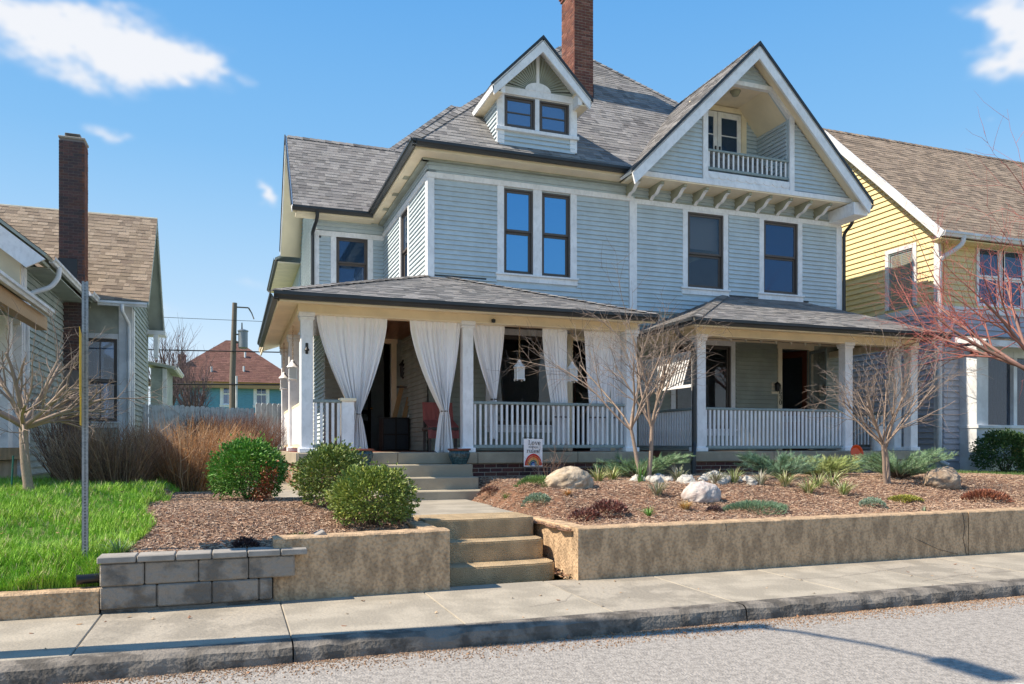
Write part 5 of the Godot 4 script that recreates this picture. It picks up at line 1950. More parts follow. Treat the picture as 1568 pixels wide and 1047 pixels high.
	slope(pr, [q1, V(14.34, e, D1), V(14.34 - 1.2, e + 0.365 * t, D1)], CHAR, M.cream)
	caps(pr, q0, V(ax, e + 0.365 * t, D1), nf, Vector3(-k, 1, 0).normalized(), CHAR)
	board(pr, V(8.07, 3.80, 12.46), V(14.31, 3.95, 12.43), M.cream, "fascia")
	gutter(pr, V(8.02, 3.825, 12.43), V(14.34, 3.825, 12.43), Vector3(0, 0, 1), M.gutter)
	gutter(pr, V(8.07, 3.825, D1), V(8.07, 3.825, 12.33), Vector3(-1, 0, 0), M.gutter)
	var flash := MB.new()
	flash.box(V(3.8, 5.02, D1), V(5.0, 5.07, D1 - 0.03))
	flash.box(V(ax - 0.1, 5.07, D1), V(13.3, 5.12, D1 - 0.03))
	part("flashing", flash, M.gutter, pr)
	pipe("downspout", pr, [V(8.0, 3.83, 12.95), V(8.05, 3.70, 12.95), V(8.36, 3.55, 12.97), V(8.42, 3.3, 12.97), V(8.42, 1.6, 12.97), V(8.3, 1.4, 12.8), V(8.28, 1.0, 12.78)], 0.045, M.gutter)
	# railings
	railing(P, V(3.96, 0, 13.06), V(6.94, 0, 13.06), 1.56, 2.33, 0.098, 0.038, M.trim, M.rail_green)
	railing(P, V(1.24, 0, 13.06), V(1.70, 0, 13.06), 1.56, 2.31, 0.098, 0.045, M.trim, M.rail_green)
	railing(P, V(8.69, 0, 13.06), V(12.08, 0, 13.06), 1.54, 2.30, 0.098, 0.045, M.trim, M.rail_green)
	railing(P, V(13.98, 0, 13.62), V(13.98, 0, 15.45), 1.56, 2.30, 0.1, 0.04, M.trim, M.rail_green)
	railing(P, V(8.58, 0, 13.2), V(8.58, 0, 15.45), 1.54, 2.30, 0.1, 0.04, M.trim, M.rail_green)
	railing(P, V(1.14, 0, 13.16), V(1.14, 0, 15.73), 1.56, 2.30, 0.11, 0.085, M.trim, M.cream)
	railing(P, V(1.14, 0, 15.93), V(1.14, 0, 18.1), 1.56, 2.30, 0.11, 0.085, M.trim, M.cream)
	# slanted slats screening the side of the right porch
	var ls := group_of("slat_screen", P)
	for s in 20:
		var b := MB.new()
		var d := 13.35 + s * 0.095
		b.beam(V(8.50, 2.78, d + 0.18), V(8.50, 3.38, d - 0.12), 0.012, 0.045, Vector3(0, 0, 1), 0.002)
		part("slat", b, M.trim, ls)
	board(ls, V(8.49, 2.72, 15.45), V(8.53, 2.78, 13.2), M.trim, "slat_rail")
	board(ls, V(8.49, 3.38, 15.45), V(8.53, 3.44, 13.2), M.trim, "slat_rail")
	# dark fixing on the corner post
	var sc := MB.new()
	sc.bbox(V(1.115, 3.06, 12.97), V(1.16, 3.24, 12.95), 0.008)
	sc.lathe(PackedVector2Array([Vector2(0, -0.05), Vector2(0.04, -0.01), Vector2(0.02, 0.03), Vector2(0, 0.05)]), V(1.137, 3.13, 12.93), 10)
	part("candle_bracket", sc, M.black_iron, P)
	var cm := MB.new()
	cm.lathe(PackedVector2Array([Vector2(0, -0.04), Vector2(0.035, -0.03), Vector2(0.04, 0.02), Vector2(0, 0.04)]), V(4.30, 3.76, 12.9), 12)
	part("camera", cm, M.black_plastic, P)
	# house number on the door casing
	var nn := group_of("house_number", H)
	var font := SystemFont.new()
	font.font_names = PackedStringArray(["Droid Serif"])
	var yy := 2.98
	for ch in ["1", "6", "3", "0"]:
		var tm := TextMesh.new()
		tm.text = ch
		tm.font = font
		tm.font_size = 64
		tm.pixel_size = 0.0024
		tm.depth = 0.012
		mi("digit", tm, M.black_iron, nn, Transform3D(Basis(), V(12.45, yy, D1 - 0.05) - gpos(nn)))
		yy -= 0.125
	var bell := MB.new()
	bell.bbox(V(12.43, 2.37, D1 - 0.04), V(12.47, 2.42, D1 - 0.06), 0.006)
	bell.bbox(V(13.36, 2.62, D1 - 0.04), V(13.40, 2.76, D1 - 0.06), 0.006)
	part("door_bell", bell, M.black_iron, nn)
	# wall lamps
	for q in [[12.3, 2.98, D1], [13.72, 2.95, D1]]:
		var b := MB.new()
		b.bbox(V(q[0] - 0.09, q[1] - 0.17, q[2]), V(q[0] + 0.09, q[1] + 0.12, q[2] - 0.03), 0.006)
		var wl := part("wall_lamp", b, M.cream, H)
		var l := MB.new()
		l.lathe(PackedVector2Array([Vector2(0.0, -0.12), Vector2(0.05, -0.10), Vector2(0.06, 0.05), Vector2(0.075, 0.06), Vector2(0.0, 0.13)]), V(q[0], q[1], q[2] - 0.12), 8)
		mi("lantern", l.mesh(), M.black_iron, wl)
	var bl := MB.new()
	bl.lathe(PackedVector2Array([Vector2(0.0, -0.2), Vector2(0.03, -0.16), Vector2(0.07, -0.12), Vector2(0.085, 0.12), Vector2(0.11, 0.14), Vector2(0.03, 0.24), Vector2(0.0, 0.3)]), V(3.75, 3.3, 17.9), 8)
	bl.bbox(V(3.72, 3.2, 18.1), V(3.78, 3.5, 17.92), 0.004)
	part("wall_lamp", bl, M.black_iron, H)

func build_porch_things() -> void:
	var d := 13.05
	curtain("white curtain tied at the small rail post by the porch corner", d, 1.30, 2.46, 3.71, 1.96, 2.10, 1.50, 0.36, 1)
	curtain("white curtain tied beside the right side of the entry opening", d, 2.85, 3.74, 3.71, 3.46, 2.17, 1.47, 0.32, 2)
	curtain("white curtain gathered to a point just past the middle post", d + 0.1, 3.99, 4.60, 3.71, 4.39, 2.40, 1.7, 0.16, 3, 0.08)
	curtain("loose white curtain between the two front lanterns", d + 0.1, 5.33, 5.82, 3.71, 5.70, 2.10, 1.6, 0.36, 4, 0.30)
	curtain("loose white curtain just past the second front lantern", d + 0.1, 6.15, 6.80, 3.71, 6.45, 2.10, 1.6, 0.46, 5, 0.36)
	curtain("narrow white curtain beside the last post of the curtained porch", d + 0.12, 6.70, 6.95, 3.71, 6.84, 2.10, 1.6, 0.22, 6, 0.2)
	var lant := [[4.81, 12.97, "white lantern hanging on a chain near the middle porch post"], [5.84, 12.97, "white lantern hanging on a chain among the loose curtains"], [1.02, 14.4, "white lantern hanging between the first side posts of the porch"], [1.02, 16.9, "white lantern hanging between the rear side posts of the porch"]]
	for q in lant:
		var o := thing("hanging_lantern", q[2], "lantern", V(q[0], 2.74, q[1]), "lanterns hanging on chains along the porch")
		o.scale = Vector3(0.85, 0.85, 0.85)
		var body := MB.new()
		for s in [[-1, -1], [1, -1], [1, 1], [-1, 1]]:
			body.bbox(Vector3(s[0] * 0.075 - 0.009, 0.03, s[1] * 0.075 - 0.009), Vector3(s[0] * 0.075 + 0.009, 0.27, s[1] * 0.075 + 0.009), 0.003)
			body.bbox(Vector3(s[0] * 0.078 - 0.011, -0.02, s[1] * 0.078 - 0.011), Vector3(s[0] * 0.078 + 0.011, 0.02, s[1] * 0.078 + 0.011), 0.003)
		body.bbox(Vector3(-0.095, 0.012, -0.095), Vector3(0.095, 0.034, 0.095), 0.004)
		body.bbox(Vector3(-0.1, 0.262, -0.1), Vector3(0.1, 0.282, 0.1), 0.004)
		mi("frame", body.mesh(), M.white_metal, o)
		var pane := MB.new()
		for s in 4:
			pane.box(Vector3(-0.066, 0.034, 0.072), Vector3(0.066, 0.262, 0.076), Transform3D(Basis(Vector3.UP, s * PI / 2), Vector3.ZERO))
		mi("pane", pane.mesh(), M.blind, o)
		var top := MB.new()
		top.lathe(PackedVector2Array([Vector2(0.13, 0.282), Vector2(0.09, 0.33), Vector2(0.05, 0.37), Vector2(0.035, 0.42), Vector2(0.0, 0.44)]), Vector3.ZERO, 4)
		mi("cap", top.mesh(), M.white_metal, o)
		var chn := MB.new()
		var y := 0.44
		var i := 0
		while y < 1.13:
			var pts := PackedVector3Array()
			var rr := PackedFloat32Array()
			for k in 9:
				var a := TAU * k / 8.0
				var v := Vector3(cos(a) * 0.014, sin(a) * 0.028, 0)
				if i % 2 == 1: v = Vector3(0, v.y, v.x)
				pts.append(v + Vector3(0, y + 0.028, 0)); rr.append(0.004)
			chn.tube(pts, rr, 4, false)
			y += 0.047; i += 1
		mi("chain", chn.mesh(), M.pale_wood, o)
	# glazed pots on the top step
	for q in [[1.97, 12.62, "grey blue glazed flowerpot at the shrub end of the porch steps"], [3.60, 12.62, "dark teal glazed flowerpot under the middle porch post"]]:
		var o := thing("flower_pot", q[2], "flowerpot", V(q[0], 1.265, q[1]), "glazed pots at either end of the porch steps")
		var b := MB.new()
		b.lathe(PackedVector2Array([Vector2(0.0, 0.0), Vector2(0.12, 0.0), Vector2(0.13, 0.02), Vector2(0.175, 0.12), Vector2(0.185, 0.18), Vector2(0.165, 0.225), Vector2(0.168, 0.235)]), Vector3.ZERO, 32)
		mi("bowl", b.mesh(), M.glaze, o)
		var r := MB.new()
		r.lathe(PackedVector2Array([Vector2(0.16, 0.225), Vector2(0.195, 0.235), Vector2(0.2, 0.25), Vector2(0.19, 0.262), Vector2(0.165, 0.255), Vector2(0.15, 0.20)]), Vector3.ZERO, 32)
		mi("rim", r.mesh(), M.clay_rim, o)
		var so := MB.new()
		so.lathe(PackedVector2Array([Vector2(0.16, 0.2), Vector2(0.06, 0.215), Vector2(0.0, 0.21)]), Vector3.ZERO, 24)
		mi("soil", so.mesh(), M.mulch_bed, o)
	# garden flag with a rainbow
	var fg := thing("garden_flag", "small white garden flag with black lettering over a rainbow", "flag", V(4.83, 0.98, 12.35))
	var cl := MB.new()
	var n := 8
	for i in n:
		var xa := -0.17 + 0.34 * i / n
		var xb := -0.17 + 0.34 * (i + 1) / n
		cl.quad(Vector3(xa, 0.24, 0.008 * sin(i * 0.8)), Vector3(xb, 0.24, 0.008 * sin((i + 1) * 0.8)), Vector3(xb, 0.71, 0), Vector3(xa, 0.71, 0))
	mi("cloth", cl.mesh(), M.cloth, fg)
	var bands := [[0.155, Color8(206, 44, 34)], [0.128, Color8(232, 104, 44)], [0.101, Color8(240, 168, 92)], [0.074, Color8(96, 132, 110)], [0.050, Color8(38, 84, 150)], [0.026, Color8(120, 170, 220)]]
	for k in bands.size():
		var b := MB.new()
		var o := PackedVector2Array()
		var r0: float = bands[k][0]
		var r1: float = bands[k + 1][0] + 0.004 if k + 1 < bands.size() else 0.012
		for i in 25: o.append(Vector2(r0 * cos(PI * i / 24.0), 0.26 + r0 * 1.28 * sin(PI * i / 24.0)))
		for i in 25: o.append(Vector2(r1 * cos(PI * (24 - i) / 24.0), 0.26 + r1 * 1.28 * sin(PI * (24 - i) / 24.0)))
		b.prism(o, 0.011, 0.0125)
		var m := StandardMaterial3D.new()
		m.albedo_color = bands[k][1]
		m.roughness = 0.9
		mi("rainbow_band", b.mesh(), m, fg)
	var fnt := SystemFont.new()
	fnt.font_names = PackedStringArray(["Droid Serif"])
	for q in [["Love", 0.645, 0.0021, 0.02], ["always", 0.575, 0.0011, 0.0], ["rules!", 0.505, 0.0019, 0.0]]:
		var tm := TextMesh.new()
		tm.text = q[0]
		tm.font = fnt
		tm.font_size = 48
		tm.pixel_size = q[2]
		tm.depth = 0.0015
		mi("lettering", tm, M.black_iron, fg, Transform3D(Basis(Vector3(0, 0, 1), -0.04), Vector3(q[3], q[1], 0.011)))
	var st := MB.new()
	st.tube(PackedVector3Array([Vector3(-0.185, -0.1, -0.004), Vector3(-0.185, 0.73, -0.004), Vector3(-0.16, 0.735, -0.004), Vector3(0.18, 0.72, -0.004)]), PackedFloat32Array([0.005, 0.005, 0.005, 0.005]), 6)
	mi("stand", st.mesh(), M.black_iron, fg)
	# things in the entry
	var tr := thing("steamer_trunk", "dark blue trunk standing on end in the entry recess", "trunk", V(3.95, 1.46, 17.6))
	tr.position = V(3.42, 1.46, 17.35)
	var tb := MB.new()
	tb.bbox(Vector3(-0.28, 0.02, -0.25), Vector3(0.28, 0.72, 0.25), 0.02)
	mi("case", tb.mesh(), M.trunk_blue, tr)
	var tt := MB.new()
	for q in [[-0.29, 0.0, -0.27, 0.74], [0.27, 0.0, 0.29, 0.74], [-0.02, 0.0, 0.02, 0.74]]:
		tt.bbox(Vector3(q[0], q[1], -0.26), Vector3(q[2], q[3], 0.262), 0.004)
	for y in [0.0, 0.34, 0.70]: tt.bbox(Vector3(-0.285, y, 0.24), Vector3(0.285, y + 0.035, 0.264), 0.004)
	mi("metal_band", tt.mesh(), M.black_iron, tr)
	var pf := thing("leaning_frame", "pale wooden frame and boards leaning on the trunk", "frame", V(3.62, 2.18, 17.4))
	for q in [[-0.2, 0.75, 0.10, -0.18], [0.02, 0.72, 0.1, -0.2], [0.14, 0.7, 0.08, -0.2]]:
		var b := MB.new()
		b.beam(Vector3(q[0], 0.0, 0.1), Vector3(q[0] + 0.22, q[1], -0.1), q[2], 0.03, Vector3(0, 0, 1))
		mi("board", b.mesh(), M.pale_wood if q[0] < 0.1 else M.trim, pf)
	var top := MB.new()
	top.bbox(Vector3(-0.1, 0.7, -0.14), Vector3(0.42, 0.74, -0.06), 0.005)
	mi("top_rail", top.mesh(), M.sash, pf)
	var chr := thing("porch_chair", "wooden porch chair with a dusty pink throw behind the tied curtain", "chair", V(3.75, 1.46, 14.5))
	for s in [[-0.25, -0.22], [0.25, -0.22], [-0.25, 0.22], [0.25, 0.22]]:
		var b := MB.new()
		b.bbox(Vector3(s[0] - 0.025, 0, s[1] - 0.025), Vector3(s[0] + 0.025, 0.42 if s[1] > 0 else 0.92, s[1] + 0.025), 0.005)
		mi("leg", b.mesh(), M.sash, chr)
	var se := MB.new()
	se.bbox(Vector3(-0.3, 0.4, -0.26), Vector3(0.3, 0.46, 0.28), 0.015)
	mi("seat", se.mesh(), M.sash, chr)
	var bk := MB.new()
	bk.bbox(Vector3(-0.28, 0.5, -0.24), Vector3(0.28, 0.92, -0.2), 0.015)
	mi("backrest", bk.mesh(), M.sash, chr)
	var th := MB.new()
	var cp := 10
	for i in cp:
		var xa := -0.3 + 0.6 * i / cp
		var xb := -0.3 + 0.6 * (i + 1) / cp
		var za := 0.02 * sin(i * 1.9)
		var zb := 0.02 * sin((i + 1) * 1.9)
		th.quad(Vector3(xa, 0.95, -0.2), Vector3(xb, 0.95, -0.2), Vector3(xb, 0.6, -0.12 + zb), Vector3(xa, 0.6, -0.12 + za))
		th.quad(Vector3(xa, 0.6, -0.12 + za), Vector3(xb, 0.6, -0.12 + zb), Vector3(xb, 0.48, 0.25 + zb), Vector3(xa, 0.48, 0.25 + za))
		th.quad(Vector3(xa, 0.48, 0.25 + za), Vector3(xb, 0.48, 0.25 + zb), Vector3(xb, 0.25, 0.3 + zb), Vector3(xa, 0.25, 0.3 + za))
	mi("throw", th.mesh(), M.pink_cloth, chr)
	# string of unlit bulbs under the right porch ceiling
	var sl := thing("string_lights", "string of unlit glass bulbs hanging under the right porch ceiling", "string lights", V(11.4, 4.0, 14.3))
	var wire := PackedVector3Array()
	var wr := PackedFloat32Array()
	for k in 15:
		wire.append(Vector3(-1.4 + k * 0.2, 0.02 - 0.03 * absf(sin(k * 1.57)), 0)); wr.append(0.004)
	var wb := MB.new()
	wb.tube(wire, wr, 4)
	mi("cable", wb.mesh(), M.wire, sl)
	for k in 7:
		var b := MB.new()
		b.lathe(PackedVector2Array([Vector2(0, -0.17), Vector2(0.026, -0.15), Vector2(0.03, -0.12), Vector2(0.018, -0.07), Vector2(0.018, -0.03), Vector2(0, -0.02)]), Vector3(-1.2 + k * 0.4, 0, 0), 10)
		mi("bulb", b.mesh(), M.bulb, sl)
	# round orange enamel piece by the porch post
	var od := thing("orange_dish", "round orange dish propped behind the junipers by the porch post", "dish", V(12.0, 1.0, 12.6))
	var ob := MB.new()
	ob.lathe(PackedVector2Array([Vector2(0.0, 0.0), Vector2(0.12, 0.01), Vector2(0.16, 0.05), Vector2(0.165, 0.06), Vector2(0.15, 0.06), Vector2(0.11, 0.03), Vector2(0.0, 0.02)]), Vector3.ZERO, 28)
	mi("bowl", ob.mesh(), M.orange_enamel, od, Transform3D(Basis(Vector3.RIGHT, deg_to_rad(80)), Vector3(0, 0.42, 0)))
	var os := MB.new()
	os.tube(PackedVector3Array([Vector3(0, -0.1, 0), Vector3(0, 0.34, -0.01)]), PackedFloat32Array([0.008, 0.008]), 6)
	mi("stake", os.mesh(), M.black_iron, od)
	# small lamp on the window side and a wreath on the brown door
	var wre := thing("door_wreath", "small red wreath hanging on the brown door", "wreath", V(7.35, 2.95, 15.3))
	var wm := MB.new()
	var pts := PackedVector3Array()
	var rr := PackedFloat32Array()
	for k in 17:
		var a := TAU * k / 16.0
		pts.append(Vector3(cos(a) * 0.13, sin(a) * 0.15, 0.02 * sin(a * 5.0))); rr.append(0.035 + 0.01 * sin(k * 2.3))
	wm.tube(pts, rr, 6, false)
	mi("ring", wm.mesh(), M.red, wre)


# ---------------------------------------------------------------- neighbours
func build_left_house() -> void:
	var H := thing("left_house", "grey green clapboard cottage with tan shingle roof and brick chimney beside the lawn", "house", V(-5.85, 0.69, 19.5))
	rng.seed = 21
	# cross wing: front wall, right gable end
	var w := house_wall(H, front(-7.8, 0.69, 22.49), 5.33, 4.68, [Rect2(4.186, 1.495, 0.806, 2.145)], [Rect2(3.9, 1.04, 1.43, 3.77)], M.green_siding, 0.14, true)
	window(H, Transform3D(Basis(), V(-3.614, 2.185, 22.49) - gpos(H)), 0.806, 2.145, {"casing": 0.13, "casing_mat": M.gutter_white, "glass": M.glass_dark, "vbars": [0.5]})
	board(H, V(-3.9, 0.69, 22.49), V(-3.77, 5.24, 22.425), M.gutter_white, "corner_board")
	board(H, V(-2.769, 0.69, 22.49), V(-2.444, 5.24, 22.425), M.gutter_white, "corner_board")
	board(H, V(-3.77, 4.46, 22.49), V(-2.769, 5.24, 22.451), M.drab, "panel")
	board(H, V(-3.77, 0.69, 22.49), V(-2.769, 1.99, 22.451), M.drab, "panel")
	var gb := MB.new()
	gb.prism(PackedVector2Array([Vector2(22.49, 0.69), Vector2(26.78, 0.69), Vector2(26.78, 5.24), Vector2(24.635, 7.58), Vector2(22.49, 5.24)]), -0.16, 0.0, facing_right(-2.47, 0, 0))
	var gp := part("wall", gb, M.green_siding, H)
	clad(gp, facing_right(-2.47, 0, 0), func(y: float) -> Vector2: return Vector2(22.49 + maxf(0.0, (y - 5.24) / 1.09), 26.78 - maxf(0.0, (y - 5.24) / 1.09)), 0.7, 7.45, 0.14, [Rect2(22.36, 0.6, 0.29, 4.6), Rect2(26.26, 0.6, 0.65, 4.4)], M.green_siding)
	board(H, V(-2.47, 0.69, 22.685), V(-2.412, 5.11, 22.49), M.gutter_white, "corner_board")
	var roof := group_of("roof", H)
	slope(roof, [V(-10.4, 5.266, 21.97), V(-2.015, 5.266, 21.97), V(-2.015, 8.1, 24.44), V(-10.4, 8.1, 24.44)], TAN, M.drab, 0.14)
	slope(roof, [V(-2.015, 5.266, 26.91), V(-10.4, 5.266, 26.91), V(-10.4, 8.1, 24.44), V(-2.015, 8.1, 24.44)], TAN, M.drab, 0.14)
	for s in [21.97, 26.91]:
		var rb := MB.new()
		rb.beam(V(-2.034, 5.136, s), V(-2.034, 7.97, 24.44), 0.03, 0.16)
		part("rake_board", rb, M.drab, roof)
		var rs := MB.new()
		rs.beam(V(-2.249, 5.123, s), V(-2.249, 7.957, 24.44), 0.42, 0.02)
		part("rake_soffit", rs, M.drab, roof)
	gutter(roof, V(-3.185, 5.11, 22.009), V(-2.054, 5.11, 22.009), Vector3(0, 0, 1), M.gutter_white)
	gutter(roof, V(-3.25, 5.175, 21.97), V(-3.25, 5.175, 21.06), Vector3(1, 0, 0), M.gutter_white)
	pipe("downspout", roof, [V(-2.626, 5.149, 21.918), V(-2.626, 4.98, 21.918), V(-2.522, 4.72, 22.36), V(-2.522, 0.82, 22.36)], 0.045, M.gutter_white)
	var bkt := MB.new()
	bkt.prism(PackedVector2Array([Vector2(26.26, 4.98), Vector2(26.91, 4.98), Vector2(26.91, 4.85), Vector2(26.585, 4.655), Vector2(26.416, 4.265), Vector2(26.26, 4.265)]), 0.0, 0.12, facing_right(-2.275, 0, 0))
	bkt.bbox(V(-2.535, 4.98, 26.975), V(-1.95, 5.11, 26.26), 0.005)
	part("bracket", bkt, M.gutter_white, roof)
	# rear side bay
	board(H, V(-2.47, 0.69, 30.55), V(-2.02, 4.07, 27.56), M.green_siding, "side_bay")
	var sb := MB.new()
	sb.beam(V(-2.6, 4.226, 28.99), V(-1.72, 4.07, 28.99), 3.3, 0.1)
	part("side_bay_roof", sb, M.drab, H)
	gutter(H, V(-1.76, 4.0, 30.6), V(-1.76, 4.0, 27.3), Vector3(1, 0, 0), M.gutter_white)
	board(H, V(-2.12, 0.69, 27.56), V(-1.99, 4.05, 27.5), M.gutter_white, "corner_board")
	# front gable block
	house_wall(H, facing_right(-3.9, 0.69, 17.68), 4.81, 4.68, [], [Rect2(-0.1, 0, 0.3, 4.68)], M.green_siding, 0.14, true)
	var fg := MB.new()
	fg.prism(PackedVector2Array([Vector2(-11.7, 0.69), Vector2(-3.9, 0.69), Vector2(-3.9, 5.24), Vector2(-7.8, 8.49), Vector2(-11.7, 5.24)]), -0.16, 0.0, front(0, 0, 17.68))
	var fp := part("wall", fg, M.grey_siding, H)
	clad(fp, front(0, 0, 17.68), func(y: float) -> Vector2: return Vector2(-11.7 + maxf(0, (y - 5.24) / 0.833), -3.9 - maxf(0, (y - 5.24) / 0.833)), 0.7, 8.3, 0.16, [Rect2(-4.19, 0.6, 0.4, 5.2)], M.grey_siding)
	board(H, V(-4.212, 0.69, 17.68), V(-3.881, 5.5, 17.622), M.trim, "corner_board")
	board(H, V(-3.9, 0.69, 17.875), V(-3.848, 5.24, 17.68), M.trim, "corner_board")
	var fr := group_of("roof", H)
	slope(fr, [V(-3.354, 5.266, 17.095), V(-3.354, 5.266, 22.49), V(-7.8, 8.75, 22.49), V(-7.8, 8.75, 17.095)], TAN, M.drab, 0.14)
	slope(fr, [V(-12.22, 5.266, 22.49), V(-12.22, 5.266, 17.095), V(-7.8, 8.75, 17.095), V(-7.8, 8.75, 22.49)], TAN, M.drab, 0.14)
	var rk := MB.new()
	rk.prism(PackedVector2Array([Vector2(-3.38, 5.162), Vector2(-7.8, 8.62), Vector2(-7.8, 8.204), Vector2(-3.705, 4.98)]), 0.0, 0.05, front(0, 0, 17.16))
	rk.prism(PackedVector2Array([Vector2(-12.22, 5.162), Vector2(-7.8, 8.62), Vector2(-7.8, 8.204), Vector2(-11.895, 4.98)]), 0.0, 0.05, front(0, 0, 17.16))
	part("rake_board", rk, M.trim, fr)
	var sf := MB.new()
	sf.hexa([V(-3.406, 5.136, 17.68), V(-7.8, 8.62, 17.68), V(-7.8, 8.62, 17.16), V(-3.406, 5.136, 17.16), V(-3.432, 5.097, 17.68), V(-7.8, 8.581, 17.68), V(-7.8, 8.581, 17.16), V(-3.432, 5.097, 17.16)])
	part("rake_soffit", sf, M.drab, fr)
	board(fr, V(-3.9, 5.084, 22.36), V(-3.406, 5.11, 17.68), M.drab, "soffit")
	gutter(fr, V(-3.406, 5.188, 21.45), V(-3.406, 5.188, 17.55), Vector3(1, 0, 0), M.gutter_white)
	pipe("downspout", fr, [V(-3.328, 5.214, 18.07), V(-3.328, 5.006, 18.07), V(-3.458, 4.785, 18.005), V(-3.809, 4.59, 17.81), V(-3.835, 4.2, 17.784), V(-3.835, 0.82, 17.784)], 0.05, M.gutter_white)
	var bk := MB.new()
	bk.prism(PackedVector2Array([Vector2(-4.212, 3.94), Vector2(-3.9, 3.94), Vector2(-3.9, 5.305), Vector2(-4.42, 5.695), Vector2(-4.498, 5.5), Vector2(-4.29, 4.98)]), 0.045, 0.12, front(0, 0, 17.68))
	part("bracket", bk, M.cream, fr)
	# front porch, mostly out of the frame
	var pr := group_of("porch_roof", H)
	slope(pr, [V(-11.7, 4.2, 12.48), V(-3.276, 4.2, 12.48), V(-4.55, 4.98, 17.55), V(-11.7, 4.98, 17.55)], TAN, M.drab, 0.14)
	slope(pr, [V(-3.276, 4.2, 12.48), V(-3.276, 4.2, 17.16), V(-4.29, 4.655, 17.16), V(-4.29, 4.655, 13.0)], TAN, M.drab, 0.14)
	gutter(pr, V(-3.328, 4.057, 17.03), V(-3.328, 4.057, 12.48), Vector3(1, 0, 0), M.gutter_white)
	board(pr, V(-3.38, 3.81, 17.29), V(-3.575, 4.07, 12.74), M.pale_wood, "beam")
	board(pr, V(-11.7, 4.018, 17.29), V(-3.575, 4.07, 12.74), M.drab, "ceiling")
	var pf := MB.new()
	pf.bbox(V(-11.7, 0.3, 17.68), V(-3.965, 1.314, 13.26), 0.02)
	part("porch_base", pf, M.porch_concrete, H)
	board(H, V(-11.7, 1.314, 17.68), V(-3.874, 1.535, 13.13), M.step, "porch_floor")
	board(H, V(-4.225, 1.535, 13.65), V(-3.965, 4.018, 13.39), M.trim, "porch_post")
	board(H, V(-4.29, 1.535, 17.29), V(-3.965, 4.018, 16.965), M.trim, "porch_post")
	railing(H, V(-4.095, -0.48, 13.78), V(-4.095, -0.48, 16.9), 1.76, 2.5, 0.15, 0.05, M.trim, M.trim)
	# tall dark brick chimney with bare red shaft below the eave
	var ch := group_of("chimney", H)
	var DARK_FRONT := [Color(0.115, 0.07, 0.066), Color(0.09, 0.06, 0.06), Color(0.14, 0.075, 0.066), Color(0.075, 0.056, 0.058), Color(0.165, 0.085, 0.07)]  # front face bricks, darker and less red than the right face
	var core := MB.new()
	core.box(V(-3.968, 0.69, 22.1), V(-3.429, 9.088, 21.59))
	part("mortar_core", core, M.mortar_dark, ch)
	var nb := bricks(ch, Transform3D(Basis(), V(-3.978, 3.42, 21.58) - gpos(ch)), 0.56, 5.62, "dark_front", DARK_FRONT, 0.2)
	bricks(ch, Transform3D(Basis(Vector3(0, 0, -1), Vector3.UP, Vector3(1, 0, 0)), V(-3.419, 3.42, 21.58) - gpos(ch)), 0.5, 5.62, "rust", [Color(0.20, 0.085, 0.05), Color(0.24, 0.10, 0.06), Color(0.16, 0.07, 0.045)], 0.2, 1)
	var capm := MB.new()
	capm.bbox(V(-3.991, 9.088, 22.126), V(-3.406, 9.14, 21.567), 0.01)
	part("crown", capm, M.mortar, ch)
	var flu := MB.new()
	flu.bbox(V(-3.874, 9.14, 21.97), V(-3.536, 9.27, 21.71), 0.01)
	part("flue", flu, M.kerb, ch)
	var flh := MB.new()
	flh.bbox(V(-3.991, 5.435, 21.606), V(-3.575, 6.15, 21.561), 0.005)
	part("flashing", flh, M.gutter, ch)

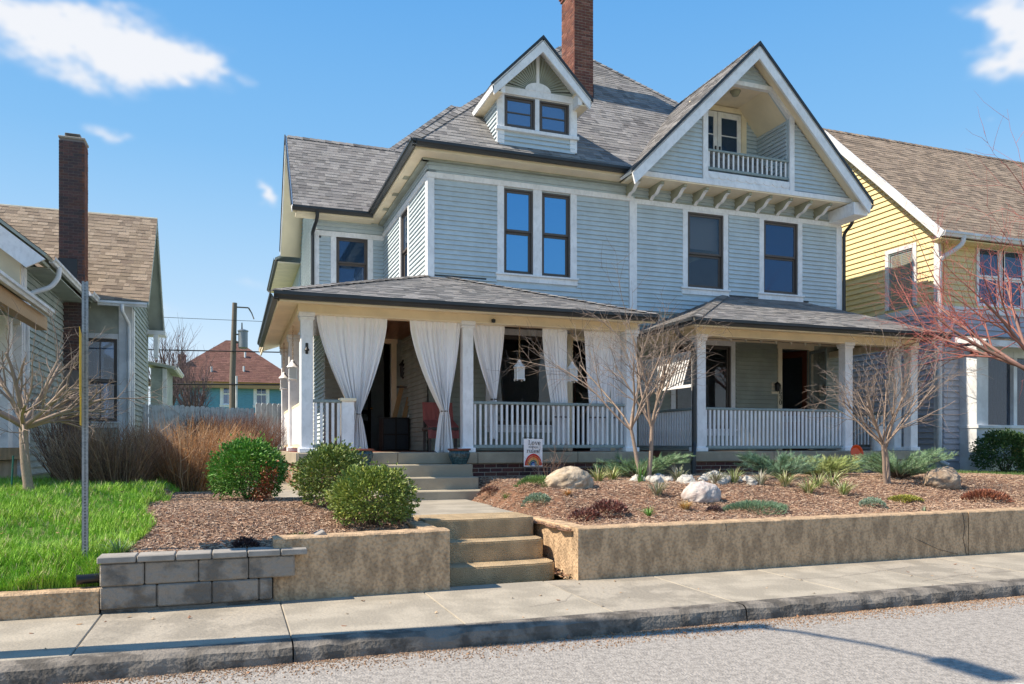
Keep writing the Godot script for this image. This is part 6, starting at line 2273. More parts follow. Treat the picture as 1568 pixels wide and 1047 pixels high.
func build_right_house() -> void:
	var H := thing("yellow_house", "two storey house with yellow upper and grey lower clapboards and brown shingle roof", "house", V(20.0, 0.9, 16.0))
	rng.seed = 31
	var X := 16.0
	var d := 14.1
	# left end wall
	var side := MB.new()
	var T := facing_left(X, 0, 0)
	side.prism(PackedVector2Array([Vector2(-21.6, 0.9), Vector2(-d, 0.9), Vector2(-d, 6.6), Vector2(-17.75, 10.3), Vector2(-21.6, 6.6)]), -0.16, 0.0, T)
	var sp := part("wall", side, M.yellow_siding, H)
	var ylr := func(y: float) -> Vector2: return Vector2(-21.6 + maxf(0, (y - 6.6) * 1.0), -d - maxf(0, (y - 6.6) / 1.02))
	var wh := Rect2(-15.72, 4.9, 0.98, 1.75)
	clad(sp, T, ylr, 4.98, 10.2, 0.14, [wh, Rect2(-d - 0.13, 0.9, 0.15, 6)], M.yellow_siding)
	clad(sp, T, ylr, 0.9, 4.82, 0.14, [Rect2(-d - 0.13, 0.9, 0.15, 6)], M.grey_siding)
	board(H, V(X, 4.82, 21.6), V(X - 0.04, 4.98, d), M.gutter_white, "band")
	board(H, V(X + 0.02, 0.9, d + 0.13), V(X - 0.045, 6.7, d - 0.03), M.gutter_white, "corner_board")
	# the window sits in front of the end wall in its own box frame
	var wn := window(H, Transform3D(T.basis, V(X - 0.02, 5.05, 15.6) - gpos(H)), 0.76, 1.45, {"casing": 0.11, "casing_mat": M.gutter_white, "glass": M.glass_clear, "sash_mat": M.rail_green, "vbars": [0.5], "sill": false})
	var bl := MB.new()
	for k in 32:
		bl.box(Vector3(0.06, 0.06 + k * 0.043, -0.014), Vector3(0.70, 0.085 + k * 0.043, -0.010))
	mi("blind", bl.mesh(), M.blind_dark, wn)
	# front wall
	house_wall(H, front(X, 4.9, d), 12.0, 1.9, [Rect2(1.24, 0.1, 0.78, 1.5), Rect2(2.1, 0.1, 0.78, 1.5)], [Rect2(1.12, 0.0, 1.9, 1.72), Rect2(-0.01, 0, 0.13, 2)], M.yellow_siding, 0.14)
	for x in [17.24, 18.1]:
		window(H, Transform3D(Basis(), V(x, 5.0, d) - gpos(H)), 0.78, 1.5, {"casing": 0.07, "casing_mat": M.gutter_white, "glass": M.glass_dark, "sill": false, "sash_mat": M.trim})
	house_wall(H, front(X, 0.9, d), 12.0, 4.0, [], [Rect2(-0.01, 0, 0.13, 4), Rect2(0, 3.88, 12, 0.2), Rect2(0, 0, 12, 0.25)], M.grey_siding, 0.14)
	board(H, V(X, 4.80, d), V(28.0, 4.94, d - 0.05), M.gutter_white, "band")
	board(H, V(X, 0.95, d), V(28.0, 1.15, d - 0.035), M.grey_siding, "skirt_board")
	var fd := MB.new()
	fd.box(V(X + 0.03, 0.6, d + 0.5), V(28.0, 0.97, d + 0.02))
	part("foundation", fd, M.kerb, H)
	board(H, V(X, 0.9, 21.6), V(28.0, 6.6, 21.5), M.yellow_siding, "wall")
	# roof
	var roof := group_of("roof", H)
	var ez := 6.62
	slope(roof, [V(15.6, ez, 13.7), V(29.0, ez, 13.7), V(29.0, 10.46, 17.6), V(15.6, 10.46, 17.6)], BROWN, M.gutter_white, 0.145)
	slope(roof, [V(29.0, ez, 21.9), V(15.6, ez, 21.9), V(15.6, 10.46, 17.6), V(29.0, 10.46, 17.6)], BROWN, M.gutter_white, 0.145)
	caps(roof, V(15.6, 10.46, 17.6), V(29.0, 10.46, 17.6), Vector3(0, 1, 1).normalized(), Vector3(0, 1, -1).normalized(), BROWN)
	for s in [13.7, 21.9]:
		var rb := MB.new()
		rb.beam(V(15.62, ez - 0.12, s), V(15.62, 10.34, 17.6), 0.035, 0.2)
		part("rake_board", rb, M.gutter_white, roof)
		var rs := MB.new()
		rs.beam(V(15.82, ez - 0.1, s), V(15.82, 10.36, 17.6), 0.36, 0.02)
		part("rake_soffit", rs, M.yellow_siding, roof)
	board(roof, V(15.62, ez - 0.2, 14.1), V(29, ez - 0.17, 13.72), M.yellow_siding, "soffit")
	gutter(roof, V(15.62, ez - 0.14, 13.72), V(29.0, ez - 0.14, 13.72), Vector3(0, 0, 1), M.gutter_white)
	pipe("downspout", roof, [V(16.25, ez - 0.1, 13.66), V(16.25, 6.35, 13.66), V(16.12, 6.2, 13.8), V(15.93, 6.05, 14.02), V(15.90, 5.8, 14.02), V(15.90, 1.2, 14.02), V(16.05, 1.1, 13.9)], 0.055, M.gutter_white)
	# ground floor bay under its own small roof
	var bay := group_of("bay_window", H)
	board(bay, V(16.62, 0.95, d), V(20.5, 2.0, 13.62), M.gutter_white, "apron")
	for q in [[17.0, 17.84], [17.96, 18.8]]:
		board(bay, V(q[0], 1.2, 13.62), V(q[1], 1.86, 13.61), M.grey_siding, "panel")
	var fr := MB.new()
	for q in [[16.62, 17.0], [17.84, 17.96], [18.8, 18.92], [19.76, 20.5]]:
		fr.bbox(V(q[0], 2.0, 13.8), V(q[1], 3.85, 13.62), 0.006)
	fr.bbox(V(16.62, 3.70, 14.1), V(20.5, 3.95, 13.63), 0.006)
	fr.bbox(V(16.60, 1.98, 14.1), V(20.5, 2.06, 13.56), 0.006)
	fr.bbox(V(16.62, 2.0, d), V(16.72, 3.9, 13.8), 0.006)
	part("frame", fr, M.gutter_white, bay)
	for x in [17.0, 17.96, 18.92]:
		var p := MB.new()
		p.box(V(x, 2.06, 13.72), V(x + 0.84, 3.7, 13.714))
		part("pane", p, M.glass_view, bay)
		var cu := MB.new()
		for k in 6: cu.bbox(V(x + k * 0.14, 2.06, 13.95), V(x + k * 0.14 + 0.125, 3.7, 13.92), 0.01)
		part("blind", cu, M.sash, bay)
	var br := group_of("bay_roof", H)
	slope(br, [V(16.3, 4.02, 13.1), V(21.0, 4.02, 13.1), V(20.6, 4.25, 14.1), V(16.6, 4.25, 14.1)], BROWN, M.gutter_white)
	board(br, V(16.3, 3.86, 13.14), V(21.0, 3.99, 13.1), M.gutter_white, "fascia")
	var bs := MB.new()
	bs.hexa([V(16.3, 3.86, 13.1), V(16.34, 3.86, 13.1), V(16.34, 4.08, 14.1), V(16.3, 4.08, 14.1), V(16.3, 4.0, 13.1), V(16.34, 4.0, 13.1), V(16.34, 4.2, 14.1), V(16.3, 4.2, 14.1)])
	part("fascia", bs, M.gutter_white, br)

func build_far() -> void:
	rng.seed = 41
	var H := thing("blue_house", "distant blue house with hipped red brown roof behind the fence", "house", V(-0.5, 0.9, 57.0))
	var holes := [Rect2(-0.62 + 5.0, 3.35, 0.75, 1.5), Rect2(1.5 + 5.0, 3.35, 0.75, 1.5)]
	house_wall(H, front(-5.0, 0.9, 55.5), 12.0, 4.9, holes, [Rect2(4.2, 3.2, 1.05, 1.8), Rect2(6.35, 3.2, 1.05, 1.8)], M.blue_siding, 0.15, true)
	for q in holes: window(H, Transform3D(Basis(), V(-5.0 + q.position.x, 4.25, 55.5) - gpos(H)), 0.75, 1.5, {"casing": 0.14, "glass": M.glass_dark, "vbars": [0.5], "sash_mat": M.trim})
	board(H, V(-5.2, 5.35, 55.5), V(7.2, 5.8, 55.1), M.pale_wood, "frieze")
	var roof := group_of("roof", H)
	var RB := [Color(0.20, 0.095, 0.075), Color(0.17, 0.08, 0.065), Color(0.23, 0.115, 0.09)]
	slope(roof, [V(-4.6, 5.75, 55.0), V(4.6, 5.75, 55.0), V(0.3, 8.95, 58.5), V(-0.4, 8.95, 58.5)], RB, M.pale_wood, 0.2)
	slope(roof, [V(4.6, 5.75, 55.0), V(4.6, 5.75, 63.0), V(0.3, 8.95, 58.5)], RB, M.pale_wood, 0.2)
	slope(roof, [V(-4.6, 5.75, 63.0), V(-4.6, 5.75, 55.0), V(-0.4, 8.95, 58.5)], RB, M.pale_wood, 0.2)
	slope(roof, [V(4.6, 5.75, 63.0), V(-4.6, 5.75, 63.0), V(-0.4, 8.95, 58.5), V(0.3, 8.95, 58.5)], RB, M.pale_wood, 0.2)
	for q in [[-1.3, 6.4, 55.8], [0.75, 6.5, 55.9], [0.85, 7.6, 57.1]]:
		pipe("vent_pipe", roof, [V(q[0], q[1] - 0.3, q[2]), V(q[0], q[1] + 0.4, q[2])], 0.07, M.gutter_white)
	board(H, V(-3.4, 5.0, 56.6), V(-2.9, 7.6, 56.2), M.clay_rim, "chimney")
	# low shed roof in front of it
	var S := thing("shed", "small shed with a pale red roof just above the fence", "shed", V(2.0, 0.9, 40.0))
	board(S, V(0.9, 0.9, 42.0), V(4.0, 2.6, 40.0), M.grey_siding, "wall")
	var sr := group_of("roof", S)
	slope(sr, [V(0.7, 2.6, 39.7), V(4.2, 2.6, 39.7), V(3.0, 3.5, 41.0), V(1.3, 3.5, 41.0)], RB, M.drab, 0.2)
	slope(sr, [V(4.2, 2.6, 42.3), V(0.7, 2.6, 42.3), V(1.3, 3.5, 41.0), V(3.0, 3.5, 41.0)], RB, M.drab, 0.2)
	# utility pole with transformer
	var p := thing("utility_pole", "weathered utility pole with grey transformer can behind the fence", "utility pole", V(0.0, 0.9, 40.0))
	var pb := MB.new()
	pb.tube(PackedVector3Array([Vector3(0, -0.2, 0), Vector3(0.02, 4, 0), Vector3(0.12, 7.55, 0)]), PackedFloat32Array([0.16, 0.14, 0.11]), 12)
	mi("pole", pb.mesh(), M.pole_wood, p)
	var tc := MB.new()
	tc.lathe(PackedVector2Array([Vector2(0.0, 5.35), Vector2(0.19, 5.35), Vector2(0.22, 5.4), Vector2(0.22, 6.15), Vector2(0.25, 6.17), Vector2(0.25, 6.22), Vector2(0.1, 6.28), Vector2(0.0, 6.3)]), Vector3(0.5, 0, 0.05), 18)
	mi("transformer", tc.mesh(), M.galvanised, p)
	var am := MB.new()
	am.beam(Vector3(0.1, 7.35, 0), Vector3(0.75, 7.35, 0), 0.06, 0.06)
	am.tube(PackedVector3Array([Vector3(0.75, 7.35, 0), Vector3(0.9, 7.1, 0), Vector3(1.0, 6.8, 0.1)]), PackedFloat32Array([0.04, 0.03, 0.03]), 6)
	am.bbox(Vector3(0.1, 5.6, -0.04), Vector3(0.32, 5.68, 0.04), 0.005)
	am.bbox(Vector3(0.1, 6.0, -0.04), Vector3(0.32, 6.06, 0.04), 0.005)
	am.tube(PackedVector3Array([Vector3(0.45, 6.28, 0.05), Vector3(0.45, 6.6, 0.05)]), PackedFloat32Array([0.04, 0.03]), 6)
	mi("crossarm", am.mesh(), M.pole_wood, p)
	var cd := MB.new()
	cd.tube(PackedVector3Array([Vector3(0.2, -0.2, 0.15), Vector3(0.2, 4.0, 0.15)]), PackedFloat32Array([0.05, 0.05]), 8)
	mi("conduit", cd.mesh(), M.gutter_white, p)
	var wl := [["thin upper power line crossing the gap between the houses", 7.6, 7.55, 0.012], ["black middle utility cable crossing the gap between the houses", 5.95, 6.2, 0.03], ["lowest black utility cable just above the fence", 4.35, 4.6, 0.035]]
	for q in wl:
		var b := MB.new()
		var pts := PackedVector3Array()
		var rr := PackedFloat32Array()
		for k in 25:
			var s := k / 24.0
			pts.append(V(lerpf(-14.0, 14.0, s), lerpf(q[1], q[2], s) - 0.25 * sin(s * TAU) * 0.2, 39.8)); rr.append(q[3])
		b.tube(pts, rr, 5)
		one("power_line", b, M.wire, q[0], "cable", "cables strung along the utility pole")
	# board fence between the houses
	var f := thing("board_fence", "pale grey board fence closing the gap behind the bare hedge", "fence", V(-0.9, 0.95, 25.0))
	var bm := MB.new()
	bm.prism(PackedVector2Array([Vector2(-0.066, -0.1), Vector2(0.066, -0.1), Vector2(0.066, 1.78), Vector2(0.04, 1.82), Vector2(-0.04, 1.82), Vector2(-0.066, 1.78)]), -0.01, 0.01)
	var mesh := bm.mesh()
	for k in 24:
		mi("fence_board", mesh, M.fence, f, Transform3D(Basis(), Vector3(-1.75 + k * 0.14, rng.randf_range(-0.02, 0.02) - 0.003 * k, rng.randf_range(-0.004, 0.004))))
	for y in [0.4, 1.5]:
		var r := MB.new()
		r.bbox(Vector3(-1.85, y - 0.04, -0.06), Vector3(1.65, y + 0.04, -0.012), 0.004)
		mi("fence_rail", r.mesh(), M.fence, f)
	var g := thing("side_gate", "short run of white fence boards beside the porch corner", "gate", V(0.62, 0.86, 19.2))
	for k in 5:
		mi("fence_board", mesh, M.fence, g, Transform3D(Basis(Vector3.UP, 0.5), Vector3(-0.05 + k * 0.125, -0.12, 0.3 - k * 0.07)))
	var gp := MB.new()
	gp.bbox(Vector3(0.48, -0.1, -0.04), Vector3(0.58, 1.75, 0.06), 0.008)
	mi("gate_post", gp.mesh(), M.fence, g)
	# bare trees far behind
	var far := {"segs": [5, 4, 3], "kids": [10, 7, 0], "from": [0.15, 0.15, 0.2], "amin": [14, 16, 15], "amax": [34, 40, 35], "len": [0.5, 0.5, 0.5], "thin": [0.5, 0.5, 0.5], "taper": [0.35, 0.3, 0.3], "wob": [0.05, 0.08, 0.1], "up": [0.10, 0.10, 0.08], "sides": [4, 3, 3], "min_r": 0.010, "cols": [Color(0.16, 0.12, 0.11), Color(0.17, 0.12, 0.12), Color(0.19, 0.13, 0.14)], "limbs": 10, "spread0": 8.0, "spread1": 34.0, "limb_len": 3.4, "drop": 0.8}
	tree("bare_tree", "bare oval grey purple tree beyond the fence", "tree", V(-3.2, 0.9, 46.0), [[Vector3(0, 1, 0), 2.6, 0.16, 0.12]], far)
	far.limb_len = 2.6
	tree("bare_tree", "low brown bare tree in front of the red brown roof", "tree", V(-1.7, 0.9, 44.0), [[Vector3(0, 1, 0), 1.6, 0.14, 0.1]], far)
	far.limb_len = 3.6
	far.limbs = 5
	tree("bare_tree", "faint bare tree beyond the porch corner", "tree", V(6.0, 0.9, 62.0), [[Vector3(0, 1, 0), 3.0, 0.16, 0.12]], far)


# ---------------------------------------------------------------- garden
func G(x: float, d: float) -> Vector3:
	return V(x, yard(x, d), d)

func build_garden() -> void:
	rng.seed = 51
	M["spray"] = spray_mesh()
	# boxwoods
	var g1 := [Color(0.077, 0.206, 0.026), Color(0.132, 0.310, 0.039), Color(0.217, 0.338, 0.062)]
	var g2 := [Color(0.108, 0.170, 0.039), Color(0.186, 0.238, 0.052), Color(0.341, 0.340, 0.078)]
	var g3 := [Color(0.141, 0.216, 0.043), Color(0.247, 0.297, 0.057), Color(0.429, 0.432, 0.087)]
	var s1 := shrub("bright green round boxwood with a rusty patch beside the side path", G(0.20, 10.86), 0.46, 0.40, 9000, g1, 1, "round boxwoods by the steps")
	shrub("olive green round boxwood beside the porch steps, behind another", G(1.16, 9.75), 0.43, 0.37, 7500, g2, 2, "round boxwoods by the steps")
	shrub("yellow tipped round boxwood at the top of the short retaining wall", G(1.46, 8.62), 0.45, 0.33, 8500, g3, 3, "round boxwoods by the steps")
	# rust coloured dead sprig in the first boxwood
	var xf := []
	var cols := PackedColorArray()
	for i in 420:
		var t := rng.randf()
		var p := Vector3(0.12 + 0.16 * t + rng.randfn() * 0.05, 0.06 + 0.36 * t + rng.randfn() * 0.05, 0.44 + 0.02 * t + rng.randfn() * 0.03)
		xf.append(Transform3D(look(Vector3(rng.randfn(), rng.randfn(), 1.2), rng.randf() * TAU, rng.randf_range(0.8, 1.3)), p))
		cols.append(Color(0.30, 0.10, 0.04) * rng.randf_range(0.6, 1.3))
	many("dead_sprig", leaf_mesh(0.042, 0.024), M.leaf, xf, cols, s1).set_meta("kind", "stuff")
	var dk := [Color(0.04, 0.10, 0.028), Color(0.07, 0.14, 0.035), Color(0.18, 0.22, 0.07)]
	var yl := [Color(0.18, 0.21, 0.05), Color(0.34, 0.34, 0.10), Color(0.42, 0.34, 0.15)]
	var big := leaf_mesh(0.055, 0.03)
	shrub("dark green rounded shrub against the bay window of the yellow house", V(16.35, 0.93, 12.7), 0.62, 0.48, 7000, dk, 4, "foundation shrubs of the yellow house", big)
	shrub("yellow flecked shrub between two dark shrubs under the bay window", V(16.95, 0.93, 12.3), 0.52, 0.46, 6000, yl, 5, "foundation shrubs of the yellow house", big)
	shrub("dark green shrub at the frame edge under the bay window", V(17.75, 0.93, 12.5), 0.6, 0.46, 5000, dk, 6, "foundation shrubs of the yellow house", big)
	# crape myrtles: bare vase shaped trees
	var vase := {"segs": [6, 5, 4, 3], "kids": [5, 4, 3, 0], "from": [0.3, 0.2, 0.2, 0.3], "amin": [14, 16, 18, 15], "amax": [40, 48, 55, 40], "len": [0.64, 0.6, 0.58, 0.5], "thin": [0.62, 0.6, 0.6, 0.6], "taper": [0.45, 0.4, 0.35, 0.35], "wob": [0.10, 0.15, 0.2, 0.22], "up": [0.02, 0.02, 0.01, 0.0], "sides": [6, 5, 4, 3], "min_r": 0.003, "cols": [Color(0.36, 0.27, 0.21), Color(0.30, 0.235, 0.19), Color(0.29, 0.225, 0.185), Color(0.31, 0.24, 0.20)], "limbs": 6, "spread0": 10.0, "spread1": 46.0, "limb_len": 1.5, "drop": 0.5}
	rng.seed = 61
	tree("crape_myrtle", "bare multi stemmed small tree in front of the curtained porch", "tree", G(6.13, 10.89), [[Vector3(0.03, 1, 0.02), 0.95, 0.042, 0.030, 0.09, 0.0], [Vector3(-0.14, 1, 0.0), 0.95, 0.036, 0.026, -0.05, 0.03]], vase, "bare crape myrtles")
	rng.seed = 62
	vase.limb_len = 1.15
	vase.limbs = 6
	tree("crape_myrtle", "bare multi stemmed small tree in front of the open right porch", "tree", G(9.96, 9.78), [[Vector3(0.02, 1, 0.0), 0.70, 0.040, 0.028, 0.04, 0.0], [Vector3(-0.16, 1, 0.05), 0.75, 0.032, 0.024, -0.03, 0.02]], vase, "bare crape myrtles")
	rng.seed = 63
	var round_t := vase.duplicate(true)
	round_t.limb_len = 0.95
	round_t.limbs = 11
	round_t.spread0 = 22.0
	round_t.spread1 = 82.0
	round_t.kids = [5, 4, 3, 0]
	round_t.min_r = 0.003
	tree("lawn_tree", "small bare spreading tree with a smooth pale trunk on the lawn", "tree", G(-2.47, 11.57), [[Vector3(-0.07, 1, 0.0), 1.0, 0.062, 0.05]], round_t)
	rng.seed = 64
	var red := vase.duplicate(true)
	red.cols = [Color(0.30, 0.17, 0.14), Color(0.36, 0.15, 0.12), Color(0.42, 0.13, 0.11), Color(0.45, 0.12, 0.11)]
	red.limb_len = 2.9
	red.limbs = 10
	red.spread0 = 25.0
	red.spread1 = 62.0
	red.kids = [6, 5, 4, 0]
	red.min_r = 0.0035
	tree("red_twig_tree", "spreading bare tree with fine coral red twigs before the yellow house", "tree", V(14.7, 0.93, 10.6), [[Vector3(0.0, 1, 0.0), 2.1, 0.09, 0.06]], red)
	# bare brown shrubs along the left boundary
	var tw := [Color(0.34, 0.20, 0.12), Color(0.42, 0.25, 0.14), Color(0.50, 0.34, 0.23), Color(0.24, 0.15, 0.10)]
	var og := [Color(0.56, 0.27, 0.10), Color(0.52, 0.31, 0.16), Color(0.62, 0.44, 0.29), Color(0.36, 0.20, 0.11)]
	var dkb := [Color(0.21, 0.11, 0.08), Color(0.28, 0.15, 0.10), Color(0.15, 0.085, 0.07)]
	twig_shrub("bare_shrub", "brown bare twiggy shrub beside the cottage corner board", G(-1.65, 13.4), 620, 0.95, 0.9, tw, 71, 0.08, 0.006, 0.4)
	twig_shrub("bare_shrub", "orange brown arching bare shrub in front of the fence", G(-0.72, 13.9), 760, 1.15, 1.0, og, 72, 0.09, 0.0065, 0.42)
	twig_shrub("bare_shrub", "pale tipped bare shrub at the end of the brown hedge", G(-0.25, 15.6), 620, 1.15, 0.9, og, 73, 0.09, 0.0065, 0.4)
	twig_shrub("bare_hedge", "clipped dark red brown bare hedge along the side path", G(-0.05, 17.6), 1500, 1.35, 0.45, dkb, 74, 0.02, 0.007, 0.75)
	twig_shrub("bare_shrub", "thin dark bare shrub against the cottage chimney", G(-2.55, 14.6), 160, 1.6, 0.7, dkb, 75, 0.1, 0.007, 0.2)
	twig_shrub("bare_shrub", "low brown bare shrub behind the sign post", G(-2.1, 13.6), 420, 0.95, 0.9, tw, 76, 0.08, 0.006, 0.35)
	twig_shrub("bare_shrub", "dry twiggy stalks in front of the brick porch base", G(5.05, 12.2), 26, 0.62, 1.1, [Color(0.36, 0.27, 0.22), Color(0.28, 0.19, 0.15)], 77, 0.05, 0.007, 0.2)
	# junipers
	var jg := [Color(0.16, 0.28, 0.13), Color(0.24, 0.36, 0.20)]
	var jy := [Color(0.24, 0.31, 0.085), Color(0.36, 0.41, 0.16)]
	var jb := [Color(0.14, 0.25, 0.15), Color(0.21, 0.33, 0.21)]
	juniper("green spreading juniper behind the first bare tree", G(6.55, 11.9), 0.72, 0.42, 70, jg, 81, [Vector3(1, 0, 0.2), Vector3(0.9, 0, 0.4)])
	juniper("blue green juniper with a tall leaning spray by the porch base", G(8.7, 10.8), 0.78, 0.46, 80, jb, 82, [Vector3(-0.8, 0, -0.1)])
	juniper("yellow green juniper in the middle of the porch bed", G(9.75, 11.0), 0.7, 0.42, 70, jy, 83)
	juniper("large juniper behind the second bare tree, reaching toward the boulder", G(10.75, 10.3), 0.82, 0.50, 95, jg, 84, [Vector3(0.9, 0, -0.1), Vector3(0.8, 0, 0.3)])
	juniper("small juniper between the bare trees and the orange dish", G(10.6, 11.6), 0.6, 0.36, 50, jb, 85)
	# low mats and cushions
	var needle := leaf_mesh(0.05, 0.007)
	var dot := leaf_mesh(0.022, 0.013)
	var fat := leaf_mesh(0.042, 0.016, 0.5)
	mat_plant("creeping_juniper", "flat blue green creeping juniper at the edge of the long wall", G(6.35, 8.35), 0.48, 0.30, 0.13, 2600, [Color(0.10, 0.19, 0.11), Color(0.14, 0.24, 0.13), Color(0.17, 0.27, 0.18)], 91, needle)
	mat_plant("creeping_phlox", "bright green flat cushion plant beside the tan boulder", G(4.08, 10.3), 0.27, 0.22, 0.14, 1500, [Color(0.10, 0.20, 0.05), Color(0.15, 0.25, 0.07)], 92, needle)
	mat_plant("lavender_cushion", "small grey green dome beside the garden path", G(3.78, 9.5), 0.20, 0.18, 0.17, 1500, [Color(0.20, 0.29, 0.20), Color(0.26, 0.34, 0.25)], 93, dot)
	mat_plant("blue_cushion", "pale blue green dome near the long wall under the second bare tree", G(8.25, 8.35), 0.19, 0.16, 0.15, 1200, [Color(0.22, 0.31, 0.22), Color(0.28, 0.36, 0.28)], 94, dot)
	mat_plant("yellow_sedum", "low yellow green sedum patch before the striped boulder", G(9.15, 8.65), 0.26, 0.17, 0.08, 900, [Color(0.36, 0.36, 0.06), Color(0.28, 0.30, 0.06), Color(0.42, 0.36, 0.10)], 95, fat)
	mat_plant("red_sedum", "dark red sedum cluster right at the corner of the long wall", G(3.92, 8.32), 0.20, 0.15, 0.12, 620, [Color(0.16, 0.045, 0.04), Color(0.22, 0.09, 0.07), Color(0.28, 0.17, 0.14)], 96, fat)
	mat_plant("red_sedum", "larger dark red sedum clump near the corner of the long wall", G(4.27, 8.42), 0.25, 0.19, 0.19, 980, [Color(0.15, 0.04, 0.04), Color(0.20, 0.075, 0.06), Color(0.26, 0.15, 0.12)], 97, fat)
	mat_plant("red_sedum", "dry reddish sedum at the foot of the porch steps", G(3.75, 11.35), 0.17, 0.14, 0.12, 480, [Color(0.20, 0.09, 0.07), Color(0.28, 0.17, 0.12)], 98, fat)
	mat_plant("red_heather", "low rusty red groundcover near the striped boulder and the far wall", G(10.55, 8.5), 0.40, 0.24, 0.17, 1300, [Color(0.26, 0.085, 0.045), Color(0.32, 0.13, 0.07), Color(0.18, 0.06, 0.04)], 99, fat)
	mat_plant("yellow_flowers", "tiny yellow flowers on the corner of the short retaining wall", G(1.83, 7.85), 0.08, 0.06, 0.07, 140, [Color(0.55, 0.48, 0.04), Color(0.35, 0.36, 0.05)], 100, dot)
	mat_plant("weed_patch", "small olive weed in the mulch near the block wall end", G(0.62, 8.15), 0.13, 0.11, 0.08, 300, [Color(0.15, 0.16, 0.05), Color(0.22, 0.20, 0.08)], 101, dot)
	mat_plant("dark_leaf_plant", "dark purple leafy clump in the mulch behind the cap stones", G(0.12, 7.82), 0.11, 0.09, 0.11, 300, [Color(0.05, 0.03, 0.035), Color(0.09, 0.045, 0.04)], 102, fat)
	mat_plant("dark_leaf_plant", "small dark purple plant beside the orange grass tuft", G(5.75, 8.4), 0.1, 0.08, 0.07, 200, [Color(0.06, 0.04, 0.045), Color(0.10, 0.06, 0.06)], 103, fat)
	# grasses
	var lir := [Color(0.30, 0.36, 0.13), Color(0.48, 0.46, 0.24), Color(0.60, 0.54, 0.36), Color(0.21, 0.29, 0.09)]
	var grey := [Color(0.34, 0.34, 0.27), Color(0.44, 0.43, 0.36), Color(0.20, 0.23, 0.12), Color(0.30, 0.26, 0.20)]
	var spots := [[5.48, 9.35, grey, "grey bleached grass tuft before the first bare tree"], [5.75, 11.2, lir, "striped grass tuft just past the tan boulder"], [5.35, 10.9, lir, "striped grass tuft right beside the tan boulder"], [6.6, 10.6, grey, "pale grass tuft in front of the white stones"], [6.95, 10.1, grey, "grey grass tuft among the white stones"], [7.3, 10.15, lir, "green grass tuft against the white stones"], [7.95, 9.75, lir, "straw green grass tuft under the blue green juniper"], [8.42, 9.6, lir, "straw grass clump in the middle of the bed"], [8.45, 9.1, lir, "arching straw green grass clump nearest the second bare tree"], [7.95, 9.25, lir, "flat green grass tuft before the straw clump"], [8.85, 9.75, lir, "yellowed grass tuft at the foot of the second bare tree"], [7.6, 9.9, grey, "thin bleached grass tuft beside the stone pile"]]
	for k in spots.size():
		var q: Array = spots[k]
		grass_tuft("grass_tuft", q[3], G(q[0], q[1]), 90, 0.30, 1.0, q[2], 110 + k, 0.013, "strap leaved grass tufts in the bed")
	grass_tuft("orange_grass", "bristly orange straw grass tuft beside the pale boulder", G(5.42, 8.55), 260, 0.16, 0.9, [Color(0.52, 0.26, 0.08), Color(0.60, 0.40, 0.17), Color(0.55, 0.45, 0.26)], 130, 0.008)
	grass_tuft("orange_grass", "small orange brown tuft just below the tan boulder", G(4.2, 9.5), 120, 0.12, 0.9, [Color(0.50, 0.22, 0.08), Color(0.5, 0.33, 0.17)], 131, 0.008)
	grass_tuft("bulb_leaves", "fresh green bulb leaves at the foot of the first bare tree", G(5.9, 10.55), 34, 0.34, 0.45, [Color(0.10, 0.24, 0.05), Color(0.16, 0.30, 0.07)], 132, 0.016)
	grass_tuft("bulb_leaves", "small green tuft in open mulch near the long wall", G(4.75, 8.3), 60, 0.15, 0.9, [Color(0.12, 0.26, 0.05), Color(0.18, 0.32, 0.08)], 133, 0.013)
	grass_tuft("bulb_leaves", "tiny green tuft beside the garden path", G(3.72, 10.6), 30, 0.14, 0.8, [Color(0.18, 0.24, 0.06), Color(0.22, 0.28, 0.09)], 134, 0.012)
	grass_tuft("bulb_leaves", "tiny grey green tuft on the long wall near the crack", G(8.75, 7.95), 24, 0.12, 0.7, [Color(0.22, 0.28, 0.18)], 135, 0.01)
	grass_tuft("bulb_leaves", "pale green tuft at the lawn edge by the block wall", G(-0.98, 8.0), 90, 0.22, 0.9, [Color(0.17, 0.27, 0.14), Color(0.26, 0.34, 0.22), Color(0.12, 0.22, 0.08)], 136, 0.012)
	# boulders and stones
	var rocks := [["boulder", "large tan faceted boulder near the porch bricks", 4.5, 10.1, 0.36, 0.21, 0.27, 12, 0.20, [Color(0.50, 0.39, 0.27), Color(0.64, 0.53, 0.40)], false], ["boulder", "smooth pale pink white boulder in the middle of the bed", 5.98, 9.05, 0.28, 0.185, 0.22, 5, 0.14, [Color(0.58, 0.46, 0.42), Color(0.74, 0.68, 0.63)], false], ["boulder", "brown boulder with curved bands at the far end of the bed", 10.78, 9.45, 0.31, 0.235, 0.25, 9, 0.14, [Color(0.36, 0.25, 0.17), Color(0.52, 0.41, 0.30)], true]]
	for q in rocks:
		var o := MeshInstance3D.new()
		o.name = numbered(q[0])
		o.mesh = stone_mesh(q[4], q[5], q[6], q[7], q[8], q[9], q[10])
		o.material_override = M.boulder
		add_child(o)
		o.position = G(q[2], q[3]) + Vector3(0, q[5] * 0.40, 0)
		tag(o, q[1], "rock")
	rng.seed = 140
	var wm := []
	for k in 4: wm.append(stone_mesh(0.13, 0.10, 0.11, 20 + k, 0.5, [Color(0.52, 0.50, 0.46), Color(0.66, 0.64, 0.60)], false, 10))
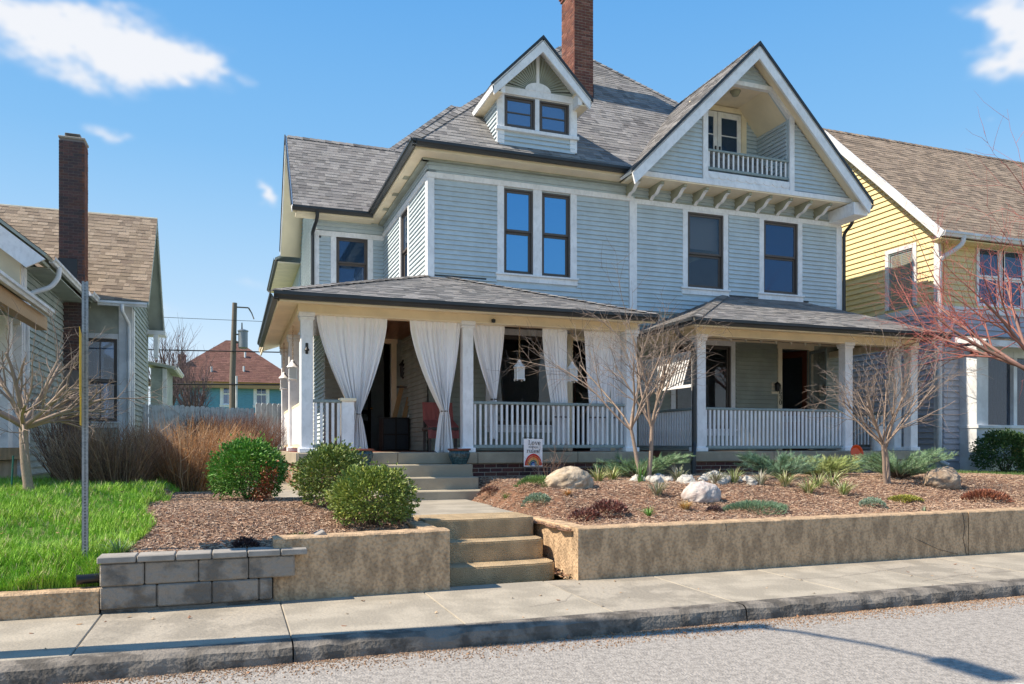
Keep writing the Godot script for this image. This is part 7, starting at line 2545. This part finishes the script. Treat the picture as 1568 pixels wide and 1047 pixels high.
	for k in 26:
		var o := MeshInstance3D.new()
		o.name = numbered("white_stone")
		o.mesh = wm[k % 4]
		o.material_override = M.boulder
		add_child(o)
		var x := 5.95 + 1.75 * k / 25.0 + rng.randf_range(-0.06, 0.06)
		var s := rng.randf_range(0.55, 1.15) * (1.25 if k > 14 and k < 21 else 0.85)
		o.transform = Transform3D(Basis(Vector3.UP, rng.randf() * TAU).scaled(Vector3.ONE * s), G(x, 10.75 - 0.35 * sin(k * 0.9) - 0.02 * k) + Vector3(0, 0.03, 0))
		tag(o, "white stone in the loose row edging the bed behind the grass tufts", "stone", "white stones edging the bed")

func build_ground_cover() -> void:
	rng.seed = 151
	# mulch chips
	var chip := MB.new()
	chip.hexa([Vector3(-0.03, 0, -0.006), Vector3(0.03, 0.003, -0.004), Vector3(0.028, 0.003, 0.005), Vector3(-0.03, 0, 0.006), Vector3(-0.028, 0.006, -0.005), Vector3(0.024, 0.009, -0.003), Vector3(0.024, 0.009, 0.004), Vector3(-0.028, 0.006, 0.005)])
	var tones := [Color(0.36, 0.23, 0.155), Color(0.42, 0.28, 0.19), Color(0.28, 0.17, 0.115), Color(0.48, 0.34, 0.24), Color(0.20, 0.125, 0.09), Color(0.56, 0.42, 0.31)]
	var xf := []
	var cols := PackedColorArray()
	for i in 84000:
		var x := 0.0
		var d := 0.0
		if i < 30000:
			x = rng.randf_range(-1.0, 2.0); d = 7.62 + 5.2 * pow(rng.randf(), 1.3)
			if x < -0.9 + 0.08 * sin(d * 3.0): continue
			if x > 0.5 and d > 11.05: continue
		else:
			x = rng.randf_range(3.45, 14.0); d = 7.78 + 5.0 * pow(rng.randf(), 1.3)
		var s := rng.randf_range(0.32, 0.95)
		var bs := Basis.from_euler(Vector3(rng.randf_range(-0.35, 0.35), rng.randf() * TAU, rng.randf_range(-0.3, 0.3))).scaled(Vector3(s, 1.0 * s, s))
		xf.append(Transform3D(bs, V(x, yard(x, d) + 0.018 + rng.randf() * 0.014, d)))
		cols.append(tones[rng.randi() % tones.size()] * rng.randf_range(0.75, 1.2))
	var ch := many("mulch_chips", chip.mesh(), M.chip, xf, cols, self)
	tag(ch, "brown wood chip mulch spread over the beds", "mulch")
	ch.set_meta("kind", "stuff")
	# lawn
	xf = []
	cols = PackedColorArray()
	var pat := FastNoiseLite.new()
	pat.frequency = 0.9
	var blades := []
	for k in 3: blades.append(blade_mesh(7, 0.11, 0.0055, 0.55, 200 + k))
	for set_i in 3:
		xf = []
		cols = PackedColorArray()
		for i in 11500:
			var d := 7.66 + 7.6 * pow(rng.randf(), 1.55)
			var x := lerpf(-1.55 - 0.42 * d, -0.86 + 0.09 * sin(d * 3.0), rng.randf())
			if x > -1.05 and d < 7.75: continue
			var pn := pat.get_noise_2d(x, d)
			var s := rng.randf_range(0.55, 1.3) * (1.0 + 0.7 * pn)
			if pat.get_noise_2d(x * 3.0 + 40.0, d * 3.0) < -0.45 and rng.randf() < 0.7: continue
			xf.append(Transform3D(Basis(Vector3.UP, rng.randf() * TAU).scaled(Vector3(s, s, s)), V(x, yard(x, d) - 0.005, d)))
			var c := Color(0.17, 0.39, 0.025).lerp(Color(0.29, 0.48, 0.05), clampf(0.5 + pn, 0, 1)) * rng.randf_range(0.75, 1.3)
			if rng.randf() < 0.09 + 0.25 * maxf(0.0, pat.get_noise_2d(x * 2.0 + 70.0, d * 2.0)): c = Color(0.52, 0.47, 0.25) * rng.randf_range(0.7, 1.2)
			cols.append(c)
		var gr := many("lawn_grass" if set_i == 0 else "lawn_grass_%03d" % set_i, blades[set_i], M.grass, xf, cols, self)
		tag(gr, "thick bright green lawn grass beside the block wall", "grass", "lawn grass")
		gr.set_meta("kind", "stuff")
	xf = []
	cols = PackedColorArray()
	for i in 5200:
		var d := rng.randf_range(11.3, 13.2)
		var x := rng.randf_range(12.6, 22.0)
		xf.append(Transform3D(Basis(Vector3.UP, rng.randf() * TAU).scaled(Vector3.ONE * rng.randf_range(0.6, 1.0)), V(x, yard(x, d) - 0.005, d)))
		cols.append(Color(0.13, 0.21, 0.06) * rng.randf_range(0.7, 1.3))
	var g2 := many("short_grass", blades[0], M.grass, xf, cols, self)
	tag(g2, "strip of short grass before the yellow house", "grass")
	g2.set_meta("kind", "stuff")
	# dry leaves in the gutter, on the pavement and lawn
	xf = []
	cols = PackedColorArray()
	for i in 1500:
		var x := 0.0
		var d := 0.0
		var h := 0.004
		var r := rng.randf()
		if r < 0.82:
			x = rng.randf_range(-2.0, 10.0); d = 5.87 - 0.24 * pow(rng.randf(), 2.4)
			h = cr(d) + 0.006
		elif r < 0.86:
			x = rng.randf_range(-1.5, 9.0); d = rng.randf_range(6.1, 7.4); h = 0.147
		elif r < 0.90:
			x = rng.randf_range(3.36, 3.47); d = rng.randf_range(7.7, 8.1); h = 0.15 + rng.randf() * 0.05
		else:
			d = 7.7 + 4.0 * rng.randf(); x = rng.randf_range(-2.0 - 0.3 * d, -0.9); h = yard(x, d) + rng.randf_range(0.04, 0.10)
		var s := rng.randf_range(0.35, 1.0)
		if r < 0.82 and rng.randf() < 0.85: s = rng.randf_range(0.12, 0.35)
		xf.append(Transform3D(Basis.from_euler(Vector3(rng.randf_range(-0.5, 0.5) + PI / 2, rng.randf() * TAU, rng.randf_range(-0.4, 0.4))).scaled(Vector3.ONE * s), V(x, h, d)))
		cols.append([Color(0.28, 0.14, 0.07), Color(0.36, 0.22, 0.12), Color(0.42, 0.30, 0.19), Color(0.20, 0.11, 0.07)][rng.randi() % 4] * rng.randf_range(0.7, 1.3))
	var lv := many("fallen_leaves", leaf_mesh(0.06, 0.045, 0.2), M.chip, xf, cols, self)
	tag(lv, "dry brown leaf litter along the kerb and lawn", "leaves")
	lv.set_meta("kind", "stuff")
	# grit washed along the kerb
	var grit := MB.new()
	grit.hexa([Vector3(-0.004, 0, -0.004), Vector3(0.004, 0, -0.003), Vector3(0.003, 0, 0.004), Vector3(-0.004, 0, 0.003), Vector3(-0.002, 0.005, -0.002), Vector3(0.002, 0.005, -0.002), Vector3(0.002, 0.004, 0.002), Vector3(-0.002, 0.005, 0.002)])
	xf = []
	cols = PackedColorArray()
	for i in 9000:
		var d := 5.88 - 0.36 * pow(rng.randf(), 2.6) + 0.05 * sin(i * 0.37)
		if d > 5.88: d = 5.87
		var x := rng.randf_range(-2.0, 9.5)
		xf.append(Transform3D(Basis(Vector3.UP, rng.randf() * TAU).scaled(Vector3.ONE * rng.randf_range(0.5, 1.7)), V(x, cr(d) + 0.001, d)))
		cols.append([Color(0.30, 0.19, 0.12), Color(0.36, 0.25, 0.17), Color(0.22, 0.14, 0.09)][rng.randi() % 3] * rng.randf_range(0.7, 1.25))
	var gt := many("road_grit", grit.mesh(), M.chip, xf, cols, self)
	tag(gt, "brown grit washed against the foot of the kerb", "grit")
	gt.set_meta("kind", "stuff")

func build_street() -> void:
	# perforated steel sign post with the yellow warning sign seen edge on
	var s := thing("sign_post", "perforated steel post with a yellow sign seen edge on", "sign", V(-1.26, yard(-1.26, 7.98), 7.98))
	s.rotation.y = deg_to_rad(7.8)
	var w := 0.027
	var post := MB.new()
	# square tube; the face toward the street is perforated with real holes
	post.box(Vector3(-w, -0.3, -w), Vector3(-w + 0.003, 2.56, w))
	post.box(Vector3(w - 0.003, -0.3, -w), Vector3(w, 2.56, w))
	post.box(Vector3(-w, -0.3, -w), Vector3(w, 2.56, -w + 0.003))
	var y := -0.05
	post.box(Vector3(-w, -0.3, w - 0.003), Vector3(-0.0065, 2.56, w))
	post.box(Vector3(0.0065, -0.3, w - 0.003), Vector3(w, 2.56, w))
	while y < 2.54:
		post.box(Vector3(-0.0065, y, w - 0.003), Vector3(0.0065, y + 0.0145, w))
		y += 0.0275
	mi("post", post.mesh(), M.galvanised, s)
	var plate := MB.new()
	var t := Transform3D(Basis(Vector3(0, 0, 1), Vector3.UP, Vector3(-1, 0, 0)), Vector3(-0.033, 1.80, 0))
	plate.prism(PackedVector2Array([Vector2(-0.36, -0.30), Vector2(0.36, -0.30), Vector2(0.36, 0.30), Vector2(-0.36, 0.30)]), 0.0, 0.004, t)
	mi("sign_plate", plate.mesh(), M.sign_yellow, s)
	var pl2 := MB.new()
	pl2.prism(PackedVector2Array([Vector2(-0.23, -0.12), Vector2(0.23, -0.12), Vector2(0.23, 0.12), Vector2(-0.23, 0.12)]), 0.0, 0.004, Transform3D(t.basis, Vector3(-0.033, 1.37, 0)))
	mi("sign_plate", pl2.mesh(), M.sign_yellow, s)
	# street lamp whose long shadow lies on the pavement and road
	var H := 7.4
	var el := deg_to_rad(48.0)
	var px := 4.3 - H / tan(el)
	var lp := thing("street_lamp", "tall street lamp on the kerb, arm reaching over the road", "street lamp", V(px, 0.14, 5.70 + 7.4 / tan(el) * tan(deg_to_rad(5.5))))
	var b := MB.new()
	b.tube(PackedVector3Array([Vector3(0, 0, 0), Vector3(0, H, 0)]), PackedFloat32Array([0.115, 0.085]), 14)
	mi("pole", b.mesh(), M.galvanised, lp)
	var arm := MB.new()
	arm.tube(PackedVector3Array([Vector3(0, H - 0.15, 0), Vector3(0, H + 0.15, 0.25), Vector3(0, H + 0.45, 0.8), Vector3(0, H + 0.6, 1.3)]), PackedFloat32Array([0.04, 0.036, 0.032, 0.03]), 10)
	mi("arm", arm.mesh(), M.galvanised, lp)
	var head := MB.new()
	head.bbox(Vector3(-0.13, H + 0.54, 1.25), Vector3(0.13, H + 0.68, 1.85), 0.05)
	mi("lamp_head", head.mesh(), M.galvanised, lp)
	# black drain pipe end poking out of the lawn
	var dp := thing("drain_pipe", "black corrugated drain pipe end at the foot of the block wall", "pipe", V(-1.16, 0.40, 7.62))
	var db := MB.new()
	var pts := PackedVector3Array()
	var rr := PackedFloat32Array()
	for k in 25:
		pts.append(Vector3(-0.11 + 0.008 * k, 0.03, 0)); rr.append(0.045 if k % 2 == 0 else 0.037)
	db.tube(pts, rr, 14)
	mi("pipe", db.mesh(), M.black_plastic, dp, Transform3D(Basis(Vector3.UP, 0.25), Vector3.ZERO))
	# white bucket on the right porch
	var bu := thing("white_bucket", "white bucket beside the last post of the right porch", "bucket", V(13.5, 1.46, 13.5))
	var bb := MB.new()
	bb.lathe(PackedVector2Array([Vector2(0.0, 0.0), Vector2(0.15, 0.0), Vector2(0.165, 0.5), Vector2(0.175, 0.5), Vector2(0.175, 0.54), Vector2(0.15, 0.54), Vector2(0.14, 0.1)]), Vector3.ZERO, 20)
	mi("pail", bb.mesh(), M.white_metal, bu)
	# green stake by the lawn tree
	var gs := thing("plant_stake", "thin green garden stake leaning by the lawn tree", "stake", G(-2.75, 11.9))
	var gb := MB.new()
	gb.tube(PackedVector3Array([Vector3(0, -0.1, 0), Vector3(0.03, 0.5, 0)]), PackedFloat32Array([0.012, 0.012]), 6)
	var gm := mat("stake_green", 22, 92, 86, 0.5)
	mi("rod", gb.mesh(), gm, gs)


func _ready() -> void:
	rng.seed = 1
	setup()
	make_materials()
	build_ground()
	build_walls()
	build_house()
	build_porch_things()
	build_left_house()
	build_right_house()
	build_far()
	build_street()
	build_garden()
	build_ground_cover()
